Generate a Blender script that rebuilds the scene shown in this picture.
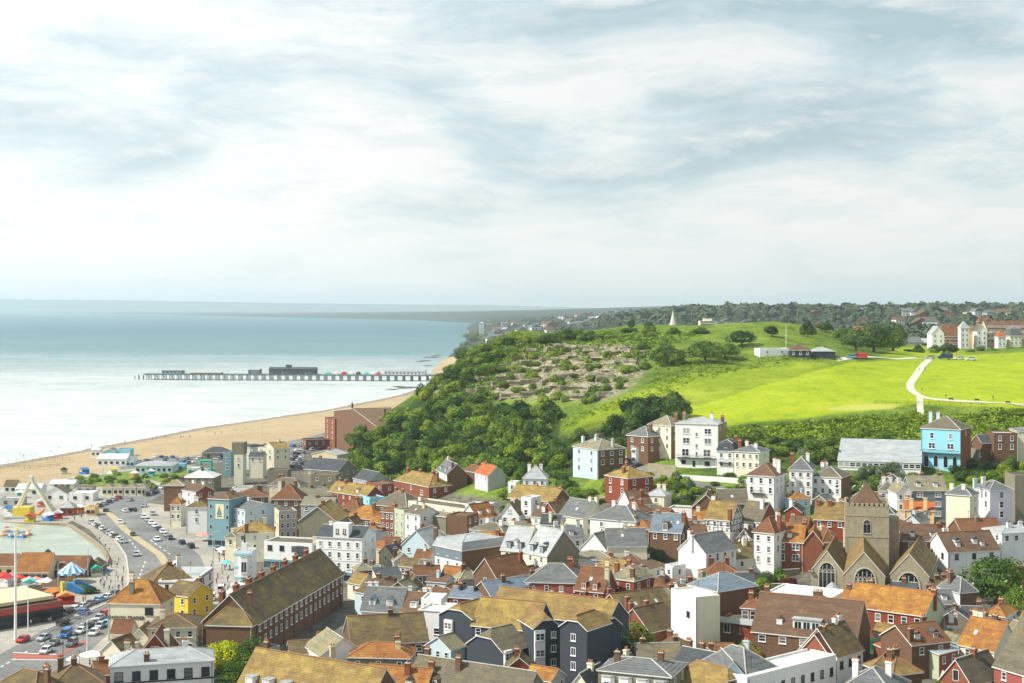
import bpy, bmesh, math, random
import numpy as np
from mathutils import Vector, Matrix
for _o in list(bpy.data.objects): bpy.data.objects.remove(_o)
SC = bpy.context.scene
COL = SC.collection
rad = math.radians
F, HZ, CH, CX = 1422.0, 307.0, 85.0, 512.0      # focal length in px, horizon row, camera height, centre column

# ------------------------------------------------------------------ camera
cam_d = bpy.data.cameras.new('camera'); cam = bpy.data.objects.new('camera', cam_d); COL.objects.link(cam)
cam.location = (0, 0, CH); cam.rotation_euler = (rad(90), 0, 0)
cam_d.sensor_width = 36; cam_d.lens = F/1024*36
cam_d.shift_y = -(341.5-HZ)/1024
cam_d.clip_start = 1; cam_d.clip_end = 80000
SC.camera = cam
# ------------------------------------------------------------------ light
SUN_AZ, SUN_EL = -104, 46            # azimuth from the view direction (minus = towards the sea), elevation
sv = Vector((math.sin(rad(SUN_AZ))*math.cos(rad(SUN_EL)), math.cos(rad(SUN_AZ))*math.cos(rad(SUN_EL)), math.sin(rad(SUN_EL))))
sd = bpy.data.lights.new('sun', 'SUN'); sd.energy = 5.0; sd.angle = rad(1.2); sd.color = (1.0, .95, .86)
sun = bpy.data.objects.new('sun', sd); COL.objects.link(sun)
sun.rotation_euler = (-sv).to_track_quat('-Z', 'Y').to_euler(); sun.location = (0, 0, 300)
SC.view_settings.view_transform = 'Standard'; SC.view_settings.look = 'None'
SC.view_settings.exposure = 0.33; SC.view_settings.gamma = 1; SC.view_settings.use_curve_mapping = False
W = bpy.data.worlds.new("World"); SC.world = W; W.use_nodes = True
nt = W.node_tree; nt.nodes.clear()
def N(nt, t, **k):
    n = nt.nodes.new(t)
    for a, b in k.items():
        if a == 'inp':
            for i, v in b.items(): n.inputs[i].default_value = v
        else: setattr(n, a, b)
    return n
def L(nt, a, ao, b, bi): nt.links.new(a.outputs[ao], b.inputs[bi])
def math_n(nt, op, a, b=None, c=None, clamp=False):
    n = N(nt, 'ShaderNodeMath', operation=op, use_clamp=clamp)
    for i, v in enumerate((a, b, c)):
        if v is None: continue
        if isinstance(v, (int, float)): n.inputs[i].default_value = v
        else: nt.links.new(v, n.inputs[i])
    return n.outputs[0]
def ramp(nt, fac, stops, interp='LINEAR'):
    r = N(nt, 'ShaderNodeValToRGB'); cr = r.color_ramp; cr.interpolation = interp
    while len(cr.elements) < len(stops): cr.elements.new(.5)
    for e, (p, c) in zip(cr.elements, stops):
        e.position = p; e.color = tuple(c)+(1,) if len(c) == 3 else c
    nt.links.new(fac, r.inputs[0]); return r.outputs[0]
def mixc(nt, fac, a, b, mode='MIX'):
    m = N(nt, 'ShaderNodeMix', data_type='RGBA', blend_type=mode)
    for i, v in ((0, fac), (6, a), (7, b)):
        if isinstance(v, (int, float)): m.inputs[i].default_value = v
        elif isinstance(v, tuple): m.inputs[i].default_value = v+(1,) if len(v) == 3 else v
        else: nt.links.new(v, m.inputs[i])
    return m.outputs[2]
sky = N(nt, 'ShaderNodeTexSky', sky_type='NISHITA', sun_disc=False)
sky.sun_elevation = rad(SUN_EL); sky.sun_rotation = rad(SUN_AZ); sky.altitude = 80; sky.air_density = 1.2; sky.dust_density = 2.0
skc = mixc(nt, 1.0, sky.outputs[0], (.085, .085, .085), 'MULTIPLY')
tc = N(nt, 'ShaderNodeTexCoord'); sx = N(nt, 'ShaderNodeSeparateXYZ'); L(nt, tc, 'Generated', sx, 0)
den = math_n(nt, 'ADD', math_n(nt, 'MAXIMUM', sx.outputs[2], 0.0), .075)
cx = math_n(nt, 'DIVIDE', sx.outputs[0], den); cy = math_n(nt, 'DIVIDE', sx.outputs[1], den)
cb = N(nt, 'ShaderNodeCombineXYZ'); nt.links.new(cx, cb.inputs[0]); nt.links.new(cy, cb.inputs[1])
def wnoise(scale, detail, rough, dist, off):
    mp = N(nt, 'ShaderNodeMapping'); L(nt, cb, 0, mp, 0); mp.inputs['Location'].default_value = off
    n = N(nt, 'ShaderNodeTexNoise', inp={'Scale': scale, 'Detail': detail, 'Roughness': rough, 'Distortion': dist})
    L(nt, mp, 0, n, 'Vector'); return n.outputs[0]
def lump(dz):
    mp = N(nt, 'ShaderNodeMapping'); L(nt, tc, 'Generated', mp, 0); mp.inputs['Location'].default_value = (8.4, 3.3, dz); mp.inputs['Scale'].default_value = (1, 1, 3.7)
    def nn(sc, ds, rg_): n = N(nt, 'ShaderNodeTexNoise', inp={'Scale': sc, 'Detail': 12, 'Roughness': rg_, 'Distortion': ds}); L(nt, mp, 0, n, 'Vector'); return n.outputs[0]
    return math_n(nt, 'ADD', math_n(nt, 'MULTIPLY', nn(3.4, .3, .55), .60), math_n(nt, 'MULTIPLY', nn(9.0, .4, .6), .40))
def boost(v): return math_n(nt, 'ADD', math_n(nt, 'MULTIPLY', math_n(nt, 'SUBTRACT', v, .5), 1.75), math_n(nt, 'ADD', math_n(nt, 'MULTIPLY', sx.outputs[2], .22), .482))
dens = boost(lump(0.0)); dens2 = boost(lump(.035))
lit = math_n(nt, 'MULTIPLY', math_n(nt, 'SUBTRACT', dens, dens2), 5.0)
# cloud: bright gaps and lit edges, pale blue-grey bases
ccol = ramp(nt, dens, [(.40, (1.0, 1.0, .99)), (.46, (.93, .965, .965)), (.50, (.76, .87, .90)), (.545, (.62, .765, .815)), (.64, (.49, .64, .70))])
ccol = mixc(nt, math_n(nt, 'MAXIMUM', math_n(nt, 'MINIMUM', lit, .75), 0.0), ccol, (1.0, 1.0, .99))
ccol = mixc(nt, math_n(nt, 'MAXIMUM', math_n(nt, 'MINIMUM', math_n(nt, 'MULTIPLY', lit, -.6), .35), 0.0), ccol, (.55, .70, .76))
hz = ramp(nt, sx.outputs[2], [(0.0, (1, 1, 1)), (.03, (.8, .8, .8)), (.09, (.1,.1,.1)), (.14, (0, 0, 0))])
ccol = mixc(nt, math_n(nt, 'MULTIPLY', hz, .82), ccol, (1.0, 1.02, 1.0))
ccol = mixc(nt, 1.0, ccol, (.765, .765, .765), 'MULTIPLY')
# brighter veil of cloud added low over the sea, away from the sun
dt = N(nt, 'ShaderNodeVectorMath', operation='DOT_PRODUCT'); L(nt, tc, 'Generated', dt, 0); dt.inputs[1].default_value = Vector((-.42, .86, .30)).normalized()
glow = math_n(nt, 'POWER', math_n(nt, 'MAXIMUM', dt.outputs['Value'], 0.0), 14.0)
gc = mixc(nt, 1.0, (.26, .25, .24), mixc(nt, glow, (0, 0, 0), (1, 1, 1)), 'MULTIPLY')
ccol = mixc(nt, 1.0, ccol, gc, 'ADD')
full = mixc(nt, .90, skc, ccol)
bg = N(nt, 'ShaderNodeBackground', inp={'Strength': 1.0}); nt.links.new(full, bg.inputs[0])
wo = N(nt, 'ShaderNodeOutputWorld'); L(nt, bg, 0, wo, 0)
W.cycles.sampling_method = 'MANUAL'; W.cycles.sample_map_resolution = 512
cy_ = SC.cycles
cy_.max_bounces = 5; cy_.diffuse_bounces = 2; cy_.glossy_bounces = 2; cy_.transmission_bounces = 2; cy_.volume_bounces = 2; cy_.transparent_max_bounces = 6
cy_.use_adaptive_sampling = True; cy_.adaptive_threshold = .02; cy_.caustics_reflective = False; cy_.caustics_refractive = False

# ------------------------------------------------------------------ helpers
def tag(o, label=None, cat=None, group=None, kind=None):
    if label: o['label'] = label
    if cat: o['category'] = cat
    if group: o['group'] = group
    if kind: o['kind'] = kind
    return o
def empty(name, loc=(0, 0, 0), rz=0, label=None, cat=None, group=None):
    o = bpy.data.objects.new(name, None); COL.objects.link(o); o.location = loc; o.rotation_euler = (0, 0, rz)
    o.empty_display_size = .5
    return tag(o, label, cat, group)
class MB:
    """collects faces with material slots, links them as one mesh object"""
    def __init__(s): s.v = []; s.f = []; s.m = []; s.smooth = False
    def quad(s, pts, m=0):
        n = len(s.v); s.v += [tuple(p) for p in pts]; s.f.append(tuple(range(n, n+len(pts)))); s.m.append(m); return s
    def faces(s, vs, fs, m=0):
        n = len(s.v); s.v += [tuple(p) for p in vs]
        for f in fs: s.f.append(tuple(i+n for i in f)); s.m.append(m)
        return s
    def box(s, x0, y0, z0, x1, y1, z1, m=0):
        return s.faces([(x0,y0,z0),(x1,y0,z0),(x1,y1,z0),(x0,y1,z0),(x0,y0,z1),(x1,y0,z1),(x1,y1,z1),(x0,y1,z1)],
                       [(3,2,1,0),(4,5,6,7),(0,1,5,4),(1,2,6,5),(2,3,7,6),(3,0,4,7)], m)
    def bar(s, a, b, r, m=0, n=6, r2=None):
        a = Vector(a); b = Vector(b); r2 = r if r2 is None else r2
        d = (b-a).normalized(); u = d.orthogonal().normalized(); w = d.cross(u)
        vs = [a+(u*math.cos(t)+w*math.sin(t))*r for t in [2*math.pi*i/n for i in range(n)]]
        vs += [b+(u*math.cos(t)+w*math.sin(t))*r2 for t in [2*math.pi*i/n for i in range(n)]]
        fs = [(i, (i+1) % n, (i+1) % n+n, i+n) for i in range(n)]+[tuple(reversed(range(n))), tuple(range(n, 2*n))]
        return s.faces(vs, fs, m)
    def prism(s, poly, axis, a, b, m=0):
        """closed prism: poly is a list of 2D points in the plane across axis"""
        n = len(poly)
        def P(p, t): return (t, p[0], p[1]) if axis == 'x' else (p[0], t, p[1]) if axis == 'y' else (p[0], p[1], t)
        vs = [P(p, a) for p in poly]+[P(p, b) for p in poly]
        return s.faces(vs, [(i, (i+1) % n, (i+1) % n+n, i+n) for i in range(n)]+[tuple(reversed(range(n))), tuple(range(n, 2*n))], m)
    def cone(s, x, y, z0, z1, r, m=0, n=12, r2=0.02): return s.bar((x, y, z0), (x, y, z1), r, m, n, r2)
    def mesh(s, name, mats):
        me = bpy.data.meshes.new(name); me.from_pydata([tuple(p) for p in s.v], [], s.f)
        for m in (mats if isinstance(mats, (list, tuple)) else [mats]): me.materials.append(m)
        me.polygons.foreach_set('material_index', s.m)
        bm = bmesh.new(); bm.from_mesh(me); bmesh.ops.recalc_face_normals(bm, faces=bm.faces); bm.to_mesh(me); bm.free()
        if s.smooth: me.polygons.foreach_set('use_smooth', [True]*len(s.f))
        return me
    def build(s, name, mats, parent=None, loc=None, rz=0, mesh=None):
        return place(name, s.mesh(name, mats), parent, loc, rz)
def place(name, me, parent=None, loc=None, rz=0, scale=None):
    o = bpy.data.objects.new(name, me); COL.objects.link(o)
    if parent: o.parent = parent
    if loc is not None: o.location = loc
    if rz: o.rotation_euler = (0, 0, rz)
    if scale is not None: o.scale = scale if isinstance(scale, (tuple, list)) else (scale,)*3
    return o
def np_mesh(name, V, Fq, mats, smooth=True, attrs=None):
    me = bpy.data.meshes.new(name); V = np.asarray(V, 'f4'); Fq = np.asarray(Fq, 'i4'); k = Fq.shape[1]
    me.vertices.add(len(V)); me.vertices.foreach_set('co', V.ravel())
    me.loops.add(Fq.size); me.loops.foreach_set('vertex_index', Fq.ravel())
    me.polygons.add(len(Fq)); me.polygons.foreach_set('loop_start', np.arange(0, Fq.size, k, dtype='i4'))
    try: me.polygons.foreach_set('loop_total', np.full(len(Fq), k, 'i4'))
    except Exception: pass
    me.update(calc_edges=True)
    if smooth: me.polygons.foreach_set('use_smooth', np.ones(len(Fq), bool))
    for m in (mats if isinstance(mats, (list, tuple)) else [mats]): me.materials.append(m)
    for n, a in (attrs or {}).items():
        at = me.attributes.new(n, 'FLOAT', 'POINT'); at.data.foreach_set('value', np.asarray(a, 'f4'))
    return me
def copy_tree(o, loc=None, rz=None, label=None, group=None, parent=None):
    c = o.copy(); COL.objects.link(c)
    if parent: c.parent = parent
    if loc is not None: c.location = loc
    if rz is not None: c.rotation_euler = (0, 0, rz)
    if label: c['label'] = label
    if group: c['group'] = group
    for ch in list(o.children): copy_tree(ch, parent=c)
    return c

# ------------------------------------------------------------------ terrain
def px(x, y, d): return ((x-CX)/F*d, d, CH-(y-HZ)/F*d)
coast_px = [(0,465),(100,447),(200,428),(325,410),(400,395),(432,383),(430,374),(438,364),(452,354),(462,346),(468,338),(470,331),(466,328),(474,323),(420,320.2),(250,316.6),(0,311.7),(-250,309.2)]
coast = [(-310, -2000), (-300, 300), (-290, 600)]
for x, y in coast_px:
    d = CH*F/(y-HZ); coast.append(((x-CX)/F*d, d))
coast.append((-60000, 45000)); coast.append((-60000, -2000))
coast = np.array(coast)
def sdist(X, Y, poly, closed=True):
    """signed distance, positive outside the polygon"""
    X = np.asarray(X, float); Y = np.asarray(Y, float); best = np.full(X.shape, 1e18); ins = np.zeros(X.shape, bool)
    n = len(poly)
    for i in range(n):
        ax, ay = poly[i]; bx, by = poly[(i+1) % n]; dx, dy = bx-ax, by-ay
        t = np.clip(((X-ax)*dx+(Y-ay)*dy)/(dx*dx+dy*dy+1e-9), 0, 1)
        best = np.minimum(best, (X-ax-t*dx)**2+(Y-ay-t*dy)**2)
        if ay != by:
            c = ((ay > Y) != (by > Y)) & (X < (bx-ax)*(Y-ay)/(by-ay)+ax); ins ^= c
    s = np.sqrt(best); return np.where(ins, -s, s)
cp = []
def col(x, *pts):
    for y, d in pts: cp.append((x, d, CH-(y-HZ)/F*d))
def colz(x, *pts):
    for z, d in pts: cp.append((x, d, z))
colz(-500, (-4,150),(-4,400),(-4,900),(-6,2500)); colz(0, (-2,200),(-2,400),(-2,650),(-8,1200)); colz(180, (0,200),(0,350),(0,500),(-3,700),(-8,1200),(-8,3000))
colz(300, (2,200),(2,330),(2,450),(0,600),(-3,760),(-10,900),(-10,1500))
col(345, (466,705),(460,728)); colz(345, (-4,800),(4,400),(4,560),(-8,1300),(-4,3000))
col(372, (478,640),(456,690),(434,715),(420,735)); colz(380, (-5,790))
col(402, (512,525),(482,610),(462,655),(430,695),(400,735)); colz(402, (5,300),(6,420),(4,778),(-8,850),(-5,1500))
col(440, (540,455),(512,512),(484,580),(455,640),(418,680),(392,715),(372,748)); colz(440, (34,770),(0,815),(-6,1000))
col(470, (388,700),(358,745),(341,775)); colz(465, (30,830),(0,950),(-3,1800),(3,4000))
col(500, (563,420),(522,475),(482,535),(452,585),(422,635),(395,685),(366,740),(342,780),(334,812)); colz(500, (6,300),(50,880),(15,1050),(8,1600),(10,3000),(40,8000),(30,20000))
col(550, (520,465),(480,525),(450,570),(420,620),(392,670),(365,720),(341,775),(334,812)); colz(560, (62,880),(30,1100),(25,1800),(35,3500),(55,8000),(40,20000))
col(600, (600,372),(560,410),(522,452),(492,490),(470,515),(450,543),(430,575),(412,608),(394,640),(374,680),(356,720),(337,770),(330,808)); colz(600, (7,295),(66,900),(40,1150),(40,2200),(55,4500),(75,9000))
col(650, (440,540),(410,590),(385,640),(360,690),(338,750),(326,800)); colz(660, (66,950),(52,1400),(72,2500),(70,4500),(90,9000))
col(700, (600,368),(560,404),(520,442),(476,488),(442,528),(412,573),(392,610),(370,655),(352,705),(341,750),(330,810)); colz(700, (8,295),(66,950))
col(760, (356,690),(338,740),(324,800))
col(800, (600,366),(560,400),(520,438),(480,480),(456,508),(430,542),(400,582),(380,622),(362,672),(352,705),(337,770),(324,830)); colz(800, (9,295),(66,1000),(54,1400),(74,2500),(80,5000),(95,9000))
col(900, (600,368),(560,398),(500,455),(470,490),(450,513),(430,540),(415,562),(400,585),(382,625),(367,670),(356,730),(351,800),(346,900)); colz(900, (9,295),(56,1200),(58,1800),(76,2500),(80,5000),(95,9000))
col(1000, (600,370),(560,400),(520,438),(480,480),(450,518),(430,546),(405,580),(382,628),(364,690),(354,760),(346,860)); colz(1000, (10,295),(58,1200),(60,1800),(77,2500),(80,5000),(95,9000))
for xx, sc in ((1250, 0), (1700, 0)):
    colz(xx, (12,200),(14,300),(18,400),(26,480),(40,560),(52,640),(60,760),(62,1200),(66,2500),(90,9000))
colz(600, (6,150)); colz(900, (8,150)); colz(300, (3,120)); colz(0, (0,110))
cp = np.array(cp); cpu = np.stack([(cp[:, 0]-CX)/F*3.2, np.log(cp[:, 1])*2.0], 1)
def tps(A, B):
    r2 = ((A[:, None, :]-B[None, :, :])**2).sum(-1); return r2*np.log(r2+1e-9)*.5
_K = tps(cpu, cpu)+np.eye(len(cpu))*.004; _n = len(cpu)
_A = np.zeros((_n+3, _n+3)); _A[:_n, :_n] = _K; _A[:_n, _n] = 1; _A[:_n, _n+1:] = cpu; _A[_n, :_n] = 1; _A[_n+1:, :_n] = cpu.T
_w = np.linalg.solve(_A, np.concatenate([cp[:, 2], [0, 0, 0]]))
def vnoise(X, Y, s, seed=0):
    rs = np.random.RandomState(seed); T = rs.rand(256, 256)
    x = X/s; y = Y/s; xi = np.floor(x).astype(int); yi = np.floor(y).astype(int); fx = x-xi; fy = y-yi
    fx = fx*fx*(3-2*fx); fy = fy*fy*(3-2*fy)
    a = T[xi % 256, yi % 256]; b = T[(xi+1) % 256, yi % 256]; c = T[xi % 256, (yi+1) % 256]; d = T[(xi+1) % 256, (yi+1) % 256]
    return (a*(1-fx)+b*fx)*(1-fy)+(c*(1-fx)+d*fx)*fy
def sstep(a, b, x): t = np.clip((x-a)/(b-a), 0, 1); return t*t*(3-2*t)
def inpoly_px(PX, PY, poly): return sdist(PX, PY, poly) < 0
ROCK = [(490,376),(515,358),(560,347),(600,346),(645,349),(648,364),(638,380),(616,398),(590,402),(560,398),(520,398),(474,396)]
def ground(X, Y, detail=True):
    X = np.atleast_1d(np.asarray(X, float)); Y = np.atleast_1d(np.asarray(Y, float)); sh = X.shape; X = X.ravel(); Y = Y.ravel()
    Yc = np.maximum(Y, 60.); q = np.stack([X/Yc*3.2, np.log(Yc)*2.0], 1)
    hill = np.empty(len(X))
    for i in range(0, len(X), 20000): hill[i:i+20000] = tps(q[i:i+20000], cpu) @ _w[:_n]
    hill += _w[_n]+q @ _w[_n+1:]
    s = sdist(X, Y, coast)
    low = np.clip(s*.036, -9, 4.4)
    low = np.where(s > 122, 4.4+np.minimum((s-122)*.004, .8), low)
    k = 1.2; h = np.maximum(low, hill)+k*np.exp(-np.abs(low-hill)/k)*.5-0
    h = np.where(hill < low-4, low, h)
    m = sstep(0, 60, s); z = low*(1-m)+h*m
    z = np.where(s < 0, low, z)
    u = X/Yc
    dn = np.interp(u*F+CX, [-600, 0, 120, 250, 400, 480, 560, 640, 700], [235, 238, 215, 175, 130, 112, 60, 10, 0])*(1+.05*(vnoise(u*F, u*0, 60, 3)-.5))
    z = z+dn*sstep(26000, 29500, Y)*(Y > 20000)
    if detail:
        d_ = np.clip((z-14)/20, 0, 1)*(Y < 4000)
        z = z+d_*((vnoise(X, Y, 22, 1)-.5)*2.4+(vnoise(X, Y, 8, 2)-.5)*.9)*(1-.75*lawn_m(X, Y, z))
        PX = X/Yc*F+CX; PY = HZ+(CH-z)/Yc*F
        rk = np.clip(-sdist(PX, PY, ROCK)/10, 0, 1)*(Y > 500)*(Y < 1000)
        zz = z+rk*(vnoise(X, Y, 14, 5)-.3)*7
        st = np.floor(zz/2.6)*2.6+2.6*sstep(.55, .95, (zz/2.6) % 1)
        z = z*(1-rk)+(st*.9+zz*.1+rk*(vnoise(X, Y, 4, 7)-.5)*1.3)*rk
    return z.reshape(sh)
LAWN1 = [(690,428),(640,400),(700,405),(760,385),(850,362),(910,357),(930,356),(1030,352),(1100,352),(1100,412),(1024,408),(960,406),(915,404),(860,412),(800,418),(740,424),(690,430)]
def lawn_m(X, Y, z):
    Yc = np.maximum(Y, 60.); PX = X/Yc*F+CX; PY = HZ+(CH-z)/Yc*F
    return np.clip(-sdist(PX, PY, LAWN1)/8, 0, 1)*(Y > 400)*(Y < 1000)
def gz(x, y): return float(ground(x, y)[0])
def hit(pxx, pyy, dmin=120., dmax=4000.):
    """where the ray through a pixel meets the ground"""
    D = np.exp(np.linspace(math.log(dmin), math.log(dmax), 700)); X = (pxx-CX)/F*D; Z = CH-(pyy-HZ)/F*D
    G = ground(X, D, False); k = np.nonzero(Z <= G)[0]
    if not len(k): i = int(np.argmin(Z-G)); return X[i], D[i], float(G[i])
    i = k[0]
    if i == 0: return X[0], D[0], float(G[0])
    a, b = Z[i-1]-G[i-1], Z[i]-G[i]; t = a/(a-b+1e-9); d = D[i-1]+(D[i]-D[i-1])*t
    x = (pxx-CX)/F*d; return x, d, gz(x, d)
# ------------------------------------------------------------------ materials
MATS = {}
def newmat(name):
    m = bpy.data.materials.new(name); m.use_nodes = True; t = m.node_tree; b = t.nodes['Principled BSDF']; MATS[name] = m
    b.inputs['Specular IOR Level'].default_value = .3
    return m, t, b
def noise(t, scale, detail=4, rough=.55, vec=None, coord='Object', dist=0, scl=None):
    c = N(t, 'ShaderNodeTexCoord'); n = N(t, 'ShaderNodeTexNoise', inp={'Scale': scale, 'Detail': detail, 'Roughness': rough, 'Distortion': dist})
    if scl: mp = N(t, 'ShaderNodeMapping'); mp.inputs['Scale'].default_value = scl; L(t, c, coord, mp, 0); L(t, mp, 0, n, 'Vector')
    else: L(t, c, coord, n, 'Vector')
    return n.outputs[0]
def plain(name, c, rough=.6, metal=0, spec=.3, var=.12):
    m, t, b = newmat(name)
    b.inputs['Roughness'].default_value = rough; b.inputs['Metallic'].default_value = metal; b.inputs['Specular IOR Level'].default_value = spec
    if var:
        f = noise(t, 1.7, 4); d = tuple(v*(1-var*1.4) for v in c); e = tuple(min(1, v*(1+var)) for v in c)
        t.links.new(ramp(t, f, [(.3, d), (.7, e)]), b.inputs[0])
    else: b.inputs[0].default_value = tuple(c)+(1,)
    return m
def wallmat(name, c, stain=(.3, .27, .2), amt=.35, var=.10, course=0):
    """painted render, brick or stone with streaks of weather and patches"""
    m, t, b = newmat(name); b.inputs['Roughness'].default_value = .88
    info = N(t, 'ShaderNodeObjectInfo')
    f = noise(t, .55, 5, .6); fine = noise(t, 3.4, 5, .7); st = noise(t, 1.1, 5, .65, scl=(1, 1, .16))
    base = mixc(t, fine, tuple(v*(1-var*1.6) for v in c), tuple(min(1, v*(1+var*1.3)) for v in c))
    base = mixc(t, math_n(t, 'MULTIPLY', ramp(t, f, [(.45, (0,0,0)), (.7, (1,1,1))]), amt*.7), base, tuple(a*.55+s*.45 for a, s in zip(c, stain)))
    base = mixc(t, math_n(t, 'MULTIPLY', ramp(t, st, [(.5, (0,0,0)), (.78, (1,1,1))]), amt), base, stain)
    if course:
        g = N(t, 'ShaderNodeNewGeometry'); s2 = N(t, 'ShaderNodeSeparateXYZ'); c2 = N(t, 'ShaderNodeTexCoord'); L(t, c2, 'Object', s2, 0)
        a = math_n(t, 'ADD', s2.outputs[0], s2.outputs[1]); cb_ = N(t, 'ShaderNodeCombineXYZ'); t.links.new(a, cb_.inputs[0]); L(t, s2, 2, cb_, 1)
        bk = N(t, 'ShaderNodeTexBrick', inp={'Scale': course, 'Mortar Size': .035, 'Color1': (1,1,1,1), 'Color2': (.72,.72,.72,1), 'Mortar': (.9,.85,.78,1)})
        L(t, cb_, 0, bk, 'Vector'); base = mixc(t, 1.0, base, bk.outputs[0], 'MULTIPLY')
    t.links.new(base, b.inputs[0]); return m
def roofmat(name, c1, c2, c3, patch=.5, row=1.0, rough=.85):
    """tile or slate: c1 base, c2 second tone, c3 lichen patches; courses follow the height"""
    m, t, b = newmat(name); b.inputs['Roughness'].default_value = rough
    big = noise(t, .30, 6, .68, dist=.6); mid = noise(t, .8, 6, .7); fine = noise(t, 3.2, 6, .8); streak = noise(t, .9, 3, .6, scl=(.25, .25, 2.4))
    info = N(t, 'ShaderNodeObjectInfo')
    base = mixc(t, ramp(t, mid, [(.32, (0,0,0)), (.68, (1,1,1))]), c1, c2)
    sh = math_n(t, 'ADD', big, math_n(t, 'MULTIPLY', math_n(t, 'SUBTRACT', info.outputs['Random'], .5), .12))
    pt = ramp(t, math_n(t, 'ADD', math_n(t, 'MULTIPLY', sh, .6), math_n(t, 'MULTIPLY', mid, .4)), [(.60-.25*patch, (0,0,0)), (.76-.25*patch, (1,1,1))])
    base = mixc(t, math_n(t, 'MULTIPLY', pt, .85), base, c3)
    s2 = N(t, 'ShaderNodeSeparateXYZ'); c2n = N(t, 'ShaderNodeTexCoord'); L(t, c2n, 'Object', s2, 0)
    w = math_n(t, 'SINE', math_n(t, 'ADD', math_n(t, 'MULTIPLY', s2.outputs[2], 26/row), math_n(t, 'MULTIPLY', mid, 5)))
    a = math_n(t, 'ADD', math_n(t, 'MULTIPLY', w, .12*row), math_n(t, 'ADD', math_n(t, 'MULTIPLY', fine, .9), math_n(t, 'MULTIPLY', streak, .6)))
    k = ramp(t, math_n(t, 'MULTIPLY', a, .66), [(.30, (.42,.42,.42)), (.70, (1.28,1.28,1.28))])
    t.links.new(mixc(t, 1.0, base, k, 'MULTIPLY'), b.inputs[0])
    bp = N(t, 'ShaderNodeBump', inp={'Strength': .5, 'Distance': .06}); t.links.new(a, bp.inputs['Height']); t.links.new(bp.outputs[0], b.inputs['Normal'])
    return m
WM = {
 'white': wallmat('white_render', (.80,.80,.78), (.40,.38,.32), .36, .05),
 'cream': wallmat('cream_render', (.78,.73,.56), (.42,.38,.27), .30, .05),
 'buff': wallmat('buff_render', (.66,.55,.35), (.36,.31,.2), .35, .06),
 'paleblue': wallmat('pale_blue_render', (.52,.65,.70), (.4,.43,.42), .25, .04),
 'skyblue': wallmat('sky_blue_render', (.28,.62,.74), (.35,.45,.46), .15, .04),
 'tealgrey': wallmat('teal_grey_render', (.19,.33,.37), (.13,.17,.17), .35, .05),
 'charcoal': wallmat('charcoal_cladding', (.05,.06,.075), (.03,.035,.04), .3, .10),
 'brick': wallmat('red_brick', (.29,.10,.052), (.12,.07,.055), .45, .22, 1.6),
 'redpaint': wallmat('red_tile_hanging', (.29,.068,.034), (.14,.06,.04), .35, .15, 2.4),
 'brown': wallmat('brown_brick', (.20,.11,.065), (.09,.065,.05), .5, .22, 1.6),
 'buffbrick': wallmat('yellow_brick', (.42,.31,.13), (.2,.15,.08), .45, .2, 1.6),
 'drab': wallmat('grey_brown_cement', (.24,.22,.155), (.09,.085,.06), .6, .12),
 'flint': wallmat('flint_stone', (.45,.40,.28), (.15,.13,.09), .65, .42, 1.1),
 'grey': wallmat('grey_render', (.42,.43,.42), (.22,.21,.19), .4, .06),
 'lilac': wallmat('pale_lilac_render', (.72,.69,.74), (.45,.42,.42), .22, .04),
 'yellow': wallmat('yellow_render', (.80,.56,.05), (.5,.35,.08), .2, .05),
 'greenish': wallmat('pale_green_render', (.52,.56,.38), (.3,.3,.2), .35, .06),
 'orange': wallmat('apricot_render', (.80,.56,.26), (.5,.34,.18), .3, .06),
 'slatehung': wallmat('blue_slate_hanging', (.20,.26,.30), (.12,.14,.15), .3, .12, 2.4),
 'pinkred': wallmat('faded_red_render', (.33,.09,.075), (.16,.07,.055), .3, .08),
}
RM = {
 'clay': roofmat('clay_tile', (.22,.092,.042), (.145,.066,.035), (.30,.17,.055), .35),
 'orange': roofmat('orange_lichen_tile', (.36,.14,.035), (.22,.09,.04), (.50,.27,.04), .55),
 'gold': roofmat('golden_lichen_tile', (.28,.175,.06), (.17,.115,.055), (.40,.29,.07), .6),
 'olive': roofmat('mossy_tile', (.155,.11,.06), (.10,.075,.045), (.26,.20,.05), .5),
 'brown': roofmat('brown_tile', (.175,.10,.06), (.115,.07,.047), (.24,.155,.07), .4),
 'red': roofmat('new_red_tile', (.50,.14,.045), (.40,.11,.04), (.52,.22,.07), .2),
 'slate': roofmat('grey_slate', (.18,.19,.19), (.11,.12,.125), (.27,.26,.18), .25),
 'dslate': roofmat('dark_slate', (.085,.095,.105), (.055,.062,.07), (.15,.145,.10), .2),
 'bslate': roofmat('blue_slate', (.19,.24,.29), (.14,.18,.22), (.3,.32,.3), .15),
 'lead': roofmat('pale_lead', (.44,.46,.47), (.34,.36,.37), (.52,.52,.47), .35, .7, .6),
 'buffslate': roofmat('lichened_slate', (.28,.255,.17), (.18,.17,.125), (.40,.33,.14), .5),
 'drab': roofmat('grey_brown_tile', (.18,.155,.105), (.12,.105,.075), (.26,.22,.10), .4),
 'white': roofmat('white_membrane', (.80,.80,.78), (.72,.72,.70), (.62,.61,.56), .2, .4, .6),
}
M_frame = plain('white_paint', (.8,.8,.78), .4, var=.04); M_dframe = plain('black_paint', (.03,.035,.04), .4, var=0)
M_glass, _t, _b = newmat('window_glass'); _b.inputs['Roughness'].default_value = .12; _b.inputs['Specular IOR Level'].default_value = .45
_i = N(_t, 'ShaderNodeObjectInfo'); _t.links.new(ramp(_t, _i.outputs['Random'], [(0, (.012,.016,.022)), (.6, (.03,.04,.05)), (.85, (.16,.17,.16)), (1, (.38,.37,.33))]), _b.inputs[0])
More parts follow.
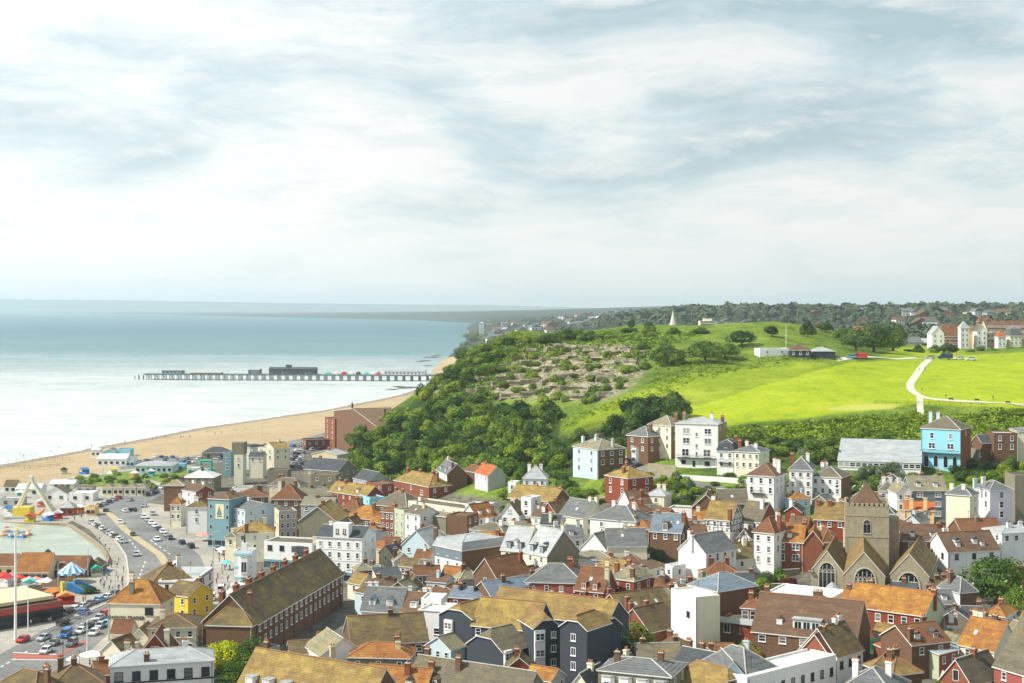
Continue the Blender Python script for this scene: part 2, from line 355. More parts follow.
M_pot = plain('terracotta', (.42,.17,.08), .8); M_coping = plain('pale_mortar', (.50,.48,.40), .85); M_lead = plain('lead_flashing', (.30,.32,.34), .6)
M_ridge = {'clay': plain('clay_ridge', (.30,.15,.07), .8), 'grey': plain('grey_ridge', (.42,.41,.36), .8)}
M_dark = plain('dark_timber', (.035,.03,.028), .7); M_metal = plain('galvanised_steel', (.55,.57,.58), .4, .3, .5); M_iron = plain('black_iron', (.02,.022,.025), .5)
M_conc = plain('pale_concrete', (.50,.48,.42), .9)

def groundmat(name, stops, sc=.02, sc2=.25, rough=.95):
    m, t, b = newmat(name); b.inputs['Roughness'].default_value = rough; b.inputs['Specular IOR Level'].default_value = .1
    a = noise(t, sc, 6, .6, dist=.3); c = noise(t, sc2, 6, .7)
    t.links.new(ramp(t, math_n(t, 'ADD', math_n(t, 'MULTIPLY', a, .55), math_n(t, 'MULTIPLY', c, .45)), stops), b.inputs[0]); return m
# terrain: masks choose town earth, grass, mown lawn, rock, sand
m_ter, t, b = newmat('land'); b.inputs['Roughness'].default_value = .97; b.inputs['Specular IOR Level'].default_value = .05
def at(n): a = N(t, 'ShaderNodeAttribute', attribute_name=n); return a.outputs['Fac']
nb = noise(t, .012, 6, .62, dist=.5); nm = noise(t, .11, 6, .7); nf = noise(t, .7, 5, .75)
def mx(a, b_, k=.5): return math_n(t, 'ADD', math_n(t, 'MULTIPLY', a, 1-k), math_n(t, 'MULTIPLY', b_, k))
rough_g = ramp(t, mx(mx(nb, nm), nf, .35), [(.38, (.03,.055,.013)), (.46, (.075,.12,.02)), (.53, (.14,.205,.026)), (.62, (.24,.28,.05))])
lawn_g = ramp(t, mx(mx(nb, nm, .5), nf, .35), [(.38, (.16,.235,.016)), (.46, (.25,.33,.016)), (.54, (.33,.385,.02)), (.63, (.43,.43,.05))])
town_g = ramp(t, mx(nm, nf), [(.35, (.06,.06,.05)), (.5, (.13,.12,.10)), (.66, (.24,.22,.18))])
sand_g = ramp(t, mx(mx(nb, nm), nf, .3), [(.36, (.30,.225,.135)), (.5, (.40,.305,.185)), (.66, (.49,.39,.26))])
vor = N(t, 'ShaderNodeTexVoronoi', feature='DISTANCE_TO_EDGE', inp={'Scale': .3}); tcr = N(t, 'ShaderNodeTexCoord'); mpr = N(t, 'ShaderNodeMapping'); mpr.inputs['Scale'].default_value = (1, 1, 2.6); L(t, tcr, 'Object', mpr, 0); L(t, mpr, 0, vor, 'Vector')
rock_g = mixc(t, ramp(t, vor.outputs[0], [(.0, (1,1,1)), (.10, (0,0,0))]), ramp(t, mx(nm, nf), [(.36, (.12,.10,.065)), (.48, (.26,.225,.155)), (.62, (.44,.40,.29))]), (.12,.10,.06))
far_g = ramp(t, mx(nb, nm, .3), [(.38, (.02,.036,.028)), (.5, (.035,.05,.036)), (.62, (.06,.075,.05))])
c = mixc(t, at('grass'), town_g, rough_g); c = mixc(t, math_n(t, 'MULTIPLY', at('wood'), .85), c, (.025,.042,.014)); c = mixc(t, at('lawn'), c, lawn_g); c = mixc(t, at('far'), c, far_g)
pale = at('bare'); c = mixc(t, pale, c, (.42,.42,.10))
rkf = math_n(t, 'MULTIPLY', at('rock'), ramp(t, mx(nm, nf, .4), [(.42, (0,0,0)), (.50, (1,1,1))])); c = mixc(t, rkf, c, rock_g)
c = mixc(t, at('sand'), c, sand_g); t.links.new(c, b.inputs[0])
bp = N(t, 'ShaderNodeBump', inp={'Strength': .55, 'Distance': .8}); t.links.new(mx(nm, nf, .6), bp.inputs['Height']); t.links.new(bp.outputs[0], b.inputs['Normal'])

# ------------------------------------------------------------------ terrain mesh
us = np.concatenate([np.linspace(-1.6, -.45, 40, endpoint=False), np.linspace(-.45, .45, 620, endpoint=False), np.linspace(.45, 1.6, 45)])
ds = np.concatenate([np.exp(np.linspace(math.log(30), math.log(260), 40, endpoint=False)), np.exp(np.linspace(math.log(260), math.log(950), 400, endpoint=False)), np.exp(np.linspace(math.log(950), math.log(33000), 300))])
DD, UU = np.meshgrid(ds, us, indexing='ij'); XX = UU*DD; ZZ = ground(XX, DD)
PXX = UU*F+CX; PYY = HZ+(CH-ZZ)/DD*F
def pm(poly, soft=3., warp=0):
    q = sdist((PXX+warp*(vnoise(XX, DD, 9, 11)-.5)).ravel(), (PYY+warp*.6*(vnoise(XX, DD, 9, 12)-.5)).ravel(), poly).reshape(XX.shape); return np.clip(-q/soft+.5, 0, 1)
sdc = sdist(XX.ravel(), DD.ravel(), coast).reshape(XX.shape)
GRASS = [(338,470),(380,486),(440,492),(500,500),(560,512),(620,500),(690,486),(760,500),(800,530),(850,520),(900,496),(1100,500),(1100,300),(430,300)]
grass = np.where(DD > 420, pm(GRASS, 6, 6), 0); grass = np.maximum(grass, sstep(950, 1100, DD)*(sdc > 0))
lawn = pm(LAWN1, 3, 3)*(DD > 400)*(DD < 1000)
LAWN2 = [(535,428),(560,412),(640,398),(700,388),(760,372),(850,358),(760,368),(700,366),(640,382),(600,404),(560,424)]
LAWN2B = [(620,398),(700,372),(800,362),(850,360),(790,380),(720,400),(650,412),(600,425),(560,430),(590,410)]
lawn = np.maximum(lawn, .55*pm(LAWN2B, 8, 8)*(DD > 400)*(DD < 1000))
lawn = np.maximum(lawn, .8*pm([(880,356),(905,346),(950,347),(965,352),(950,356),(905,358)], 3, 2)*(DD > 700)*(DD < 1100))
bare = pm([(827,408),(850,405),(880,403.5),(900,404),(893,408.5),(850,411),(830,411)], 1.5, 1.5)*(DD > 400)*(DD < 900)*.8
rock = pm(ROCK, 9, 8)*(DD > 500)*(DD < 1000)
rock = np.maximum(rock, pm([(425,400),(440,372),(450,350),(458,352),(450,385),(436,402)], 4, 3)*(DD > 600)*(DD < 1000))
sand = np.where((sdc > -40) & (sdc < 118), 1., 0.)*np.clip((118-sdc)/4, 0, 1); sand = np.where(DD > 2400, 0, sand)*(1-grass*(DD < 1000)*(DD > 650)*(XX > -110))
far = np.maximum(sstep(1050, 1500, DD)*(sdc > 30)*(1-sand), (DD > 2400)*1.)
for a_ in (grass,): a_[DD > 9000] = 1
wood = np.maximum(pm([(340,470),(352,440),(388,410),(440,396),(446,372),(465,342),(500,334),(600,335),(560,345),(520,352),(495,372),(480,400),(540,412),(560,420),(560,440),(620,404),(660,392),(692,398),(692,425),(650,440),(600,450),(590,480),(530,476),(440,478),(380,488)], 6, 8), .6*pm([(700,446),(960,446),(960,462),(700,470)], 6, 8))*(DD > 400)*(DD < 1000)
nr, nc = XX.shape; idx = np.arange(nr*nc).reshape(nr, nc)
quads = np.stack([idx[:-1, :-1], idx[:-1, 1:], idx[1:, 1:], idx[1:, :-1]], -1).reshape(-1, 4)
me = np_mesh('ground', np.stack([XX, DD, ZZ], -1).reshape(-1, 3), quads, m_ter, True,
             dict(grass=grass.ravel(), lawn=lawn.ravel(), rock=rock.ravel(), sand=sand.ravel(), far=far.ravel(), bare=bare.ravel(), wood=wood.ravel()))
tag(place('ground', me), kind='structure')

# ------------------------------------------------------------------ sea
m_sea, t, b = newmat('sea_water')
b.inputs['IOR'].default_value = 1.33
cs = N(t, 'ShaderNodeTexCoord'); ss = N(t, 'ShaderNodeSeparateXYZ'); L(t, cs, 'Object', ss, 0)
pn = noise(t, .0013, 5, .6, scl=(.5, 1, 1)); pn2 = noise(t, .006, 5, .62, scl=(.3, 1, 1)); pn3 = noise(t, .02, 4, .6, scl=(.4, 1, 1))
yy = math_n(t, 'ADD', ss.outputs[1], math_n(t, 'MULTIPLY', math_n(t, 'SUBTRACT', pn, .5), 1500))
yy = math_n(t, 'ADD', yy, math_n(t, 'MULTIPLY', math_n(t, 'SUBTRACT', pn2, .5), 800))
yn = math_n(t, 'DIVIDE', yy, 6000)
near = ramp(t, yn, [(.0, (1,1,1)), (.22, (.95,.95,.95)), (.33, (.62,.62,.62)), (.46, (.22,.22,.22)), (.8, (0,0,0))])
# turbid chalky near water, paled further by painted-in glare; deeper green farther out
wc = ramp(t, math_n(t, 'ADD', math_n(t, 'MULTIPLY', pn3, .3), math_n(t, 'MULTIPLY', near, .7)), [(.12, (.03,.12,.15)), (.4, (.10,.20,.215)), (.62, (.27,.32,.32)), (.85, (.47,.50,.485))])
glf = noise(t, .05, 6, .8, scl=(.35, 1, 1)); glf2 = noise(t, .22, 5, .8, scl=(.5, 1, 1))
wc = mixc(t, math_n(t, 'MULTIPLY', near, math_n(t, 'MULTIPLY', ramp(t, math_n(t, 'ADD', math_n(t, 'MULTIPLY', glf, .5), math_n(t, 'MULTIPLY', glf2, .5)), [(.47, (0,0,0)), (.62, (1,1,1))]), .75)), wc, (.80,.82,.80))  # sea sparkle painted into the water colour as whitish specks
t.links.new(wc, b.inputs[0])
t.links.new(math_n(t, 'ADD', math_n(t, 'MULTIPLY', near, .85), .12), b.inputs['Specular IOR Level'])
t.links.new(math_n(t, 'ADD', math_n(t, 'MULTIPLY', near, .16), .42), b.inputs['Roughness'])
w1 = noise(t, .18, 6, .68, scl=(.5, 1, 1)); w2 = noise(t, .03, 4, .6, scl=(.4, 1, 1))
bp = N(t, 'ShaderNodeBump', inp={'Strength': .9, 'Distance': 1.6}); t.links.new(math_n(t, 'ADD', math_n(t, 'MULTIPLY', w1, .5), w2), bp.inputs['Height']); t.links.new(bp.outputs[0], b.inputs['Normal'])
sea = MB(); sea.quad([(-32000, -1500, 0), (9000, -1500, 0), (9000, 31500, 0), (-32000, 31500, 0)])
tag(sea.build('sea', m_sea), kind='structure')
# surf line along the beach: thin foam sheet
m_foam, t, b = newmat('foam'); b.inputs['Roughness'].default_value = .6; t.links.new(ramp(t, noise(t, .25, 5), [(.4, (.5,.55,.53)), (.6, (.8,.82,.8))]), b.inputs[0])
# ------------------------------------------------------------------ haze
m_hz = bpy.data.materials.new('air'); m_hz.use_nodes = True; t = m_hz.node_tree; t.nodes.clear()
pv = N(t, 'ShaderNodeVolumePrincipled', inp={'Color': (.80,.92,1.0,1), 'Density': 6.0e-5, 'Anisotropy': .2}); mo = N(t, 'ShaderNodeOutputMaterial'); L(t, pv, 0, mo, 'Volume')
hz_ = MB(); hz_.box(-34000, -2500, -12, 34000, 34500, 275)
o = hz_.build('haze', m_hz); tag(o, kind='stuff')
# ------------------------------------------------------------------ vegetation
def leafmat(name, lo, mid, hi, tr=.16):
    m, t, b = newmat(name); t.nodes.remove(b); out = [n for n in t.nodes if n.type == 'OUTPUT_MATERIAL'][0]
    info = N(t, 'ShaderNodeObjectInfo'); n1 = noise(t, .22, 3, .6); n2 = noise(t, 1.3, 4, .7)
    f = math_n(t, 'ADD', math_n(t, 'MULTIPLY', n1, .5), math_n(t, 'ADD', math_n(t, 'MULTIPLY', n2, .35), math_n(t, 'MULTIPLY', info.outputs['Random'], .15)))
    c = ramp(t, f, [(.40, lo), (.5, mid), (.60, hi)])
    d = N(t, 'ShaderNodeBsdfDiffuse'); tl = N(t, 'ShaderNodeBsdfTranslucent'); mx_ = N(t, 'ShaderNodeMixShader', inp={0: tr})
    t.links.new(c, d.inputs[0]); t.links.new(mixc(t, 1., c, (1.3, 1.25, .5), 'MULTIPLY'), tl.inputs[0]); L(t, d, 0, mx_, 1); L(t, tl, 0, mx_, 2); L(t, mx_, 0, out, 0)
    return m
LM = {'dark': leafmat('dark_leaves', (.022,.05,.018), (.065,.12,.03), (.15,.22,.045)),
      'mid': leafmat('green_leaves', (.05,.10,.02), (.13,.215,.032), (.27,.36,.055)),
      'light': leafmat('fresh_leaves', (.10,.17,.02), (.20,.29,.025), (.34,.40,.05)),
      'lime': leafmat('lime_leaves', (.16,.24,.01), (.34,.42,.015), (.50,.52,.03)),
      'red': leafmat('copper_leaves', (.09,.03,.025), (.16,.05,.04), (.24,.10,.06)),
      'grey': leafmat('grey_green_leaves', (.07,.11,.05), (.12,.17,.08), (.22,.26,.14))}
M_bark = plain('bark', (.12,.085,.055), .9)
def leaf_quads(P, Nn, size, rs):
    n = len(P); a = rs.normal(size=(n, 3)); Nn = Nn/np.linalg.norm(Nn, axis=1, keepdims=True)
    u = np.cross(Nn, a); u /= np.linalg.norm(u, axis=1, keepdims=True)+1e-9; v = np.cross(Nn, u)
    s = (size*(.6+.8*rs.rand(n)))[:, None]*.5; k = (.6+.5*rs.rand(n))[:, None]
    V = np.stack([P-u*s-v*s*k, P+u*s-v*s*k*.6, P+u*s*.8+v*s*k, P-u*s*.6+v*s*k], 1).reshape(-1, 3)
    return V, np.arange(4*n).reshape(n, 4)
def crown_pts(rs, rx, rz, lobes, n, flat=.25):
    c = rs.normal(size=(lobes, 3)); c /= np.linalg.norm(c, axis=1, keepdims=True); c *= (.35+.35*rs.rand(lobes, 1))
    c[:, 2] = np.abs(c[:, 2])*1.0-.25; r = .30+.24*rs.rand(lobes); c[0] = (0, 0, .1); r[0] = .55
    k = rs.choice(lobes, n, p=r**2/(r**2).sum()); dr = rs.normal(size=(n, 3)); dr /= np.linalg.norm(dr, axis=1, keepdims=True)
    P = c[k]+dr*(r[k]*(.72+.34*rs.rand(n)))[:, None]
    # drop points deep inside other lobes
    dd = np.linalg.norm(P[:, None, :]-c[None], axis=2)/r[None]; keep = (dd.min(1) > .62) & (P[:, 2] > -.5)
    P = P[keep]; Nn = dr[keep]*.8+rs.normal(size=(keep.sum(), 3))*.35+np.array([0, 0, .3])
    return P*np.array([rx, rx, rz]), Nn
CROWNS = {}
def crown_mesh(kind, var, big=False):
    key = (kind, var, big)
    if key not in CROWNS:
        rs = np.random.RandomState(100+var+(50 if big else 0)); rx = 1.0; n = 7500 if big else 2600
        P, Nn = crown_pts(rs, 1.0, [1.0, .85, 1.15, .95][var % 4], [9, 12, 8, 14][var % 4]+(14 if big else 0), n)
        V, Q = leaf_quads(P, Nn, np.full(len(P), .065 if big else .10), rs)
        CROWNS[key] = np_mesh('crown', V, Q, LM[kind], False)
    return CROWNS[key]
TRUNK = MB(); TRUNK.bar((0, 0, 0), (.02, .01, .55), .07, 0, 7, .05); TRUNK.bar((.02, .01, .5), (.28, .1, .95), .035, 0, 5, .015); TRUNK.bar((.02, .01, .5), (-.22, .18, .95), .035, 0, 5, .015); TRUNK.bar((.02, .01, .45), (-.05, -.26, .9), .03, 0, 5, .012)
TRUNK = TRUNK.mesh('trunk', M_bark)
rt = random.Random(7)
def tree(pxx, by, wpx, hpx, kind, label, group=None, name='tree', big=False, d=None, sink=0):
    x, y, z = hit(pxx, by) if d is None else (px(pxx, by, d))
    if pxx < 445 and y > 835: return
    s = y/F; w = wpx*s; h = hpx*s
    o = empty(name, (x, y, z-sink), rt.uniform(0, 6.28), label, name.split('_')[-1] if '_' in name else 'tree', group)
    # crown occupies the upper part of the height
    rz = h*.52; cr = place('crown', crown_mesh(kind, rt.randrange(4), big), o, (0, 0, h*.42)); cr.scale = (w*.55*rt.uniform(.92, 1.1), w*.55*rt.uniform(.92, 1.1), rz*1.05)
    tr = place('trunk', TRUNK, o, (0, 0, -.4)); tr.scale = (w*.55, w*.55, h*.62)
    return o
def bush(pxx, by, wpx, hpx, kind, label, group=None, name='bush', d=None, big=False):
    if 'shrub' in label: name = 'shrub'
    x, y, z = hit(pxx, by) if d is None else (px(pxx, by, d))
    if 330 < pxx < 445 and y > 835: return
    s = y/F; o = place(name, crown_mesh(kind, rt.randrange(4), big), None, (x, y, z+hpx*s*.30), rt.uniform(0, 6.28)); o.scale = (wpx*s*.55, wpx*s*.55, hpx*s*.62)
    return tag(o, label, name, group)
def inp(x, y, poly): return sdist([x], [y], poly)[0] < 0
def scatter_px(poly, sx_, sy_, jit=.45, seed=1):
    r = random.Random(seed); xs = [p[0] for p in poly]; ys = [p[1] for p in poly]; out = []; y = min(ys); row = 0
    while y < max(ys):
        x = min(xs)+(row % 2)*sx_/2
        while x < max(xs):
            a, b_ = x+r.uniform(-jit, jit)*sx_, y+r.uniform(-jit, jit)*sy_
            if inp(a, b_, poly): out.append((a, b_))
            x += sx_
        y += sy_; row += 1
    return out
WOOD1 = [(344,466),(352,442),(368,426),(388,414),(430,404),(480,406),(540,414),(560,420),(540,438),(556,455),(566,478),(530,470),(500,476),(470,474),(440,474),(405,482),(370,480)]
for i, (a, b_) in enumerate(scatter_px(WOOD1, 15, 9.5, seed=3)):
    k = rt.choice(['dark', 'mid', 'dark', 'mid', 'mid', 'light'])
    tree(a, b_, rt.uniform(17, 27), rt.uniform(15, 22), k, {'dark': 'dark green rounded tree in the dense wood below the rocky cliff', 'mid': 'mid green rounded tree in the dense wood below the rocky cliff', 'light': 'pale fresh green tree in the dense wood below the rocky cliff'}[k], 'trees of the wood below the cliff')
WOOD2 = [(404,400),(420,390),(446,372),(458,352),(470,342),(500,338),(560,338),(610,337),(600,342),(560,344),(520,350),(494,368),(474,392),(430,402)]
for a, b_ in scatter_px(WOOD2, 13, 7, seed=5):
    k = rt.choice(['dark', 'mid', 'mid', 'light'])
    bush(a, b_, rt.uniform(14, 22), rt.uniform(9, 14), k, {'dark': 'dark windblown bush on the crest of the seaward headland', 'mid': 'green windblown bush on the crest of the seaward headland', 'light': 'yellow green bush on the crest of the seaward headland'}[k], 'bushes on the crest of the headland')
CLIFF = [(492,368),(520,352),(640,348),(650,368),(630,392),(600,408),(560,404),(520,400),(480,398)]
for a, b_ in scatter_px(CLIFF, 15, 9, seed=8):
    k = rt.choice(['mid', 'mid', 'light'])
    bush(a, b_, rt.uniform(9, 18), rt.uniform(6, 11), k, {'mid': 'green bush clinging to the rocky cliff face', 'light': 'pale green bush clinging to the rocky cliff face'}[k], 'bushes on the cliff face')
CLUMP = [(606,432),(614,412),(640,404),(662,396),(686,398),(690,416),(672,424),(650,420),(632,438)]
for a, b_ in scatter_px(CLUMP, 13, 8, seed=9):
    tree(a, b_+6, rt.uniform(20, 28), rt.uniform(20, 26), 'dark', 'very dark dense tree in the clump behind the tall white house', 'dark trees of the clump behind the tall white house')
BELT = [(575,470),(560,450),(585,440),(615,436),(640,436),(655,440),(640,452),(610,446),(592,466)]
for a, b_ in scatter_px(BELT, 14, 8, seed=10):
    k = rt.choice(['dark', 'mid', 'grey'])
    tree(a, b_+3, rt.uniform(16, 22), rt.uniform(14, 20), k, {'dark': 'dark tree above the pale blue villa', 'mid': 'green tree above the pale blue villa', 'grey': 'greyish green tree above the pale blue villa'}[k], 'trees above the pale blue villa')
GARD = [(500,520),(505,490),(470,486),(430,500),(404,508),(410,490),(440,484),(480,482),(520,470),(560,476),(575,498),(600,492),(602,515),(570,512)]
for a, b_ in scatter_px(GARD, 13, 8, seed=11):
    k = rt.choice(['light', 'mid', 'mid', 'dark'])
    bush(a, b_, rt.uniform(14, 21), rt.uniform(10, 16), k, {'dark': 'dark shrub in the gardens at the foot of the wood', 'mid': 'leafy green shrub in the gardens at the foot of the wood', 'light': 'bright green shrub in the gardens at the foot of the wood'}[k], 'shrubs in the gardens at the foot of the wood')
SLOPE2 = [(598,486),(604,470),(625,470),(650,478),(740,488),(745,500),(720,500),(700,480),(655,488),(640,500),(605,508)]
for a, b_ in scatter_px(SLOPE2, 12, 6, seed=17):
    k = rt.choice(['light', 'mid', 'mid', 'dark'])
    bush(a, b_, rt.uniform(9, 15), rt.uniform(5, 9), k, {'dark': 'dark', 'mid': 'green', 'light': 'bright green'}[k]+' shrub beside the sloping road under the upper row', 'shrubs beside the sloping road')
TERR = [(648,500),(652,482),(680,484),(716,494),(722,512),(690,512),(664,506)]
for a, b_ in scatter_px(TERR, 10, 7, seed=12):
    k = rt.choice(['light', 'mid', 'grey', 'dark'])
    bush(a, b_, rt.uniform(12, 19), rt.uniform(9, 15), k, {'dark': 'dark shrub in the terraced garden below the tall white house', 'mid': 'green shrub in the terraced garden below the tall white house', 'grey': 'grey green shrub in the terraced garden below the tall white house', 'light': 'bright shrub in the terraced garden below the tall white house'}[k], 'shrubs of the terraced garden below the tall white house')
BELT2 = [(735,442),(800,446),(860,452),(915,446),(960,446),(958,456),(905,462),(850,470),(800,466),(745,458)]
for a, b_ in scatter_px(BELT2, 16, 8, seed=13):
    k = rt.choice(['dark', 'mid', 'grey', 'mid'])
    tree(a, b_, rt.uniform(15, 24), rt.uniform(12, 19), k, {'dark': 'dark tree in the belt between the meadow and the upper houses', 'mid': 'green tree in the belt between the meadow and the upper houses', 'grey': 'greyish tree in the belt between the meadow and the upper houses'}[k], 'trees in the belt below the meadow')
SLOPE = [(700,428),(800,424),(905,416),(1024,412),(1040,440),(960,440),(900,440),(820,440),(730,438)]
for a, b_ in scatter_px(SLOPE, 27, 6.5, seed=14):
    k = rt.choice(['mid', 'light', 'light'])
    bush(a, b_, rt.uniform(10, 20), rt.uniform(3.5, 6), k, {'mid': 'low green gorse bush on the rough slope under the mown meadow', 'light': 'low yellow green bush on the rough slope under the mown meadow'}[k], 'low bushes on the rough slope under the meadow')
GARD2 = [(845,498),(850,476),(880,474),(940,484),(958,470),(1000,462),(1030,462),(1030,480),(990,490),(960,486),(930,492),(900,488),(880,492)]
for a, b_ in scatter_px(GARD2, 12, 8, seed=15):
    k = rt.choice(['light', 'mid', 'lime', 'dark', 'grey'])
    bush(a, b_, rt.uniform(13, 20), rt.uniform(10, 16), k, {'dark': 'dark shrub in the gardens around the sky blue house', 'mid': 'green shrub in the gardens around the sky blue house', 'grey': 'silvery shrub in the gardens around the sky blue house', 'light': 'bright shrub in the gardens around the sky blue house', 'lime': 'yellow flowering shrub in the gardens around the sky blue house'}[k], 'shrubs in the gardens around the sky blue house')
SEAF = [(65,480),(100,474),(150,478),(205,472),(205,490),(150,494),(100,488),(66,488)]
for a, b_ in scatter_px(SEAF, 12, 6, seed=16):
    k = rt.choice(['light', 'mid', 'dark'])
    bush(a, b_, rt.uniform(8, 14), rt.uniform(5, 8), k, {'dark': 'dark bush in the seafront garden strip', 'mid': 'green bush in the seafront garden strip', 'light': 'light green bush in the seafront garden strip'}[k], 'bushes of the seafront garden strip')
# single trees: x, base y, width px, height px, kind, label
for a in [
 (667,366,32,26,'dark','broad dark tree, seaward one of three on the green hilltop slope'),(705,364,40,30,'dark','broadest dark tree of three on the green hilltop slope'),(725,358,30,24,'mid','round green tree nearest the hut of three on the hilltop slope'),
 (742,346,30,22,'dark','round dark tree standing on the hill crest above the three broad ones'),(772,338,16,14,'dark','small round tree on the crest behind the white clubhouse'),(808,337,15,18,'dark','narrow dark tree on the crest right above the clubhouse roof'),(826,333,18,12,'dark','low dark tree on the crest inland of the clubhouse'),
 (632,329,8,13,'dark','small upright tree poking above the bare cliff top'),(650,334,16,12,'mid','low spreading tree beside the upright tree on the cliff top'),
 (856,350,30,30,'dark','first tree of the big dark group beside the inland houses, seaward end'),(874,352,40,35,'mid','tallest tree of the big dark group beside the inland houses'),(893,352,34,30,'dark','tree of the big dark group closest to the inland houses'),(842,340,20,16,'dark','dark tree between the crest and the big group near the red van'),
 (996,604,60,64,'mid','large round green tree beside the red brick wall behind the church'),
 (222,672,46,42,'lime','bright yellow green tree beside the white guesthouse with black window frames'),(248,672,32,40,'dark','dark tree between the yellow green tree and the long terrace'),(232,688,40,36,'mid','leafy tree under the yellow green one'),
 (614,668,54,42,'dark','spreading dark tree beside the charcoal clad flats'),(637,648,30,34,'mid','upright dark green tree behind the spreading one beside the charcoal flats'),
 (748,662,26,26,'mid','small round tree below the glass balcony of the brown house'),(673,628,17,18,'lime','round clipped bush tree against the tall pale flats'),
 (660,562,22,16,'grey','flowering tree beside the tall white gable house'),(790,672,32,26,'mid','ragged tree by the brick cottage with mossy roof'),(806,612,1,1,'mid','x'),
 (1016,612,26,34,'mid','round tree at the foot of the red brick wall'),(893,476,20,18,'grey','grey green tree above the long pale roof'),(805,672,20,20,'light','light tree in the yard beside the brick cottage'),
 (560,462,26,28,'dark','dark round tree on the slope above the white villa'),(545,400,1,1,'mid','x'),(970,452,26,16,'grey','bushy tree behind the sky blue house'),(962,600,14,12,'mid','small garden tree under the large round tree'),
]:
    if a[5] != 'x': tree(*a[:5], a[5], None, big=a[2] > 25)
for a in [
 (838,572,1,1,'mid','x'),(760,500,1,1,'mid','x'),(876,520,16,14,'lime','round yellow green bush beside the outside stairs'),(894,518,14,9,'mid','low clipped hedge bush beside the outside stairs'),
 (760,590,26,13,'light','wide green bush in the courtyard garden by the red brick hospital'),(744,592,20,11,'mid','darker bush in the courtyard garden'),(790,586,18,12,'red','copper leaved bush in the courtyard garden'),(790,597,40,9,'lime','lime green hedge along the courtyard lawn'),
 (580,672,20,12,'lime','yellow green bush at the foot of the charcoal flats'),(556,680,12,8,'light','small bush by the entrance of the charcoal flats'),(655,634,16,8,'lime','yellow hedge beside the mossy cottages'),
 (273,645,16,7,'light','small bush in front of the long terrace'),(940,688,18,10,'light','pale green bush at the bottom between the cottages'),(820,520,24,6,'light','clipped hedge under the white hillside houses'),(830,524,16,7,'mid','rounded bush at the end of the clipped hedge'),
 (730,478,14,8,'dark','dark purple bush under the pale yellow house'),(743,484,14,12,'mid','round bush in front of the pale yellow house'),(905,580,16,14,'mid','creeper bush against the end gable of the church'),(951,588,14,14,'mid','bush between the church and the white cottage'),
 (68,562,8,5,'mid','green bush on the island in the boating lake shore'),(76,564,10,4,'light','lighter bush on the boating lake shore'),(92,566,14,6,'mid','leafy bush by the kiosks on the lake shore'),
 (76,592,26,10,'mid','leafy planting beside the carousel'),(90,594,18,8,'dark','darker planting beside the carousel'),
]:
    if a[5] != 'x': bush(*a[:5], a[5])
for a, b_ in scatter_px([(445,338),(470,334),(560,334),(640,330),(700,334),(700,338),(600,340),(480,340)], 17, 5, seed=21):
    k = rt.choice(['mid', 'dark'])
    bush(a, b_, rt.uniform(12, 22), rt.uniform(5, 9), k, {'dark': 'low dark scrub bush along the skyline of the castle hill', 'mid': 'low green scrub bush along the skyline of the castle hill'}[k], 'scrub bushes along the skyline')
# undergrowth that nobody could count
rs = np.random.RandomState(4); PP = []; 
def strew(poly, n, size, up, seed):
    r = np.random.RandomState(seed); xs = [p[0] for p in poly]; ys = [p[1] for p in poly]
    a = r.uniform(min(xs), max(xs), n*2); b_ = r.uniform(min(ys), max(ys), n*2); ok = sdist(a, b_, poly) < 0; a, b_ = a[ok][:n], b_[ok][:n]
    D = np.exp(np.linspace(math.log(300), math.log(1000), 320)); X = (a[:, None]-CX)/F*D; Z = CH-(b_[:, None]-HZ)/F*D
    G = ground(X, np.broadcast_to(D, X.shape), False); k = np.argmax(Z <= G, axis=1); ok = (k > 0)&(D[k] < 900); a = a[ok]; k = k[ok]; d = D[k]*(1-r.rand(len(k))*.006); x = (a-CX)/F*d; z = ground(x, d)
    m = 7; base = np.repeat(np.stack([x, d, z], 1), m, 0); off = r.normal(size=(len(base), 3))*np.array([size, size, size*.35])+np.array([0, 0, up])
    return leaf_quads(base+off, np.abs(r.normal(size=(len(base), 3)))*np.array([.6, .6, 1])*np.sign(r.normal(size=(len(base), 3))*np.array([1, 1, 0])+np.array([0, 0, 1])), np.full(len(base), size), r)
for nm, poly, n, size, kind in [('undergrowth', WOOD1+[], 2600, 1.3, 'mid'), ('scrub', [(430,402),(460,345),(520,336),(700,334),(650,350),(650,370),(560,350),(500,372),(490,400)], 3000, .9, 'mid'),
        ('rough_grass', [(560,430),(600,412),(650,400),(700,376),(840,358),(700,352),(660,350),(650,390),(560,420)], 2600, .55, 'light'), ('gorse', [(690,432),(800,424),(905,414),(1030,412),(1030,445),(960,442),(900,442),(820,442),(700,440)], 5200, .8, 'light')]:
    V, Q = strew(poly, n, size, .25, len(nm)); tag(place(nm, np_mesh(nm, V, Q, LM[kind], False)), kind='stuff')
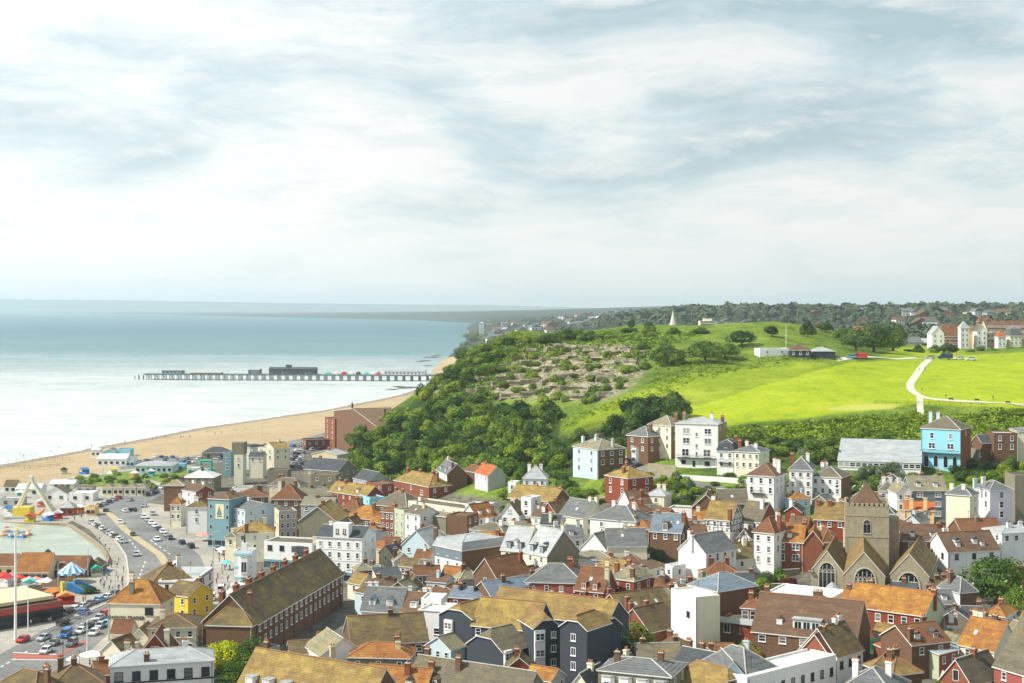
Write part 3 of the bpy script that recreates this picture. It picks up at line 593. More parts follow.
# ------------------------------------------------------------------ far woods and far town
M_farleaf = plain('far_foliage', (.07,.10,.055), .95, var=.5)
def blobs(pts, rs, n=46):
    Vs, Qs, o = [], [], 0
    for (x, y, z, r, h) in pts:
        d = rs.normal(size=(n, 3)); d[:, 2] = np.abs(d[:, 2]); d /= np.linalg.norm(d, axis=1, keepdims=True); P = d*np.array([r, r, h])*(.8+.3*rs.rand(n, 1))+np.array([x, y, z])
        V, Q = leaf_quads(P, d+rs.normal(size=(n, 3))*.3, np.full(n, r*.75), rs); Vs.append(V); Qs.append(Q+o); o += len(V)
    return np.concatenate(Vs), np.concatenate(Qs)
def farwood(n, x0, x1, d0, d1, seed, r0=7, r1=13):
    r = np.random.RandomState(seed); d = r.uniform(d0, d1, n); x = (r.uniform(x0, x1, n)-CX)/F*d; z = ground(x, d, False); s = sdist(x, d, coast)
    return [(a, b, c, q, q*1.05) for a, b, c, q, e in zip(x, d, z, r.uniform(r0, r1, n), s) if e > 60]
pts = farwood(700, 600, 1150, 2250, 2700, 1)+farwood(420, 640, 1150, 1250, 2200, 2, 5, 9)+farwood(300, 480, 680, 2600, 5000, 3, 6, 12)
V, Q = blobs(pts, np.random.RandomState(5)); tag(place('far_wood', np_mesh('far_wood', V, Q, M_farleaf, False)), kind='stuff')
rs = np.random.RandomState(12)
FH = {}
for wn in ('white', 'cream', 'brick', 'grey'):
    b_ = MB(); b_.box(-6, -5, -3, 6, 5, 7); b_.prism([(-6.6, 7), (6.6, 7), (0, 11)], 'y', -5.4, 5.4, 1) if wn in ('white', 'brick') else b_.prism([(-5.6, 7), (5.6, 7), (0, 10.5)], 'x', -6.5, 6.5, 1)
    for q in (-3.6, 0, 3.6):
        for zz in (1.5, 4.6): b_.box(q-.7, -5.06, zz, q+.7, -4.9, zz+1.5, 2)
    FH[wn] = b_.mesh('far_house', [WM[wn], RM['brown' if wn in ('brick', 'cream') else 'slate'], M_glass])
def farhouse(a, b_, d, wn, label, group, sc=1.0, rz=0):
    x = (a-CX)/F*d; z = max(gz(x, d), 2) if b_ is None else CH-(b_-HZ)/F*d
    tag(place('far_house', FH[wn], None, (x, d, z), rz, (sc*rt.uniform(.9, 1.6), sc, sc*rt.uniform(.8, 1.25))), label, 'house', group)
DESC = {'white': 'white walled', 'cream': 'cream walled', 'brick': 'brick', 'grey': 'grey walled'}
for i in range(52):
    wn = rt.choice(['white', 'white', 'cream', 'brick', 'grey']); farhouse(rt.uniform(486, 650), None, rt.uniform(2800, 4600), wn, f'tiny {DESC[wn]} house in the hazy resort town beyond the headland', 'houses of the hazy town beyond the headland', 1.5, rt.uniform(-.5, .5))
for i in range(40):
    wn = rt.choice(['white', 'cream', 'brick', 'grey']); farhouse(rt.uniform(680, 1030), None, rt.uniform(1300, 2450), wn, f'small {DESC[wn]} house among trees on the distant inland ridge', 'houses among trees on the inland ridge', 1.1, rt.uniform(-.6, .6))
# distant landmarks
M_sp = plain('pale_spire_stone', (.62,.58,.48), .8)
x, y = (673-CX)/F*1500, 1500; z = CH-(334-HZ)/F*1500
o = empty('church_spire', (x, y, z), .3, 'pale stone church spire pointing above the castle hill skyline', 'church spire')
b_ = MB(); b_.box(-3.2, -3.2, -12, 3.2, 3.2, 8); b_.build('tower', M_sp, o); b_ = MB(); b_.cone(0, 0, 8, 25, 4.2, 0, 8); b_.build('spire', M_sp, o)
for sx_ in (-1, 1):
    for sy_ in (-1, 1): b_ = MB(); b_.cone(sx_*2.9, sy_*2.9, 8, 11.5, .7, 0, 6); b_.build('pinnacle', M_sp, o)
x, y = (853-CX)/F*2450, 2450; z = CH-(319-HZ)/F*2450
o = empty('water_tower', (x, y, z), 0, 'dark domed water tower standing on the distant wooded ridge', 'tower')
b_ = MB(); b_.bar((0,0,-25), (0,0,12), 6.4, 0, 14); b_.build('shaft', WM['brown'], o); b_ = MB(); b_.bar((0,0,12), (0,0,14), 7.4, 0, 14); b_.bar((0,0,14), (0,0,19), 6.6, 0, 14, 3); b_.bar((0,0,19), (0,0,22), 3, 0, 14, .4); b_.build('dome', RM['dslate'], o)
def block(px0, px1, top, bot, d, m, label, floors=6, name='apartment_block'):
    x0, x1 = (px0-CX)/F*d, (px1-CX)/F*d; zt, zb = CH-(top-HZ)/F*d, CH-(bot-HZ)/F*d
    o = empty(name, ((x0+x1)/2, d, zb), 0, label, 'building'); w = (x1-x0)/2; h = zt-zb
    b_ = MB(); b_.box(-w, 0, -8, w, 14, h); b_.build('wall', m, o); b_ = MB(); b_.box(-w*.5, 3, h, w*.5, 9, h+2.5); b_.build('roof_housing', m, o)
    for i in range(floors):
        b_ = MB(); zz = (i+.45)/floors*h; b_.box(-w*.9, -.15, zz, w*.9, .02, zz+h/floors*.4); b_.build('window_band', M_glass, o)
block(479, 484, 323, 333, 3300, WM['white'], 'slim pale tower block, one of a pair on the far shore', 8)
block(486, 492, 321, 333, 3350, WM['grey'], 'taller grey tower block of a pair on the far shore', 9)
block(868, 886, 313, 320, 2480, WM['brown'], 'long brown flats block beside the domed tower on the ridge', 4)
block(700, 716, 321, 331, 1500, WM['cream'], 'cream mansion block in front of the ridge trees beside the spire', 4)
block(556, 596, 322, 328, 4200, WM['white'], 'long white seafront block in the hazy far town', 5)
# ------------------------------------------------------------------ building kit
WIN = {}; M_dglass = plain('leaded_glass', (.015,.02,.025), .15, 0, .4, 0)
def win_mesh(w, h, style):
    key = (round(w, 1), round(h, 1), style)
    if key in WIN: return WIN[key]
    w, h = key[0], key[1]; b = MB(); fr = M_dframe if style in ('dark', 'darkdouble') else M_frame
    t = .13 if style != 'plain' else .07; y0, y1 = -.09, .03
    b.box(-w/2, y0, -h/2, -w/2+t, y1, h/2); b.box(w/2-t, y0, -h/2, w/2, y1, h/2); b.box(-w/2+t, y0, h/2-t, w/2-t, y1, h/2); b.box(-w/2+t, y0, -h/2, w/2-t, y1, -h/2+t)
    if style in ('sash', 'dark', 'grid'): b.box(-w/2+t, y0+.02, -.045, w/2-t, y1, .045)
    if style in ('casement', 'grid', 'darkdouble'): b.box(-.045, y0+.03, -h/2+t, .045, y1, h/2-t)
    if style == 'double': b.box(-.09, y0+.01, -h/2+t, .09, y1, h/2-t); b.box(-w/2+t, y0+.03, -.04, -.09, y1, .04); b.box(.09, y0+.03, -.04, w/2-t, y1, .04)
    if style != 'plain': b.box(-w/2-.1, -.2, -h/2-.12, w/2+.1, y1, -h/2)
    g = MB(); g.quad([(-w/2+t*.5, -.025, -h/2+t*.5), (w/2-t*.5, -.025, -h/2+t*.5), (w/2-t*.5, -.025, h/2-t*.5), (-w/2+t*.5, -.025, h/2-t*.5)])
    WIN[key] = (b.mesh('window', fr), g.mesh('pane', M_glass)); return WIN[key]
def arch_mesh(w, h, stone, n=3):
    key = ('arch', round(w, 1), round(h, 1), stone.name, n)
    if key in WIN: return WIN[key]
    pts = [(-w/2, 0), (w/2, 0)]; hs = h-w*.62
    for i in range(9):
        a = math.pi*i/8; pts.append((w/2*math.cos(a), hs+w*.62*math.sin(a)))
    g = MB(); g.faces([(p[0], -.04, p[1]) for p in pts], [tuple(range(len(pts)))])
    b = MB(); R = pts[1:]
    for i in range(len(R)-1): b.bar((R[i][0], -.06, R[i][1]), (R[i+1][0], -.06, R[i+1][1]), w*.045, 0, 4)
    b.bar((-w/2, -.06, 0), (-w/2, -.06, hs), w*.045, 0, 4); b.box(-w/2-.1, -.2, -.2, w/2+.1, .02, 0)
    for i in range(1, n): x = -w/2+w*i/n; b.bar((x, -.07, 0), (x, -.07, hs+w*.45*math.sqrt(max(0, 1-(2*x/w)**2))), w*.022, 0, 4)
    if n > 1:
        b.bar((-w/2, -.07, hs), (w/2, -.07, hs), w*.02, 0, 4)
        for i in range(n): x = -w/2+w*(i+.5)/n; b.bar((x-w/n/2, -.07, hs), (x, -.07, hs+w*.2), w*.018, 0, 4); b.bar((x+w/n/2, -.07, hs), (x, -.07, hs+w*.2), w*.018, 0, 4)
    WIN[key] = (b.mesh('window', stone), g.mesh('pane', M_dglass)); return WIN[key]
def roof_solid(polys, th=.2, caps=(), fascia=1):
    b = MB(); ed = {}
    key = lambda p: (round(p[0], 3), round(p[1], 3), round(p[2], 3))
    for p in polys:
        b.quad(p, 0); b.quad([(q[0], q[1], q[2]-th) for q in reversed(p)], 2)
        for i in range(len(p)):
            a, c = key(p[i]), key(p[(i+1) % len(p)]); k = (min(a, c), max(a, c)); ed.setdefault(k, []).append((p[i], p[(i+1) % len(p)]))
    for v in ed.values():
        if len(v) == 1:
            a, c = v[0]; b.quad([a, (a[0], a[1], a[2]-th), (c[0], c[1], c[2]-th), c], 2)
    for a, c in caps: b.bar(a, c, .15, 1, 5)
    return b
POT = MB(); POT.bar((0, 0, 0), (0, 0, .55), .17, 0, 8, .13); POT = POT.mesh('chimney_pot', M_pot)
CHM = {}
def chim_mesh(w, d, h, m):
    k = (round(w, 1), round(d, 1), round(h, 1), m)
    if k not in CHM:
        w, d, h = k[:3]; b = MB(); b.box(-w/2, -d/2, 0, w/2, d/2, h-.35); b.box(-w/2-.1, -d/2-.1, h-.35, w/2+.1, d/2+.1, h-.12); b.box(-w/2+.04, -d/2+.04, h-.12, w/2-.04, d/2-.04, h, 1); CHM[k] = b.mesh('chimney', [WM[m], M_coping])
    return CHM[k]
FOOT = []; ra = random.Random(77)
def solve(e, h, xx):
    """distance at which height ground+h shows at pixel row e"""
    d = 400.
    for _ in range(12):
        z = gz((xx-CX)/F*d, d) if False else float(ground((xx-CX)/F*d, d, False)[0]); dn = (CH-z-h)*F/(e-HZ); d = .5*d+.5*min(max(dn, 60), 1500)
    return d
class Blk:
    """one block of a building: a local frame with x along the front, y into the building"""
    def __init__(s, root, ox, oy, oz, yaw, W, D, H, R, wall): s.root, s.ox, s.oy, s.oz, s.yaw, s.W, s.D, s.H, s.R, s.wall = root, ox, oy, oz, yaw, W, D, H, R, wall
    def put(s, name, me, x=0, y=0, z=0, rz=0, parent=None, scale=None):
        if parent is not None: return place(name, me, parent, (x, y, z), rz, scale)
        c, n = math.cos(s.yaw), math.sin(s.yaw)
        return place(name, me, s.root, (s.ox+c*x-n*y, s.oy+n*x+c*y, s.oz+z), s.yaw+rz, scale)
    def face(s, side, u, z, off=0):
        """local position on a wall: u from -.5 to .5 along it"""
        if side == 'f': return (u*s.W, -off, z, 0)
        if side == 'r': return (s.W/2+off, s.D/2+u*s.D, z, math.pi/2)
        if side == 'l': return (-s.W/2-off, s.D/2-u*s.D, z, -math.pi/2)
        return (-u*s.W, s.D+off, z, math.pi)
    def window(s, side, u, z, w=1.0, h=1.5, style='sash', off=0):
        f, g = win_mesh(w, h, style); o = s.put('window', f, *s.face(side, u, z, off)[:3], s.face(side, u, z)[3]); place('pane', g, o); return o
    def arch(s, side, u, z, w, h, n=3, stone=None):
        f, g = arch_mesh(w, h, stone or M_frame, n); p = s.face(side, u, z); o = s.put('window', f, p[0], p[1], p[2], p[3]); place('pane', g, o); return o
    def wins(s, side, cols, rows, w=1.0, h=1.5, style='sash', top=1.3, step=2.9, margin=.5):
        for r in range(rows):
            for c in range(cols): s.window(side, (c+.5)/cols-.5, s.H-top-r*step, w, h*(1 if r else .9), style)
    def part(s, name, mb, mats, *a, **k): return s.put(name, mb.mesh(name, mats), *a, **k)
    def rz(s, x, y):
        """height of the roof at a local point (gable along x, or hip)"""
        p = s.R/(s.D/2); return s.H+p*min(y, s.D-y)
    def chimney(s, x, y, mat='brown', h=None, w=1.1, d=.75, pots=2, base=None):
        base = s.H+.2 if base is None else base; top = s.H+s.R+(1.3 if h is None else h)
        o = s.put('chimney', chim_mesh(w, d, top-base, mat), x, y, base)
        for i in range(pots): place('chimney_pot', POT, o, ((i-(pots-1)/2)*w/max(pots, 1), 0, top-base))
    def dormer(s, x, yf=1.0, w=1.5, h=1.35, m='dslate', roof='flat', slope=None, style='casement', cheek=None):
        p = slope or s.R/(s.D/2); z0 = s.H+p*yf; L_ = h/p+.5; b = MB()
        b.box(-w/2, 0, -.1, w/2, L_, h, 1)
        if roof == 'flat': b.box(-w/2-.12, -.15, h, w/2+.12, L_+.1, h+.12, 0)
        else: b.prism([(-w/2-.15, h), (w/2+.15, h), (0, h+w*.45)], 'y', -.15, L_+w*.5/p, 0)
        o = s.part('dormer', b, [RM[m], WM[cheek or s.wall]], x, yf, z0)
        f, g = win_mesh(w-.25, h-.25, style); wi = place('window', f, o, (0, 0, h/2))
        return o
    def skylight(s, x, y, w=.8, l=1.1):
        p = s.R/(s.D/2); z = s.H+p*y; a = math.atan(p); b = MB(); b.box(-w/2, -l/2, -.05, w/2, l/2, .12); b.box(-w/2+.1, -l/2+.1, .12, w/2-.1, l/2-.1, .13, 1)
        o = s.part('skylight', b, [M_lead, M_skyl], x, y, z+.08); o.rotation_euler = (a, 0, s.yaw); return o
    def door(s, side, u, col=None, w=1.0, h=2.1, z=0.1): 
        b = MB(); b.box(-w/2, -.08, 0, w/2, .02, h); b.box(-w/2-.14, -.06, 0, -w/2, .02, h+.15, 1); b.box(w/2, -.06, 0, w/2+.14, .02, h+.15, 1); b.box(-w/2, -.06, h, w/2, .02, h+.15, 1)
        p = s.face(side, u, z); s.part('door', b, [col or M_dframe, M_frame], *p)
    def shop(s, col, h=3.0, side='f', u0=-.5, u1=.5):
        Wd = (s.W if side in 'fb' else s.D)*(u1-u0); b = MB(); b.box(-Wd/2, -.25, h-.7, Wd/2, .02, h); n = max(1, int(Wd/2.6))
        for i in range(n+1): x = -Wd/2+Wd*i/n; b.box(x-.12 if i else x, -.18, 0, x+.12 if i < n else x, .02, h-.7)
        b.box(-Wd/2, -.16, 0, Wd/2, .02, .55)
        p = s.face(side, (u0+u1)/2, .02); o = s.part('shopfront', b, [col], *p)
        g = MB(); g.quad([(-Wd/2, -.05, .5), (Wd/2, -.05, .5), (Wd/2, -.05, h-.7), (-Wd/2, -.05, h-.7)]); place('pane', g.mesh('pane', M_glass), o)
    def balcony(s, z, u0=-.45, u1=.45, dep=1.0, m=None, side='f', glass=False, hh=1.0):
        Wd = (s.W if side in 'fb' else s.D)*(u1-u0); b = MB(); b.box(-Wd/2, -dep, -.18, Wd/2, 0, 0); 
        if glass: b.box(-Wd/2, -dep, 0, Wd/2, -dep+.05, hh, 1)
        else:
            b.box(-Wd/2, -dep, hh-.08, Wd/2, -dep+.07, hh); n = int(Wd/.35)
            for i in range(n+1): x = -Wd/2+(Wd-.04)*i/n; b.box(x, -dep+.01, 0, x+.04, -dep+.05, hh-.08)
        p = s.face(side, (u0+u1)/2, z); s.part('balcony', b, [m or M_iron, M_bglass], *p)
    def bay(s, u, z0, z1, w=2.2, dep=.9, m='white', roof='dslate', side='f', rows=1):
        b = MB(); poly = [(-w/2, 0), (-w*.3, -dep), (w*.3, -dep), (w/2, 0)]; b.prism(poly, 'z', z0, z1); b.prism([(x*1.08, y*1.1) for x, y in poly], 'z', z1, z1+.2, 1)
        p = s.face(side, u, 0); o = s.part('bay_window', b, [WM[m], RM[roof]], *p)
        for r in range(rows):
            zc = z0+(r+.5)*(z1-z0)/rows; f, g = win_mesh(w*.5, (z1-z0)/rows*.55, 'casement'); place('window', f, o, (0, -dep, zc)).update_tag(); place('glazing', g, o, (0, -dep, zc))
    def pipe(s, u, side='f', m=None):
        b = MB(); b.bar((0, -.1, -1), (0, -.1, s.H), .06, 0, 5); s.part('drainpipe', b, m or M_iron, *s.face(side, u, 0))
    def band(s, z, m=None, h=.22, side='f'):
        Wd = s.W if side in 'fb' else s.D; b = MB(); b.box(-Wd/2-.06, -.1, 0, Wd/2+.06, .02, h); s.part('string_course', b, m or M_frame, *s.face(side, 0, z))
    def timber(s, side, gable=False, n=5, z0=2.8):
        Wd = s.W if side in 'fb' else s.D; b = MB(); H = s.H
        for z in (z0, H-.15, (z0+H)/2): b.box(-Wd/2, -.06, z, Wd/2, .02, z+.18)
        for i in range(n+1): x = -Wd/2+(Wd-.18)*i/n; b.box(x, -.055, z0, x+.18, .02, H)
        for i in (0, n-1): x = -Wd/2+Wd*i/n; b.bar((x+.1, -.04, z0), (x+Wd/n, -.04, H), .08, 0, 4)
        if gable:
            b.box(-.1, -.06, H, .1, .02, H+s.R*.95)
            for sg in (-1, 1): b.bar((sg*Wd*.25, -.04, H), (0, -.04, H+s.R*.7), .09, 0, 4); b.bar((sg*Wd/2, -.05, H), (0, -.05, H+s.R), .13, 0, 4)
            b.box(-Wd*.27, -.05, H+s.R*.42, Wd*.27, .02, H+s.R*.42+.16)
        s.part('timber_framing', b, M_dark, *s.face(side, 0, 0))
M_skyl = plain('skylight_glass', (.55,.6,.62), .15, 0, .5, 0); M_bglass = plain('balcony_glass', (.5,.56,.56), .1, 0, .5, 0)
CNT = [0]
def building(label, x0, e0, x1, e1, h, ry, D, roof='side', wall='white', rm='clay', fr=None, rt=None, lf=None, ch=(), cm=None, lw=None, rw=None, style='sash', ww=1.15, wh=1.65,
             dorm=0, dm=None, sky=0, root=None, name='house', cap=None, ov=.3, group=None, top=1.3, step=2.9, drop=5, dy=1.0, dd=None, yw=None, auto=True, R=None, pots=2, catg=None):
    if dd:
        d0, d1 = dd if isinstance(dd, tuple) else (dd, dd); h = CH-((e0+e1)/2-HZ)/F*(d0+d1)/2-float(ground(((x0+x1)/2-CX)/F*(d0+d1)/2, (d0+d1)/2, False)[0])
    else: d0 = solve(e0, h, x0); d1 = solve(e1, h, x1)
    A = Vector(((x0-CX)/F*d0, d0)); B = Vector(((x1-CX)/F*d1, d1)); v = B-A; Wm = v.length; yaw = math.atan2(v.y, v.x); c = (A+B)/2
    if yw is not None: c.y = (d0+d1)/2; c.x = ((x0+x1)/2-CX)/F*c.y; yaw = rad(yw); Wm = (x1-x0)/F*c.y/math.cos(yaw)
    z = float(ground(c.x, c.y, False)[0])
    n = Vector((-math.sin(yaw), math.cos(yaw)))
    if R is None:
        dr = 0 if 'front' in roof else D/2; q = c+n*dr; R = CH-(ry-HZ)/F*q.y-z-h
        if roof == 'mono': q = c+n*D; R = CH-(ry-HZ)/F*q.y-z-h
        R = min(max(R, .5), (D if 'front' not in roof else Wm)*.62) if roof not in ('flat',) else max(.5, 0)
    if root is None:
        root = empty(name, (c.x, c.y, z), yaw, label, catg or 'house', group); CNT[0] += 1; s = Blk(root, 0, 0, 0, 0, Wm, D, h, R, wall)
    else:
        q = Vector((c.x-root.location.x, c.y-root.location.y)); a = -root.rotation_euler.z; s = Blk(root, q.x*math.cos(a)-q.y*math.sin(a), q.x*math.sin(a)+q.y*math.cos(a), z-root.location.z, yaw+a, Wm, D, h, R, wall)
    FOOT.append((root['label'] if 'label' in root else label, [tuple(c+Vector((math.cos(yaw), math.sin(yaw)))*a*Wm/2+n*b*D) for a, b in ((-1, 0), (1, 0), (1, 1), (-1, 1))], h))
    w2 = Wm/2; W_ = [WM[wall], WM[lw or wall], WM[rw or wall]]; b = MB(); zb = -drop; H = h
    side_roofs = ('side', 'half'); 
    # walls: faces front, right, back, left
    fz = {'f': [(-w2, 0, zb), (w2, 0, zb), (w2, 0, H), (-w2, 0, H)], 'r': [(w2, 0, zb), (w2, D, zb), (w2, D, H), (w2, 0, H)], 'b': [(w2, D, zb), (-w2, D, zb), (-w2, D, H), (w2, D, H)], 'l': [(-w2, D, zb), (-w2, 0, zb), (-w2, 0, H), (-w2, D, H)]}
    if roof == 'side': fz['r'].insert(3, (w2, D/2, H+R)); fz['l'].insert(3, (-w2, D/2, H+R))
    if roof == 'half': 
        for k, sx_ in (('r', 1), ('l', -1)): y1, y2 = (D*.7, D*.3) if k == 'r' else (D*.3, D*.7); fz[k].insert(3, (sx_*w2, y1, H+R*.6)); fz[k].insert(4, (sx_*w2, y2, H+R*.6))
    if roof == 'front': fz['f'].insert(3, (0, 0, H+R)); fz['b'].insert(3, (0, D, H+R))
    if roof == 'halffront': fz['f'][3:3] = [(w2*.4, 0, H+R*.6), (-w2*.4, 0, H+R*.6)]; fz['b'][3:3] = [(-w2*.4, D, H+R*.6), (w2*.4, D, H+R*.6)]
    if roof == 'mono': fz['r'][2] = (w2, D, H+R); fz['l'][3] = (-w2, D, H+R); fz['b'][2:] = [(-w2, D, H+R), (w2, D, H+R)]
    b.quad(fz['f'], 0); b.quad(fz['r'], 2); b.quad(fz['b'], 0); b.quad(fz['l'], 1)
    if roof == 'flat':
        pr = .55; b.quad([(-w2, 0, H-.02), (w2, 0, H-.02), (w2, D, H-.02), (-w2, D, H-.02)], 0)
        b.box(-w2, 0, H, w2, .28, H+pr); b.box(-w2, D-.28, H, w2, D, H+pr); b.box(-w2, .28, H, -w2+.28, D-.28, H+pr, 1); b.box(w2-.28, .28, H, w2, D-.28, H+pr, 2)
    me_w = bpy.data.meshes.new('wall'); me_w.from_pydata(b.v, [], b.f); [me_w.materials.append(m) for m in W_]; me_w.polygons.foreach_set('material_index', b.m)
    s.put('wall', me_w)
    cps = []; polys = []; o = ov
    if roof in ('side', 'half'):
        p = R/(D/2); ze = H-o*p
        if roof == 'side':
            polys = [[(-w2-o, -o, ze), (w2+o, -o, ze), (w2+o, D/2, H+R), (-w2-o, D/2, H+R)], [(w2+o, D+o, ze), (-w2-o, D+o, ze), (-w2-o, D/2, H+R), (w2+o, D/2, H+R)]]; cps = [((-w2-o, D/2, H+R+.05), (w2+o, D/2, H+R+.05))]
        else:
            k = .6; zc = H+R*k; yc = D/2*k; e = min(D/2*(1-k), w2*.6); xo = w2+o
            polys = [[(-xo, -o, ze), (xo, -o, ze), (xo, yc, zc), (xo-e, D/2, H+R), (-xo+e, D/2, H+R), (-xo, yc, zc)], [(xo, D+o, ze), (-xo, D+o, ze), (-xo, D-yc, zc), (-xo+e, D/2, H+R), (xo-e, D/2, H+R), (xo, D-yc, zc)],
                     [(xo, yc, zc), (xo, D-yc, zc), (xo-e, D/2, H+R)], [(-xo, D-yc, zc), (-xo, yc, zc), (-xo+e, D/2, H+R)]]; cps = [((-xo+e, D/2, H+R+.05), (xo-e, D/2, H+R+.05))]
    elif roof == 'front':
        p = R/w2; ze = H-o*p
        polys = [[(-w2-o, D+o, ze), (-w2-o, -o, ze), (0, -o, H+R), (0, D+o, H+R)], [(w2+o, -o, ze), (w2+o, D+o, ze), (0, D+o, H+R), (0, -o, H+R)]]; cps = [((0, -o, H+R+.05), (0, D+o, H+R+.05))]
    elif roof == 'halffront':
        p = R/w2; ze = H-o*p; k = .6; zc = H+R*k; xc = w2*(1-k); e = min(w2*(1-k), D*.3)
        polys = [[(-w2-o, D+o, ze), (-w2-o, -o, ze), (-xc, -o, zc), (0, -o+e, H+R), (0, D+o-e, H+R), (-xc, D+o, zc)], [(w2+o, -o, ze), (w2+o, D+o, ze), (xc, D+o, zc), (0, D+o-e, H+R), (0, -o+e, H+R), (xc, -o, zc)],
                 [(-xc, -o, zc), (xc, -o, zc), (0, -o+e, H+R)], [(xc, D+o, zc), (-xc, D+o, zc), (0, D+o-e, H+R)]]; cps = [((0, -o+e, H+R+.05), (0, D+o-e, H+R+.05))]
    elif roof in ('hip', 'mansard'):
        xo, y0, y1 = w2+o, -o, D+o
        if roof == 'mansard':
            m_ = .9; hm = R*.72; polys = [[(-xo, y0, H), (xo, y0, H), (xo-m_, y0+m_, H+hm), (-xo+m_, y0+m_, H+hm)], [(xo, y0, H), (xo, y1, H), (xo-m_, y1-m_, H+hm), (xo-m_, y0+m_, H+hm)], [(xo, y1, H), (-xo, y1, H), (-xo+m_, y1-m_, H+hm), (xo-m_, y1-m_, H+hm)], [(-xo, y1, H), (-xo, y0, H), (-xo+m_, y0+m_, H+hm), (-xo+m_, y1-m_, H+hm)]]
            xo, y0, y1, Hb, Rr = xo-m_, y0+m_, y1-m_, H+hm, R-hm
        else: Hb, Rr = H, R
        if xo*2 >= y1-y0: i = min((y1-y0)/2, xo-.05); r0, r1 = (-xo+i, (y0+y1)/2, Hb+Rr), (xo-i, (y0+y1)/2, Hb+Rr)
        else: i = xo; r0, r1 = (0, y0+i, Hb+Rr), (0, y1-i, Hb+Rr)
        a_, b_, c_, d_ = (-xo, y0, Hb), (xo, y0, Hb), (xo, y1, Hb), (-xo, y1, Hb)
        if xo*2 >= y1-y0: polys += [[a_, b_, r1, r0], [b_, c_, r1], [c_, d_, r0, r1], [d_, a_, r0]]; cps = [(r0, r1), (a_, r0), (d_, r0), (b_, r1), (c_, r1)]
        else: polys += [[a_, b_, r0], [b_, c_, r1, r0], [c_, d_, r1], [d_, a_, r0, r1]]; cps = [(r0, r1), (a_, r0), (b_, r0), (c_, r1), (d_, r1)]
    elif roof == 'mono': polys = [[(-w2-o, -o, H-o*R/D), (w2+o, -o, H-o*R/D), (w2+o, D+o, H+R+o*R/D), (-w2-o, D+o, H+R+o*R/D)]]
    elif roof == 'flat': polys = [[(-w2+.28, .28, H+.12), (w2-.28, .28, H+.12), (w2-.28, D-.28, H+.12), (-w2+.28, D-.28, H+.12)]]
    lift = .22
    polys = [[(q[0], q[1], q[2]+(lift if roof != 'flat' else 0)) for q in pl] for pl in polys]; cps = [(Vector(a)+Vector((0, 0, lift)), Vector(c_)+Vector((0, 0, lift))) for a, c_ in cps]
    rb = roof_solid(polys, .2 if roof != 'flat' else .08, cps if cap != 0 else [])
    capm = M_ridge['clay'] if rm in ('clay', 'orange', 'gold', 'red', 'brown', 'olive') else M_ridge['grey']
    mr = bpy.data.meshes.new('roof'); mr.from_pydata([tuple(p) for p in rb.v], [], rb.f); [mr.materials.append(m) for m in (RM[rm], capm, M_frame if cap != 2 else M_dframe)]; mr.polygons.foreach_set('material_index', rb.m)
    s.put('roof', mr)
    rows = max(1, int((H-.6)/step))
    if fr is None: fr = (max(1, round(Wm/2.9)), min(rows, 3))
    if fr: s.wins('f', fr[0], fr[1], ww, wh, style, top, step)
    if rt is None: rt = (max(1, round(D/5)), min(rows, 2)) if yaw < -.2 else 0
    if lf is None: lf = (max(1, round(D/5)), min(rows, 2)) if yaw > .2 else 0
    if rt: s.wins('r', rt[0], rt[1], ww, wh, style, top, step)
    if lf: s.wins('l', lf[0], lf[1], ww, wh, style, top, step)
    cm = cm or rt_c(wall)
    for k in ch: s.chimney(k[0]*Wm, k[1]*D, k[2] if len(k) > 2 else cm, k[3] if len(k) > 3 else None, pots=pots)
    if auto and root['label'] == label and h > 3.6 and (catg or 'house') == 'house' and name == 'house':
        if not ch and roof in ('side', 'hip', 'front') and dd is None:
            u = ra.uniform(-.4, .4); s.chimney((u if roof != 'front' else .0)*Wm, D*(ra.uniform(.35, .65)), cm, None, pots=ra.choice([1, 2, 3]))
        if roof in ('side', 'hip') and dd is None and ra.random() < .6: s.chimney(ra.choice([-.46, .46])*Wm*(1 if roof == 'side' else .5), D*.62, cm, None, pots=3)
        if ra.random() < .7: s.pipe(ra.choice([-.48, .48]), 'f', M_frame if wall in ('brick', 'brown') else M_iron)
        if ra.random() < .5: 
            b_ = MB(); b_.bar((0,0,0),(0,0,2.6),.045,0,4); b_.bar((-.6,0,2.3),(.6,0,2.3),.03,0,4); [b_.bar((q,-.35,2.3),(q,.35,2.3),.02,0,4) for q in (-.4, 0, .4)]; s.part('aerial', b_, M_iron, ra.uniform(-.4, .4)*Wm, D*.5, h+R)
        if roof == 'side' and D >= 8 and not sky and not dorm and R > 2:
            q = ra.random()
            if q < .3: s.skylight(ra.uniform(-.3, .3)*Wm, D*.25)
            elif q < .62: [s.dormer(u*Wm, D*.12, 1.3, 1.25, ra.choice([rm, 'dslate']), ra.choice(['flat', 'gable']), cheek=ra.choice([wall, 'white'])) for u in ((-.25, .22) if Wm > 8 else (ra.uniform(-.2, .2),))]
    for i in range(dorm): s.dormer(((i+.5)/dorm-.5)*Wm, dy, 1.5, 1.35, dm or rm, 'flat')
    for i in range(sky): s.skylight(((i+.5)/sky-.5)*Wm*.8+.4, D*.22)
    return s
def rt_c(w): return {'white': 'white', 'cream': 'cream', 'paleblue': 'paleblue', 'skyblue': 'paleblue', 'lilac': 'white', 'orange': 'orange'}.get(w, 'brick' if w in ('brick', 'redpaint', 'pinkred') else 'brown')
def H(*a, **k): return building(*a, **k)
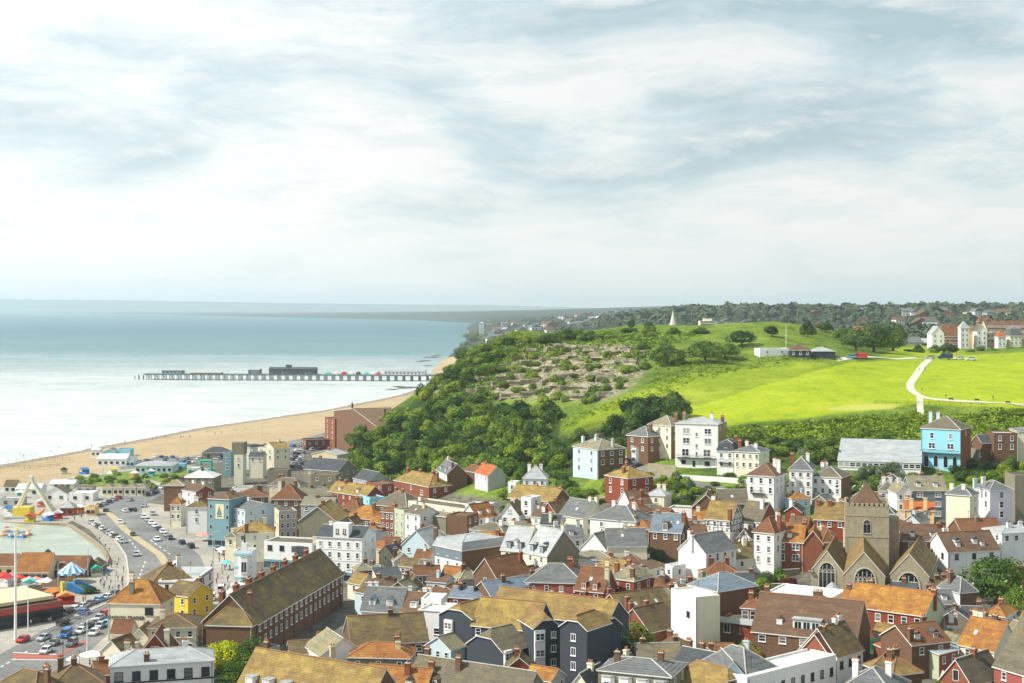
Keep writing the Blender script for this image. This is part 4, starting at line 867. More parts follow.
def overlaps():
    def inter(P, Q):
        for A in (P, Q):
            for i in range(4):
                ax = A[(i+1) % 4][0]-A[i][0], A[(i+1) % 4][1]-A[i][1]; nx = (-ax[1], ax[0]); l = math.hypot(*nx); nx = (nx[0]/l, nx[1]/l)
                p = [v[0]*nx[0]+v[1]*nx[1] for v in P]; q = [v[0]*nx[0]+v[1]*nx[1] for v in Q]
                o_ = min(max(p), max(q))-max(min(p), min(q)); yield o_
    out = []
    for i in range(len(FOOT)):
        for j in range(i):
            if FOOT[i][0] == FOOT[j][0]: continue
            m = min(inter(FOOT[i][1], FOOT[j][1]))
            if m > 2.0: out.append((round(m, 1), FOOT[i][0], FOOT[j][0]))
    return sorted(out, reverse=True)
# ================================================================== the town, from the shore inwards
# ---- seafront blocks at the foot of the hill
s = H('huge brown brick hall with a shallow arched roof standing against the beach', 334,419,376,418,17, 409, 20, 'front', 'brown', 'brown', fr=0, rt=0, name='seafront_hall', catg='hall', ch=[(-.3,.3,'brown',1),(.2,.6,'brown',1.5)])
s2 = H('', 325,418,335,420,17, 412, 14, 'flat', 'brick', 'brown', fr=(2,4), root=s.root)
H('low flat brown block in front of the huge brick hall', 306,441,334,440,5, 437, 12, 'flat', 'brown', 'brown', fr=(4,1), name='low_block')
s = H('old cinema block of drab cement with dark slate roof near the beach car park', 304,469,338,471,8, 459, 14, 'side', 'drab', 'dslate', fr=(3,1), name='cinema_hall', catg='hall', ch=[(-.3,.5,'brick',1)])
H('olive grey rendered box in front of the dark slate cinema roof', 311,476,336,476,8, 474, 9, 'flat', 'drab', 'drab', fr=(2,1))
H('pale buff upper hall with a white curved parapet behind the cinema block', 312,454,337,455,10, 451, 10, 'front', 'buff', 'lead', fr=0)
H('dark gabled shed between the cinema block and the wooded slope', 340,477,353,476,4, 470, 9, 'side', 'brown', 'dslate', fr=0, name='shed', catg='shed')
H('wide low dark slate shed at the foot of the wooded slope', 353,479,369,480,4, 471, 10, 'side', 'grey', 'dslate', fr=(2,1), name='shed', catg='shed')
s = H('plain cream blockhouse with an orange lean-to roof beside the car park', 274,449,290,446,11, 443, 9, 'flat', 'cream', 'orange', fr=(1,1))
H('cream house with stepped chimney end attached to the cream blockhouse', 264,447,274,449,11, 443, 8, 'front', 'cream', 'gold', fr=(1,2))
H('drab concrete box with a ribbed side below the cream blockhouse', 267,471,288,471,6, 469, 8, 'flat', 'drab', 'drab', fr=0)
s = H('cream tower house with a dark olive water tank on top', 234,456,243,456,13, 455, 7, 'flat', 'cream', 'drab', fr=(1,2), name='tower_house')
b_ = MB(); b_.box(-s.W*.75, .2, 0, s.W*.6, 6.5, 5.5); s.part('tank_room', b_, WM['drab'], 0, 0, 13.6)
H('cream house with sloping side roof between the two towers', 249,457,263,457,10, 452, 8, 'side', 'cream', 'dslate', fr=(2,1))
H('dark slate topped pale building behind the sloping cream house', 250,448,264,447,11, 444, 8, 'mansard', 'grey', 'dslate', fr=(2,1))
H('slim teal green tower house by the seafront lawns', 223,453,231,453,11, 452, 6, 'flat', 'tealgrey', 'drab', fr=(1,3), name='tower_house')
H('broad drab building under a white pyramid roof with dark ribs', 183,478,214,478,6, 469, 13, 'hip', 'drab', 'white', fr=(4,1), ch=())
H('tall brown brick end building with a white painted side at the bend of the road', 164,486,184,486,10, 480, 9, 'hip', 'brown', 'buffslate', lw='white', fr=0, lf=(2,3), ch=[(-.4,.5,'brown',1)])
H('narrow white and red brick house squeezed beside the tall brown end building', 182,490,196,492,12, 485, 8, 'side', 'white', 'brown', rw='brick', fr=(1,3))
H('small cream house with orange hipped roof fronting the coast road', 170,505,181,505,8, 497, 7, 'hip', 'cream', 'orange', fr=(2,2))
H('white house with mossy hipped roof above a salmon awning', 186,508,207,508,9, 500, 8, 'hip', 'white', 'olive', fr=(1,2))
s = H('tall teal grey building with a sailing ship mural on its wall', 208,499,229,500,16, 493, 12, 'hip', 'tealgrey', 'brown', fr=0, rt=0, lf=0)
b_ = MB(); b_.box(-1.5, -.08, 0, 1.7, .0, 4.9)
o = s.part('mural_panel', b_, plain('mural_cream', (.72,.66,.42), .8), .05*s.W, 0, 9.6)
b_ = MB(); b_.quad([(-1.1,-.1,1.0),(1.1,-.1,1.0),(.8,-.1,.6),(-.8,-.1,.6)]); b_.quad([(-.05,-.1,1),(.05,-.1,1),(.05,-.1,4.3),(-.05,-.1,4.3)]); b_.quad([(-.15,-.1,1.2),(-.15,-.1,4.1),(-1.0,-.1,1.3)]); b_.quad([(.15,-.1,1.2),(.95,-.1,1.3),(.15,-.1,3.8)])
place('ship_picture', b_.mesh('ship_picture', plain('mural_teal', (.08,.17,.19), .8)), o)
for u in (-.36, .42):
    for k in range(4): s.window('f', u, 3.4+k*3.4, .9, 1.5, 'plain')
s.shop(WM['tealgrey'])
H('pale teal wing with white windows beside the ship mural building', 229,507,245,510,13, 502, 14, 'side', 'paleblue', 'slate', fr=(4,3), rt=(3,3), style='sash', wh=1.7)
H('wide brown hipped house behind the pale teal wing', 236,498,268,497,8, 489, 11, 'hip', 'brown', 'clay', fr=(3,1), ch=[(.3,.5)])
H('clay tiled house with shallow hipped roof behind the scaffolded street front', 271,500,301,500,7, 484, 12, 'hip', 'brown', 'clay', fr=(3,1), ch=[(.2,.6),(-.3,.4,'white')])
H('small white house with dark windows beside the tan hipped roofs', 232,489,250,489,7, 486, 7, 'flat', 'white', 'drab', fr=(3,1))
H('tan hipped roof house just under the concrete box', 268,486,300,487,6, 478, 9, 'hip', 'buff', 'drab', fr=(3,1))
H('long drab roof house below the old cinema block', 300,497,330,495,6, 488, 10, 'side', 'grey', 'buffslate', fr=(4,1), ch=[(0,.5)])
s = H('yellowish house with orange tile roof behind the cream hipped house', 254,521,281,521,8, 514, 7, 'hip', 'buff', 'orange', fr=(4,1), ch=[(.0,.4,'brown',.8)])
s = H('cream villa with gold hipped roof rising above the round corner bar', 236,534,274,533,9, 522, 10, 'hip', 'cream', 'gold', fr=(3,2), ch=[(-.22,-.02,'brown',.4)])
s = H('tall grey street front with rows of small windows under repair', 279,513,297,512,13, 508, 9, 'flat', 'grey', 'drab', fr=(3,4), lw='buff')
s = H('large hall with a golden roof slope and a dark blank gable', 299,521,336,521,12, 503, 16, 'front', 'drab', 'gold', fr=0, R=4.5)
H('drab slate house wedged behind the golden hall roof', 301,505,332,505,7, 498, 9, 'side', 'grey', 'buffslate', fr=(3,1))
s = H('grand white four storey house with slate roof slopes and a raised centre gable', 316,537,362,538,13, 526, 11, 'side', 'white', 'dslate', fr=(5,3), ww=1.0, wh=1.7, top=1.9, step=3.1)
b_ = MB(); b_.box(-2.4, -.25, 0, 2.4, 2.5, 4.2); o = s.part('gable_bay', b_, WM['white'], .05*s.W, 0, 13)
for u in (-1.1, 1.1): f, g = win_mesh(.9, 1.4, 'dark'); w_ = place('window', f, o, (u, -.25, 1.9))
for z_ in (2.95, 6.3, 9.5, 12.9): s.band(z_, WM['white'])
s.shop(WM['tealgrey'], 2.9); s.balcony(3.6, -.1, .12, .8, M_frame)
s = H('low modern white block with a sloping dark slate panel beside the grand white house', 264,543,312,545,8, 540, 10, 'flat', 'white', 'drab', fr=(4,1), ww=1.5, style='dark', ch=[(.45,.4,'buff',1.6)])
b_ = MB(); b_.quad([(-1.6,-.12,4.4),(2.2,-.12,4.4),(.9,-.12,7.6),(-1.6,-.12,7.6)]); b_.quad([(-1.6,.0,4.4),(2.2,.0,4.4),(.9,.0,7.6),(-1.6,.0,7.6)]); s.part('slate_panel', b_, RM['dslate'], .28*s.W, 0, 0); s.shop(WM['tealgrey'], 3.1)
s = H('round fronted white and turquoise corner bar with a statue on its roof', 234,553,252,553,8, 549, 6, 'flat', 'white', 'lead', fr=(1,1), wh=1.8)
for z_ in (.4, 3.6, 7.4): s.band(z_, WM['skyblue'], .5)
s.bay(.1, 1, 7, 3.4, 1.1, 'white', 'lead'); 
b_ = MB(); b_.box(-.8,1.2,0,.8,2.8,2.2); b_.bar((0,2,2.2),(0,2,3.4),.3,1,8,.22); b_.bar((0,2,3.4),(0,2,4.1),.34,1,8,.2); b_.bar((0,2,4.1),(0,2,4.6),.2,1,8,.16); s.part('roof_statue', b_, [M_frame, M_dark], 0, 0, 8.5)
H('small cream shop with a teal awning between the lane and the round corner bar', 225,538,236,538,7, 532, 7, 'hip', 'cream', 'drab', fr=(1,1))
# ---- around the London Trader
s = pub = H('cream pub with orange hipped roof and lettering on its front', 108,604,160,605,9.5, 580, 10, 'hip', 'cream', 'orange', fr=0, rt=(2,2), ch=[(-.1,.2,'drab',.2)])
for u, z_ in ((.29, 8.0), (.27, 4.2)): s.window('f', u, z_, 2.0, 1.7 if z_ > 5 else 2.4, 'darkdouble')
s.window('f', -.23, 4.6, 1.5, 1.3, 'casement'); s.window('f', -.3, 1.6, 1.3, 1.5, 'dark'); s.door('f', 0, M_dark)
cu = bpy.data.curves.new('lettering', 'FONT'); cu.body = 'LONDON TRADER'; cu.size = 1.05; cu.extrude = .03; cu.align_x = 'CENTER'; cu.space_character = 1.1; cu.offset = .03; cu.materials.append(M_dframe)
tx0 = bpy.data.objects.new('tmp', cu); COL.objects.link(tx0); tx = place('lettering', bpy.data.meshes.new_from_object(tx0.evaluated_get(bpy.context.evaluated_depsgraph_get()))); bpy.data.objects.remove(tx0); tx.parent = s.root; tx.location = (-.17*s.W, -.1, 6.0); tx.rotation_euler = (rad(90), 0, 0)
H('bright yellow walled building tucked behind the cream pub', 166,594,188,597,8, 583, 9, 'side', 'yellow', 'olive', fr=(2,2), rt=(2,2), R=2.5)
s = H('white building with a big mossy hipped roof behind the yellow one', 150,587,197,583,9, 563, 12, 'hip', 'white', 'olive', fr=(4,2), ch=[(.0,.45,'brown',.5)])
s = H('tall white flats with thin black bands beside the lane of parked cars', 193,583,213,569,10, 566, 9, 'flat', 'white', 'lead', fr=(3,3), style='dark', wh=1.9, ww=.9, lf=(2,3))
for z_ in (3.3, 6.5, 9.8): s.band(z_, M_dframe); s.band(z_, M_dframe, side='l')
H('cream cottage block with a mossy hipped roof in front of the yellow building', 148,629,196,628,8, 614, 11, 'hip', 'cream', 'olive', fr=(4,2), rt=(2,2), style='sash')
s = H('brown tile hung cottage with a single white attic window in its gable', 138,656,172,655,5, 631, 10, 'front', 'redpaint', 'clay', fr=0, ch=[(.30,.25,'cream',.6)], pots=0); s.window('f', 0, 6.2, 1.8, 1.6, 'grid')
H('small red brown tiled cottage leaning against the cream pub', 111,634,130,634,5, 623, 6, 'side', 'cream', 'clay', fr=0, auto=False, R=2.5)
H('cream cottage with a tiny mossy gable roof below the pub windows', 129,640,150,640,5, 629, 7, 'front', 'cream', 'olive', fr=0, auto=False)
H('cream gabled cottage with a teal painted side near the junction', 100,652,123,654,5, 638, 7, 'front', 'cream', 'olive', fr=0, rw='skyblue', R=2.6, auto=False)
H('cream rear wall house stacked beneath the small tiled cottages', 121,656,140,655,5, 648, 6, 'hip', 'cream', 'drab', fr=(1,1))
s = H('long white guesthouse with black window frames and a pale slate roof', 110,668,214,661,6.5, 649, 10, 'hip', 'white', 'lead', fr=(6,1), style='dark', ww=1.7, wh=2.1, top=2.0, ch=[(-.15,.1,'brown',.2)]); s.band(0.2, M_dframe, .5); s.band(3.0, M_dframe, .3)
H('mossy hipped roof house at the very corner of the road junction', 48,692,106,686,5, 664, 11, 'hip', 'brown', 'olive', fr=(3,1))
H('orange roofed house cut off at the bottom corner by the coast road', -14,692,34,702,5, 671, 10, 'hip', 'brown', 'olive', fr=(3,1))
H('low brick outhouse with clay tiles behind the junction house', 96,676,124,673,4, 661, 7, 'side', 'brick', 'clay', fr=(2,1))
# ---- the long terrace and the roofs around it
s = H('long brown brick terrace under one unbroken mossy roof', 257,624,343,573,8.5, 579, 13, 'side', 'brown', 'olive', fr=(18,2), lf=0, ww=1.1, wh=1.7, name='terrace', catg='terrace', R=6.2, ov=.4)
for i in range(8): s.chimney((-.46+i*.13)*s.W, s.D*.72, 'brick', .4, 2.0, .9, pots=4)
for i in range(9): s.pipe(-.46+i*.115)
s3 = H('clay hipped end house joined to the near end of the long terrace', 206,626,252,627,8.5, 603, 12, 'hip', 'brown', 'olive', fr=0, lf=(1,1), ch=[(-.35,.5,'brick',.6)], R=5)
H('low white walled yard building beside the long terrace', 262,652,280,648,3, 645, 4, 'flat', 'grey', 'drab', fr=0)
s = H('wide golden mossy roof with a row of six white dormers', 236,688,366,710,6, 659, 12, 'side', 'brown', 'gold', fr=(7,1), rt=0, ch=[(.38,.12,'brick',-2.6)], R=6.3)
for i in range(6): s.dormer((-.40+i*.135)*s.W, .2, 1.9, 2.2, 'lead', 'flat', cheek='white', style='grid')
s = H('mossy slate house whose broad roof sweeps down to two small windows', 352,647,428,640,6, 615, 13, 'side', 'brown', 'olive', fr=(4,1), lf=0, ww=1.6)
H('lichened slate cross wing with a white gable facing the wide golden roof', 320,657,366,651,5, 627, 11, 'front', 'white', 'buffslate', fr=0, ch=[(-.3,-.2,'buff',-.6)], R=3.2)
H('brown roofed low house between the terrace yard and the white gable', 290,655,322,653,4, 641, 8, 'side', 'brown', 'olive', fr=0, ch=[(.4,.5,'buff',0)])
s = H('small house with an apricot hipped roof and one stout yellow chimney', 347,659,410,658,5, 643, 9, 'hip', 'drab', 'orange', fr=(3,1), ch=[(.28,.3,'buff',.9)], rt=(2,1))
H('vivid orange tiled roof house right at the bottom between two mossy roofs', 362,690,424,693,5, 667, 9, 'side', 'brick', 'orange', fr=(3,1), lf=0)
H('long low pebble grey roof with a lamp post before it', 402,692,520,706,4, 664, 12, 'side', 'drab', 'drab', fr=(5,1))
s = H('white walled cottage with grey roof and two white peaked dormers', 361,611,400,612,6, 588, 10, 'side', 'white', 'slate', fr=0, ch=())
for u in (-.25, .2): s.dormer(u*s.W, 1.2, 1.7, 1.6, 'bslate', 'gable', cheek='white')
s = H('white cottage with dark brown roof and a single white dormer', 401,612,420,613,6, 593, 10, 'side', 'white', 'brown', fr=0, ch=()); s.dormer(.05*s.W, 1.2, 1.8, 1.7, 'brown', 'flat', cheek='white')
s = H('white three storey block with roof terrace railings and a blue painted base', 418,612,443,613,9, 609, 9, 'flat', 'white', 'white', fr=(2,1), ww=1.6, top=4.2); s.band(1.2, plain('blue_paint', (.05,.22,.55), .5), 1.4); s.balcony(9.5, -.5, .5, .2, M_frame)
H('white upper storey set back behind the roof terrace', 421,601,441,601,10, 596, 7, 'flat', 'white', 'white', fr=(2,1))
# ---- charcoal flats
s = H('charcoal clad flats with pale gold roofs and white window bays', 439,615,472,619,11, 606, 11, 'halffront', 'charcoal', 'gold', fr=0, rt=0, name='block_of_flats', catg='flats', cap=1)
fl = s.root; gd = 'gold'
def baycol(s, u, z0, z1, rows, w=2.3, side='f'):
    b = MB(); b.box(-w/2, -.55, z0, w/2, .02, z1); o = s.part('bay_window', b, WM['white'], *s.face(side, u, 0))
    for r in range(rows): f, g = win_mesh(w-.3, 1.5, 'double'); zc = z0+(r+.62)*(z1-z0)/rows; place('window', f, o, (0, -.55, zc)); place('glazing', g, o, (0, -.55, zc))
baycol(s, -.18, .2, 10.2, 3)
s = H('', 472,626,536,630,9.5, 611, 10, 'side', 'charcoal', gd, fr=(5,1), root=fl, ww=1.3, R=5)
s = H('', 489,612,606,623,9.5, 598, 11, 'side', 'charcoal', gd, fr=0, root=fl, rt=0, R=4.2)
s = H('', 534,629,560,626,11, 616, 12, 'halffront', 'charcoal', gd, fr=0, lf=0, root=fl); baycol(s, -.3, .2, 10.6, 3); s.wins('f', 2, 3, 1.2, 1.5, 'casement', 1.6)
s = H('', 503,653,536,644,6.5, 629, 11, 'half', 'charcoal', 'drab', fr=(3,2), lf=0, root=fl, ww=1.5, R=3.6); baycol(s, -.38, .2, 6.8, 2, 2.2)
s = H('', 560,627,587,630,12.5, 617, 9, 'halffront', 'charcoal', gd, fr=0, rt=0, root=fl); s.wins('f', 1, 3, 1.2, 1.7, 'casement', 1.8); 
s = H('', 597,631,621,624,11, 614, 8, 'halffront', 'charcoal', gd, fr=0, lf=0, root=fl); s.wins('l', 1, 3, 1.2, 1.7, 'casement', 1.8)
# ---- centre
s = H('brick house with bluish slate roof and three squat black vents', 449,598,490,599,6, 588, 8, 'side', 'brick', 'bslate', fr=(3,1))
for u in (-.3, .05, .36): b_ = MB(); b_.bar((0,0,0),(0,0,1.0),.45,0,8); b_.bar((0,0,1.0),(0,0,1.3),.6,0,8,.3); s.part('roof_vent', b_, M_dframe, u*s.W, s.D*.35, s.H+s.R*.7)
H('long smooth blue slate roof behind the charcoal flats', 493,601,548,591,6, 581, 11, 'side', 'brown', 'bslate', fr=(3,1), lf=0, R=3.4)
H('short golden tiled roof between the slate roof and the red brick houses', 528,605,562,606,5, 596, 7, 'side', 'brown', 'gold', fr=0)
s = H('old brown brick house with clay roof and a tall gable end window', 497,580,530,571,8, 557, 9, 'side', 'brown', 'clay', fr=(2,1), lf=(1,2), ch=[(.42,.3,'brick',.8)], R=4.5, wh=2)
s = H('white fronted house whose long flank is blank brown brick', 434,546,462,551,10, 536, 16, 'mansard', 'white', 'lead', fr=(3,2), rt=0, rw='brown', sky=0, R=3); s.band(7.2, WM['slatehung'], 2.6)
s = H('first of two cream villas with slate mansards and paired dormers', 501,550,525,551,9, 527, 10, 'side', 'cream', 'lead', fr=(2,2), ch=[(.48,.5,'cream',.4)]); [s.dormer(u*s.W, .15, 1.5, 2.0, 'dslate', cheek='slatehung') for u in (-.2, .25)]
s = H('second of two cream villas beside the dark blank gable', 525,552,547,556,9, 529, 12, 'side', 'cream', 'lead', fr=(2,2), rt=0, rw='drab'); [s.dormer(u*s.W, .15, 1.5, 2.0, 'dslate', cheek='slatehung') for u in (-.22, .22)]
H('dark slate roofed shed beyond the dark blank gable', 558,541,584,537,7, 526, 9, 'side', 'white', 'slate', fr=(2,1), lf=0)
s = H('orange roofed house with two red framed dormers', 475,549,500,549,7, 533, 9, 'side', 'brick', 'orange', fr=(2,1)); [s.dormer(u*s.W, 1, 1.6, 1.3, 'brown', 'gable', cheek='redpaint') for u in (-.22, .22)]
s = H('grey slate hipped house with dark red brick walls', 525,584,583,583,8, 564, 11, 'hip', 'pinkred', 'slate', fr=(4,2), ch=())
s = H('red tile hung house with clay mansard and two white dormers', 575,590,603,592,7, 568, 9, 'side', 'redpaint', 'clay', fr=(2,2), ch=[(.5,.3,'greenish',.5)]); [s.dormer(u*s.W, .3, 1.4, 1.6, 'brown', cheek='redpaint') for u in (-.2, .2)]
s = H('red brick house with pale slate roof and a stout pot laden chimney', 611,579,634,582,8, 566, 9, 'hip', 'redpaint', 'buffslate', fr=(2,2), ch=[(.35,.1,'brown',.3),(-.4,.2,'brick',1)], pots=3, sky=1)
H('orange red brick house stepping down beside the pale slate one', 634,581,656,576,7, 568, 9, 'side', 'brick', 'buffslate', fr=(1,1), ch=[(.4,.5,'drab',.6)])
H('low white house with a curved mossy roof above the slate hipped house', 570,561,614,560,5, 551, 10, 'hip', 'white', 'buffslate', fr=0, ch=[(.4,.3,'brick',.3)])
s = H('white gabled cottage with slate roof and a black chimney with yellow pots', 581,548,607,551,6, 534, 9, 'front', 'white', 'slate', fr=0, rt=0, ch=[(.42,.5,'drab',.6)])
s = H('cream cottage with two joined slate roofs next to the black chimney', 608,548,647,545,7, 529, 10, 'side', 'cream', 'slate', fr=(1,1), ch=(), rt=(1,2)); s.skylight(-.1*s.W, 3)
s = H('cream terrace house with pale slate roof and raised white party walls', 559,515,583,518,7, 500, 10, 'side', 'cream', 'slate', fr=(2,2), sky=1)
H('white house under a broad grey hipped dome of slate', 590,520,636,522,7, 506, 12, 'hip', 'white', 'slate', fr=(2,1), rt=0)
H('dark red hipped roof peeping behind the grey slate dome', 616,512,640,514,5, 503, 8, 'hip', 'brick', 'clay', fr=0)
s = H('white gabled cottage with a brown roof in front of the square red brick house', 631,507,652,502,5, 491, 9, 'side', 'white', 'brown', fr=(2,1), lf=(1,1), ch=[(.2,.3,'brick',.5)])
H('small cream hipped lodge beside the white cottage with brown roof', 647,496,665,496,5, 488, 7, 'hip', 'cream', 'lead', fr=(1,1))
H('row of white walls and flat roofs below the terraced garden', 668,510,703,511,4, 507, 7, 'flat', 'white', 'drab', fr=(2,1))
H('small house with an orange curved roof beside the blue slate dormer house', 628,529,649,530,5, 520, 7, 'hip', 'brick', 'orange', fr=(1,1))
s = H('brown brick house with blue slate roof and one boxed dormer', 650,531,681,533,8, 514, 9, 'side', 'brown', 'bslate', fr=(3,1), ch=[(.5,.3,'brick',1.0),(-.4,.5,'drab',1)]); s.dormer(-.02*s.W, .3, 1.6, 2.4, 'brown', cheek='brown'); s.skylight(.32*s.W, 2.4)
# ---- upper row under the hill
s = H('tall pale fronted house with two slate dormers at the edge of the wood', 436,471,447,473,8, 462, 8, 'side', 'white', 'slate', rw='brown', fr=(2,2), rt=0, ch=[(.45,.3,'brown',.9),(-.2,.6,'brown',.9)], style='sash'); [s.dormer(u*s.W, .6, 1.1, 1.2, 'slate') for u in (-.22, .22)]
H('little white cottage with a bright new orange roof below the wood', 475,473,488,476,6, 465, 7, 'side', 'white', 'red', rw='grey', fr=(3,1), rt=0, ch=[(-.3,.5,'brick',.8)])
H('small brown brick outhouse beside the bright orange roofed cottage', 464,472,475,471,5, 466, 6, 'side', 'brown', 'clay', fr=0)
s = H('white villa with pale hipped roof standing in the trees', 523,481,546,477,9, 466, 9, 'hip', 'white', 'lead', fr=(3,2), lf=(2,2), ch=[(-.3,.6,'white',.6),(.2,.7,'white',.6)])
H('low white porch wing on the garden side of the white villa', 508,484,516,483,6, 481, 5, 'flat', 'white', 'white', fr=(1,1))
s = H('red brick house with golden hipped roof and three chimneys by the wood', 394,485,429,483,7, 473, 10, 'hip', 'brick', 'gold', lw='white', fr=(1,1), lf=(2,1), ch=[(-.35,.4),(-.05,.5),(.42,.5)], pots=3)
s.window('f', .3, 4.6, 1.9, 1.9, 'grid')
H('mossy brown hipped house with brick wall and a white side', 374,508,407,506,5, 492, 12, 'hip', 'brick', 'drab', lw='white', fr=(2,1), lf=(1,1))
H('gold roofed brick row with small white windows near the foot of the wood', 328,492,366,494,7, 484, 9, 'side', 'redpaint', 'gold', fr=(6,2), ww=.8, wh=1.2)
H('white and brick flat topped house behind the gold roofed brick row', 366,484,382,484,8, 482, 7, 'flat', 'brick', 'drab', fr=(3,2))
H('brown hipped house with an orange capped turret', 337,512,360,511,6, 501, 8, 'hip', 'brown', 'clay', fr=(2,1))
H('low orange tiled hipped house among the mid town roofs', 344,519,374,518,6, 506, 10, 'hip', 'brown', 'orange', fr=(2,1), ch=[(.2,.5)])
H('turquoise painted house front between clay roofs', 360,497,370,498,6, 493, 6, 'flat', 'skyblue', 'drab', fr=(2,1))
H('narrow brick street house with stacked white windows', 381,513,394,512,10, 508, 8, 'side', 'brick', 'clay', fr=(3,3), ww=.9)
H('tall pale green narrow house beside the stacked brick one', 394,511,404,511,11, 509, 8, 'flat', 'greenish', 'drab', fr=(2,3), ww=.8)
H('long cream building with a white parapet below the gardens', 408,507,470,508,8, 504, 9, 'flat', 'cream', 'drab', fr=(6,1), ch=[(-.46,.5,'white',1)])
H('drab cement house with arched end wall in front of the long cream building', 420,516,446,516,8, 512, 8, 'side', 'drab', 'buffslate', fr=0, ch=[(-.3,.3,'buff',1)])
H('plain square brown brick block beside the drab cement house', 447,517,467,517,9, 516, 8, 'flat', 'brown', 'brown', fr=0)
H('tall pinkish white house at the seaward end of the long cream building', 404,514,420,514,10, 506, 8, 'side', 'white', 'drab', fr=(2,2), ch=[(.3,.4,'buff',.8)])
s = H('pale blue gabled house with a white pointed roof beside the building site', 402,546,430,546,8, 531, 10, 'front', 'paleblue', 'lead', fr=(2,2), ch=[(.4,.5,'brown',.6)])
H('low white flat topped building at the end of the long cream one', 465,507,486,506,7, 504, 8, 'flat', 'white', 'drab', fr=(3,1), style='dark', ww=1.6)
s = H('orange roofed white cottage beside the tall white gables', 478,520,497,514,6, 504, 8, 'side', 'white', 'orange', fr=(3,1), ch=[(.4,.6,'brick',.6)])
s = H('long golden roofed brown house with a big brick chimney at its end', 508,500,553,500,9, 487, 10, 'side', 'brown', 'gold', fr=(3,1), ch=[(.46,.5,'brick',.4),(-.1,.6,'brick',.6)], pots=4)
s = H('white gable house with three square windows under a pointed roof', 500,516,519,515,8, 500, 9, 'front', 'white', 'olive', fr=(2,1), ww=1.2); s.window('f', .0, 9.4, 1.3, 1.2, 'double')
H('slim white tower house beside the white gable house', 521,499,531,499,12, 498, 6, 'flat', 'white', 'white', fr=(1,3), wh=1.8, ww=1.3)
s = H('red tile hung house with a small mossy gable and white windows', 540,514,557,515,7, 503, 8, 'front', 'redpaint', 'olive', fr=(2,2), wh=1.3)
H('white weatherboarded house beneath the golden roofed brown house', 531,517,541,517,7, 510, 7, 'side', 'white', 'brown', fr=(1,2))
s = H('long white rear wing with a yellow chimney stack behind the cream mansard villas', 504,524,528,523,5, 517, 7, 'flat', 'buff', 'drab', fr=0, ch=[(0,.5,'buff',.6)])
H('drab low roof house behind the orange roofed dormer house', 470,531,503,532,6, 523, 9, 'hip', 'white', 'drab', fr=(3,1))
s = H('square red brick house with golden hipped roof and white windows', 605,476,628,479,9, 467, 11, 'hip', 'redpaint', 'gold', fr=(2,2), rt=(2,2), wh=1.9, ww=1.2, ch=[(.1,.2,'brick',.4)])
s = H('pale blue villa with pale hipped roof and three blue chimneys', 573,448,598,450,11, 439, 12, 'hip', 'paleblue', 'buffslate', rw='brown', fr=(2,3), rt=(3,2), wh=1.8, ww=1.4, ch=[(-.42,.3,'paleblue',.6),(0,.4,'paleblue',.8),(.44,.6,'grey',.6)])
s = H('tall brick and cream mansion with bays next to the tall white house', 648,425,671,426,12, 416, 10, 'hip', 'cream', 'buffslate', rw='brown', fr=(3,3), ch=[(.6,.2,'brown',1.2),(.95,.3,'buffbrick',1)], pots=3)
s = H('lower brown gabled wing with a white bay beside the brick and cream mansion', 627,436,648,437,10, 427, 9, 'hip', 'brown', 'slate', fr=(2,2)); s.bay(-.1, .5, 6, 3.2, .9, 'white', 'lead', rows=2)
s = H('tall white four storey house dominating the upper row', 676,424,717,424,15, 417, 15, yw=-20, roof='hip', wall='white', rm='lead', rw='buffbrick', fr=0, rt=(2,1), ch=[(.5,.5,'brown',.6),(-.42,.6,'drab',1.4)], R=1.8, pots=4)
for z_, w_ in ((12.6, 2.4), (9.2, 2.4)):
    for u in (-.24, .26): s.window('f', u, z_, w_, 2.0, 'double')
for z_ in (11.4, 7.4, 4.6): s.window('f', 0, z_, .9, 1.4, 'sash')
for u in (-.26, .24): s.window('f', u, 5.0, 2.5, 2.6, 'double')
s.balcony(3.2, -.45, .47, 1.3); s.window('f', .25, 1.4, 1.8, 1.3, 'dark'); s.door('f', -.06); s.window('f', -.3, 1.6, 1.8, 1.6, 'plain')
s = H('white house with slate mansard leaning on the tall white one', 717,451,734,452,8, 439, 10, 'mansard', 'white', 'dslate', fr=(2,2), ch=[(.4,.6,'brick',1.2)], R=3.6, dorm=1, dy=.1); s.balcony(4.2, -.4, .4, .8)
s = H('pale yellow two storey house between the white ones', 734,451,760,454,9, 446, 10, 'hip', 'cream', 'slate', fr=(4,2), rt=(1,2), R=2, ch=[(-.46,.5,'brick',1.6),(.2,.4,'white',.8)])
s = H('big white villa with brown hipped roof and an iron balcony', 747,475,775,478,12, 464, 12, 'hip', 'white', 'brown', fr=(3,2), rt=(3,2), ch=[(.2,.7,'white',1.6),(.42,.5,'white',1.6)], wh=2); s.balcony(6.8, -.35, .15, .9)
s = H('pale grey white house with slate roof stepping behind the big villa', 789,470,812,471,12, 453, 12, 'hip', 'white', 'slate', fr=(3,3), ch=[(-.42,.4,'brick',1.2)], R=3.6); s.skylight(.1*s.W, 2.5)
s = H('white house with outside stairs and a blank brown end wall', 812,476,841,479,9, 467, 11, 'hip', 'white', 'drab', rw='brown', fr=(4,2), rt=0, ch=()); s.window('f', .36, 6.9, 1.2, 2.0, 'sash')
b_ = MB()
for i in range(12): b_.box(-3.4+i*.55, -1.6, 0, -2.85+i*.55, -.1, 4.4-i*.36)
s.part('outside_stairs', b_, M_conc, 0, 0, 0)
s = H('long glazed looking shed with a great sloping pale lead roof beside the sky blue house', 838,459,921,465,4, 449, 22, 'mono', 'white', 'lead', fr=(14,1), ww=1.8, rt=0, name='long_shed', catg='shed', R=5.4)
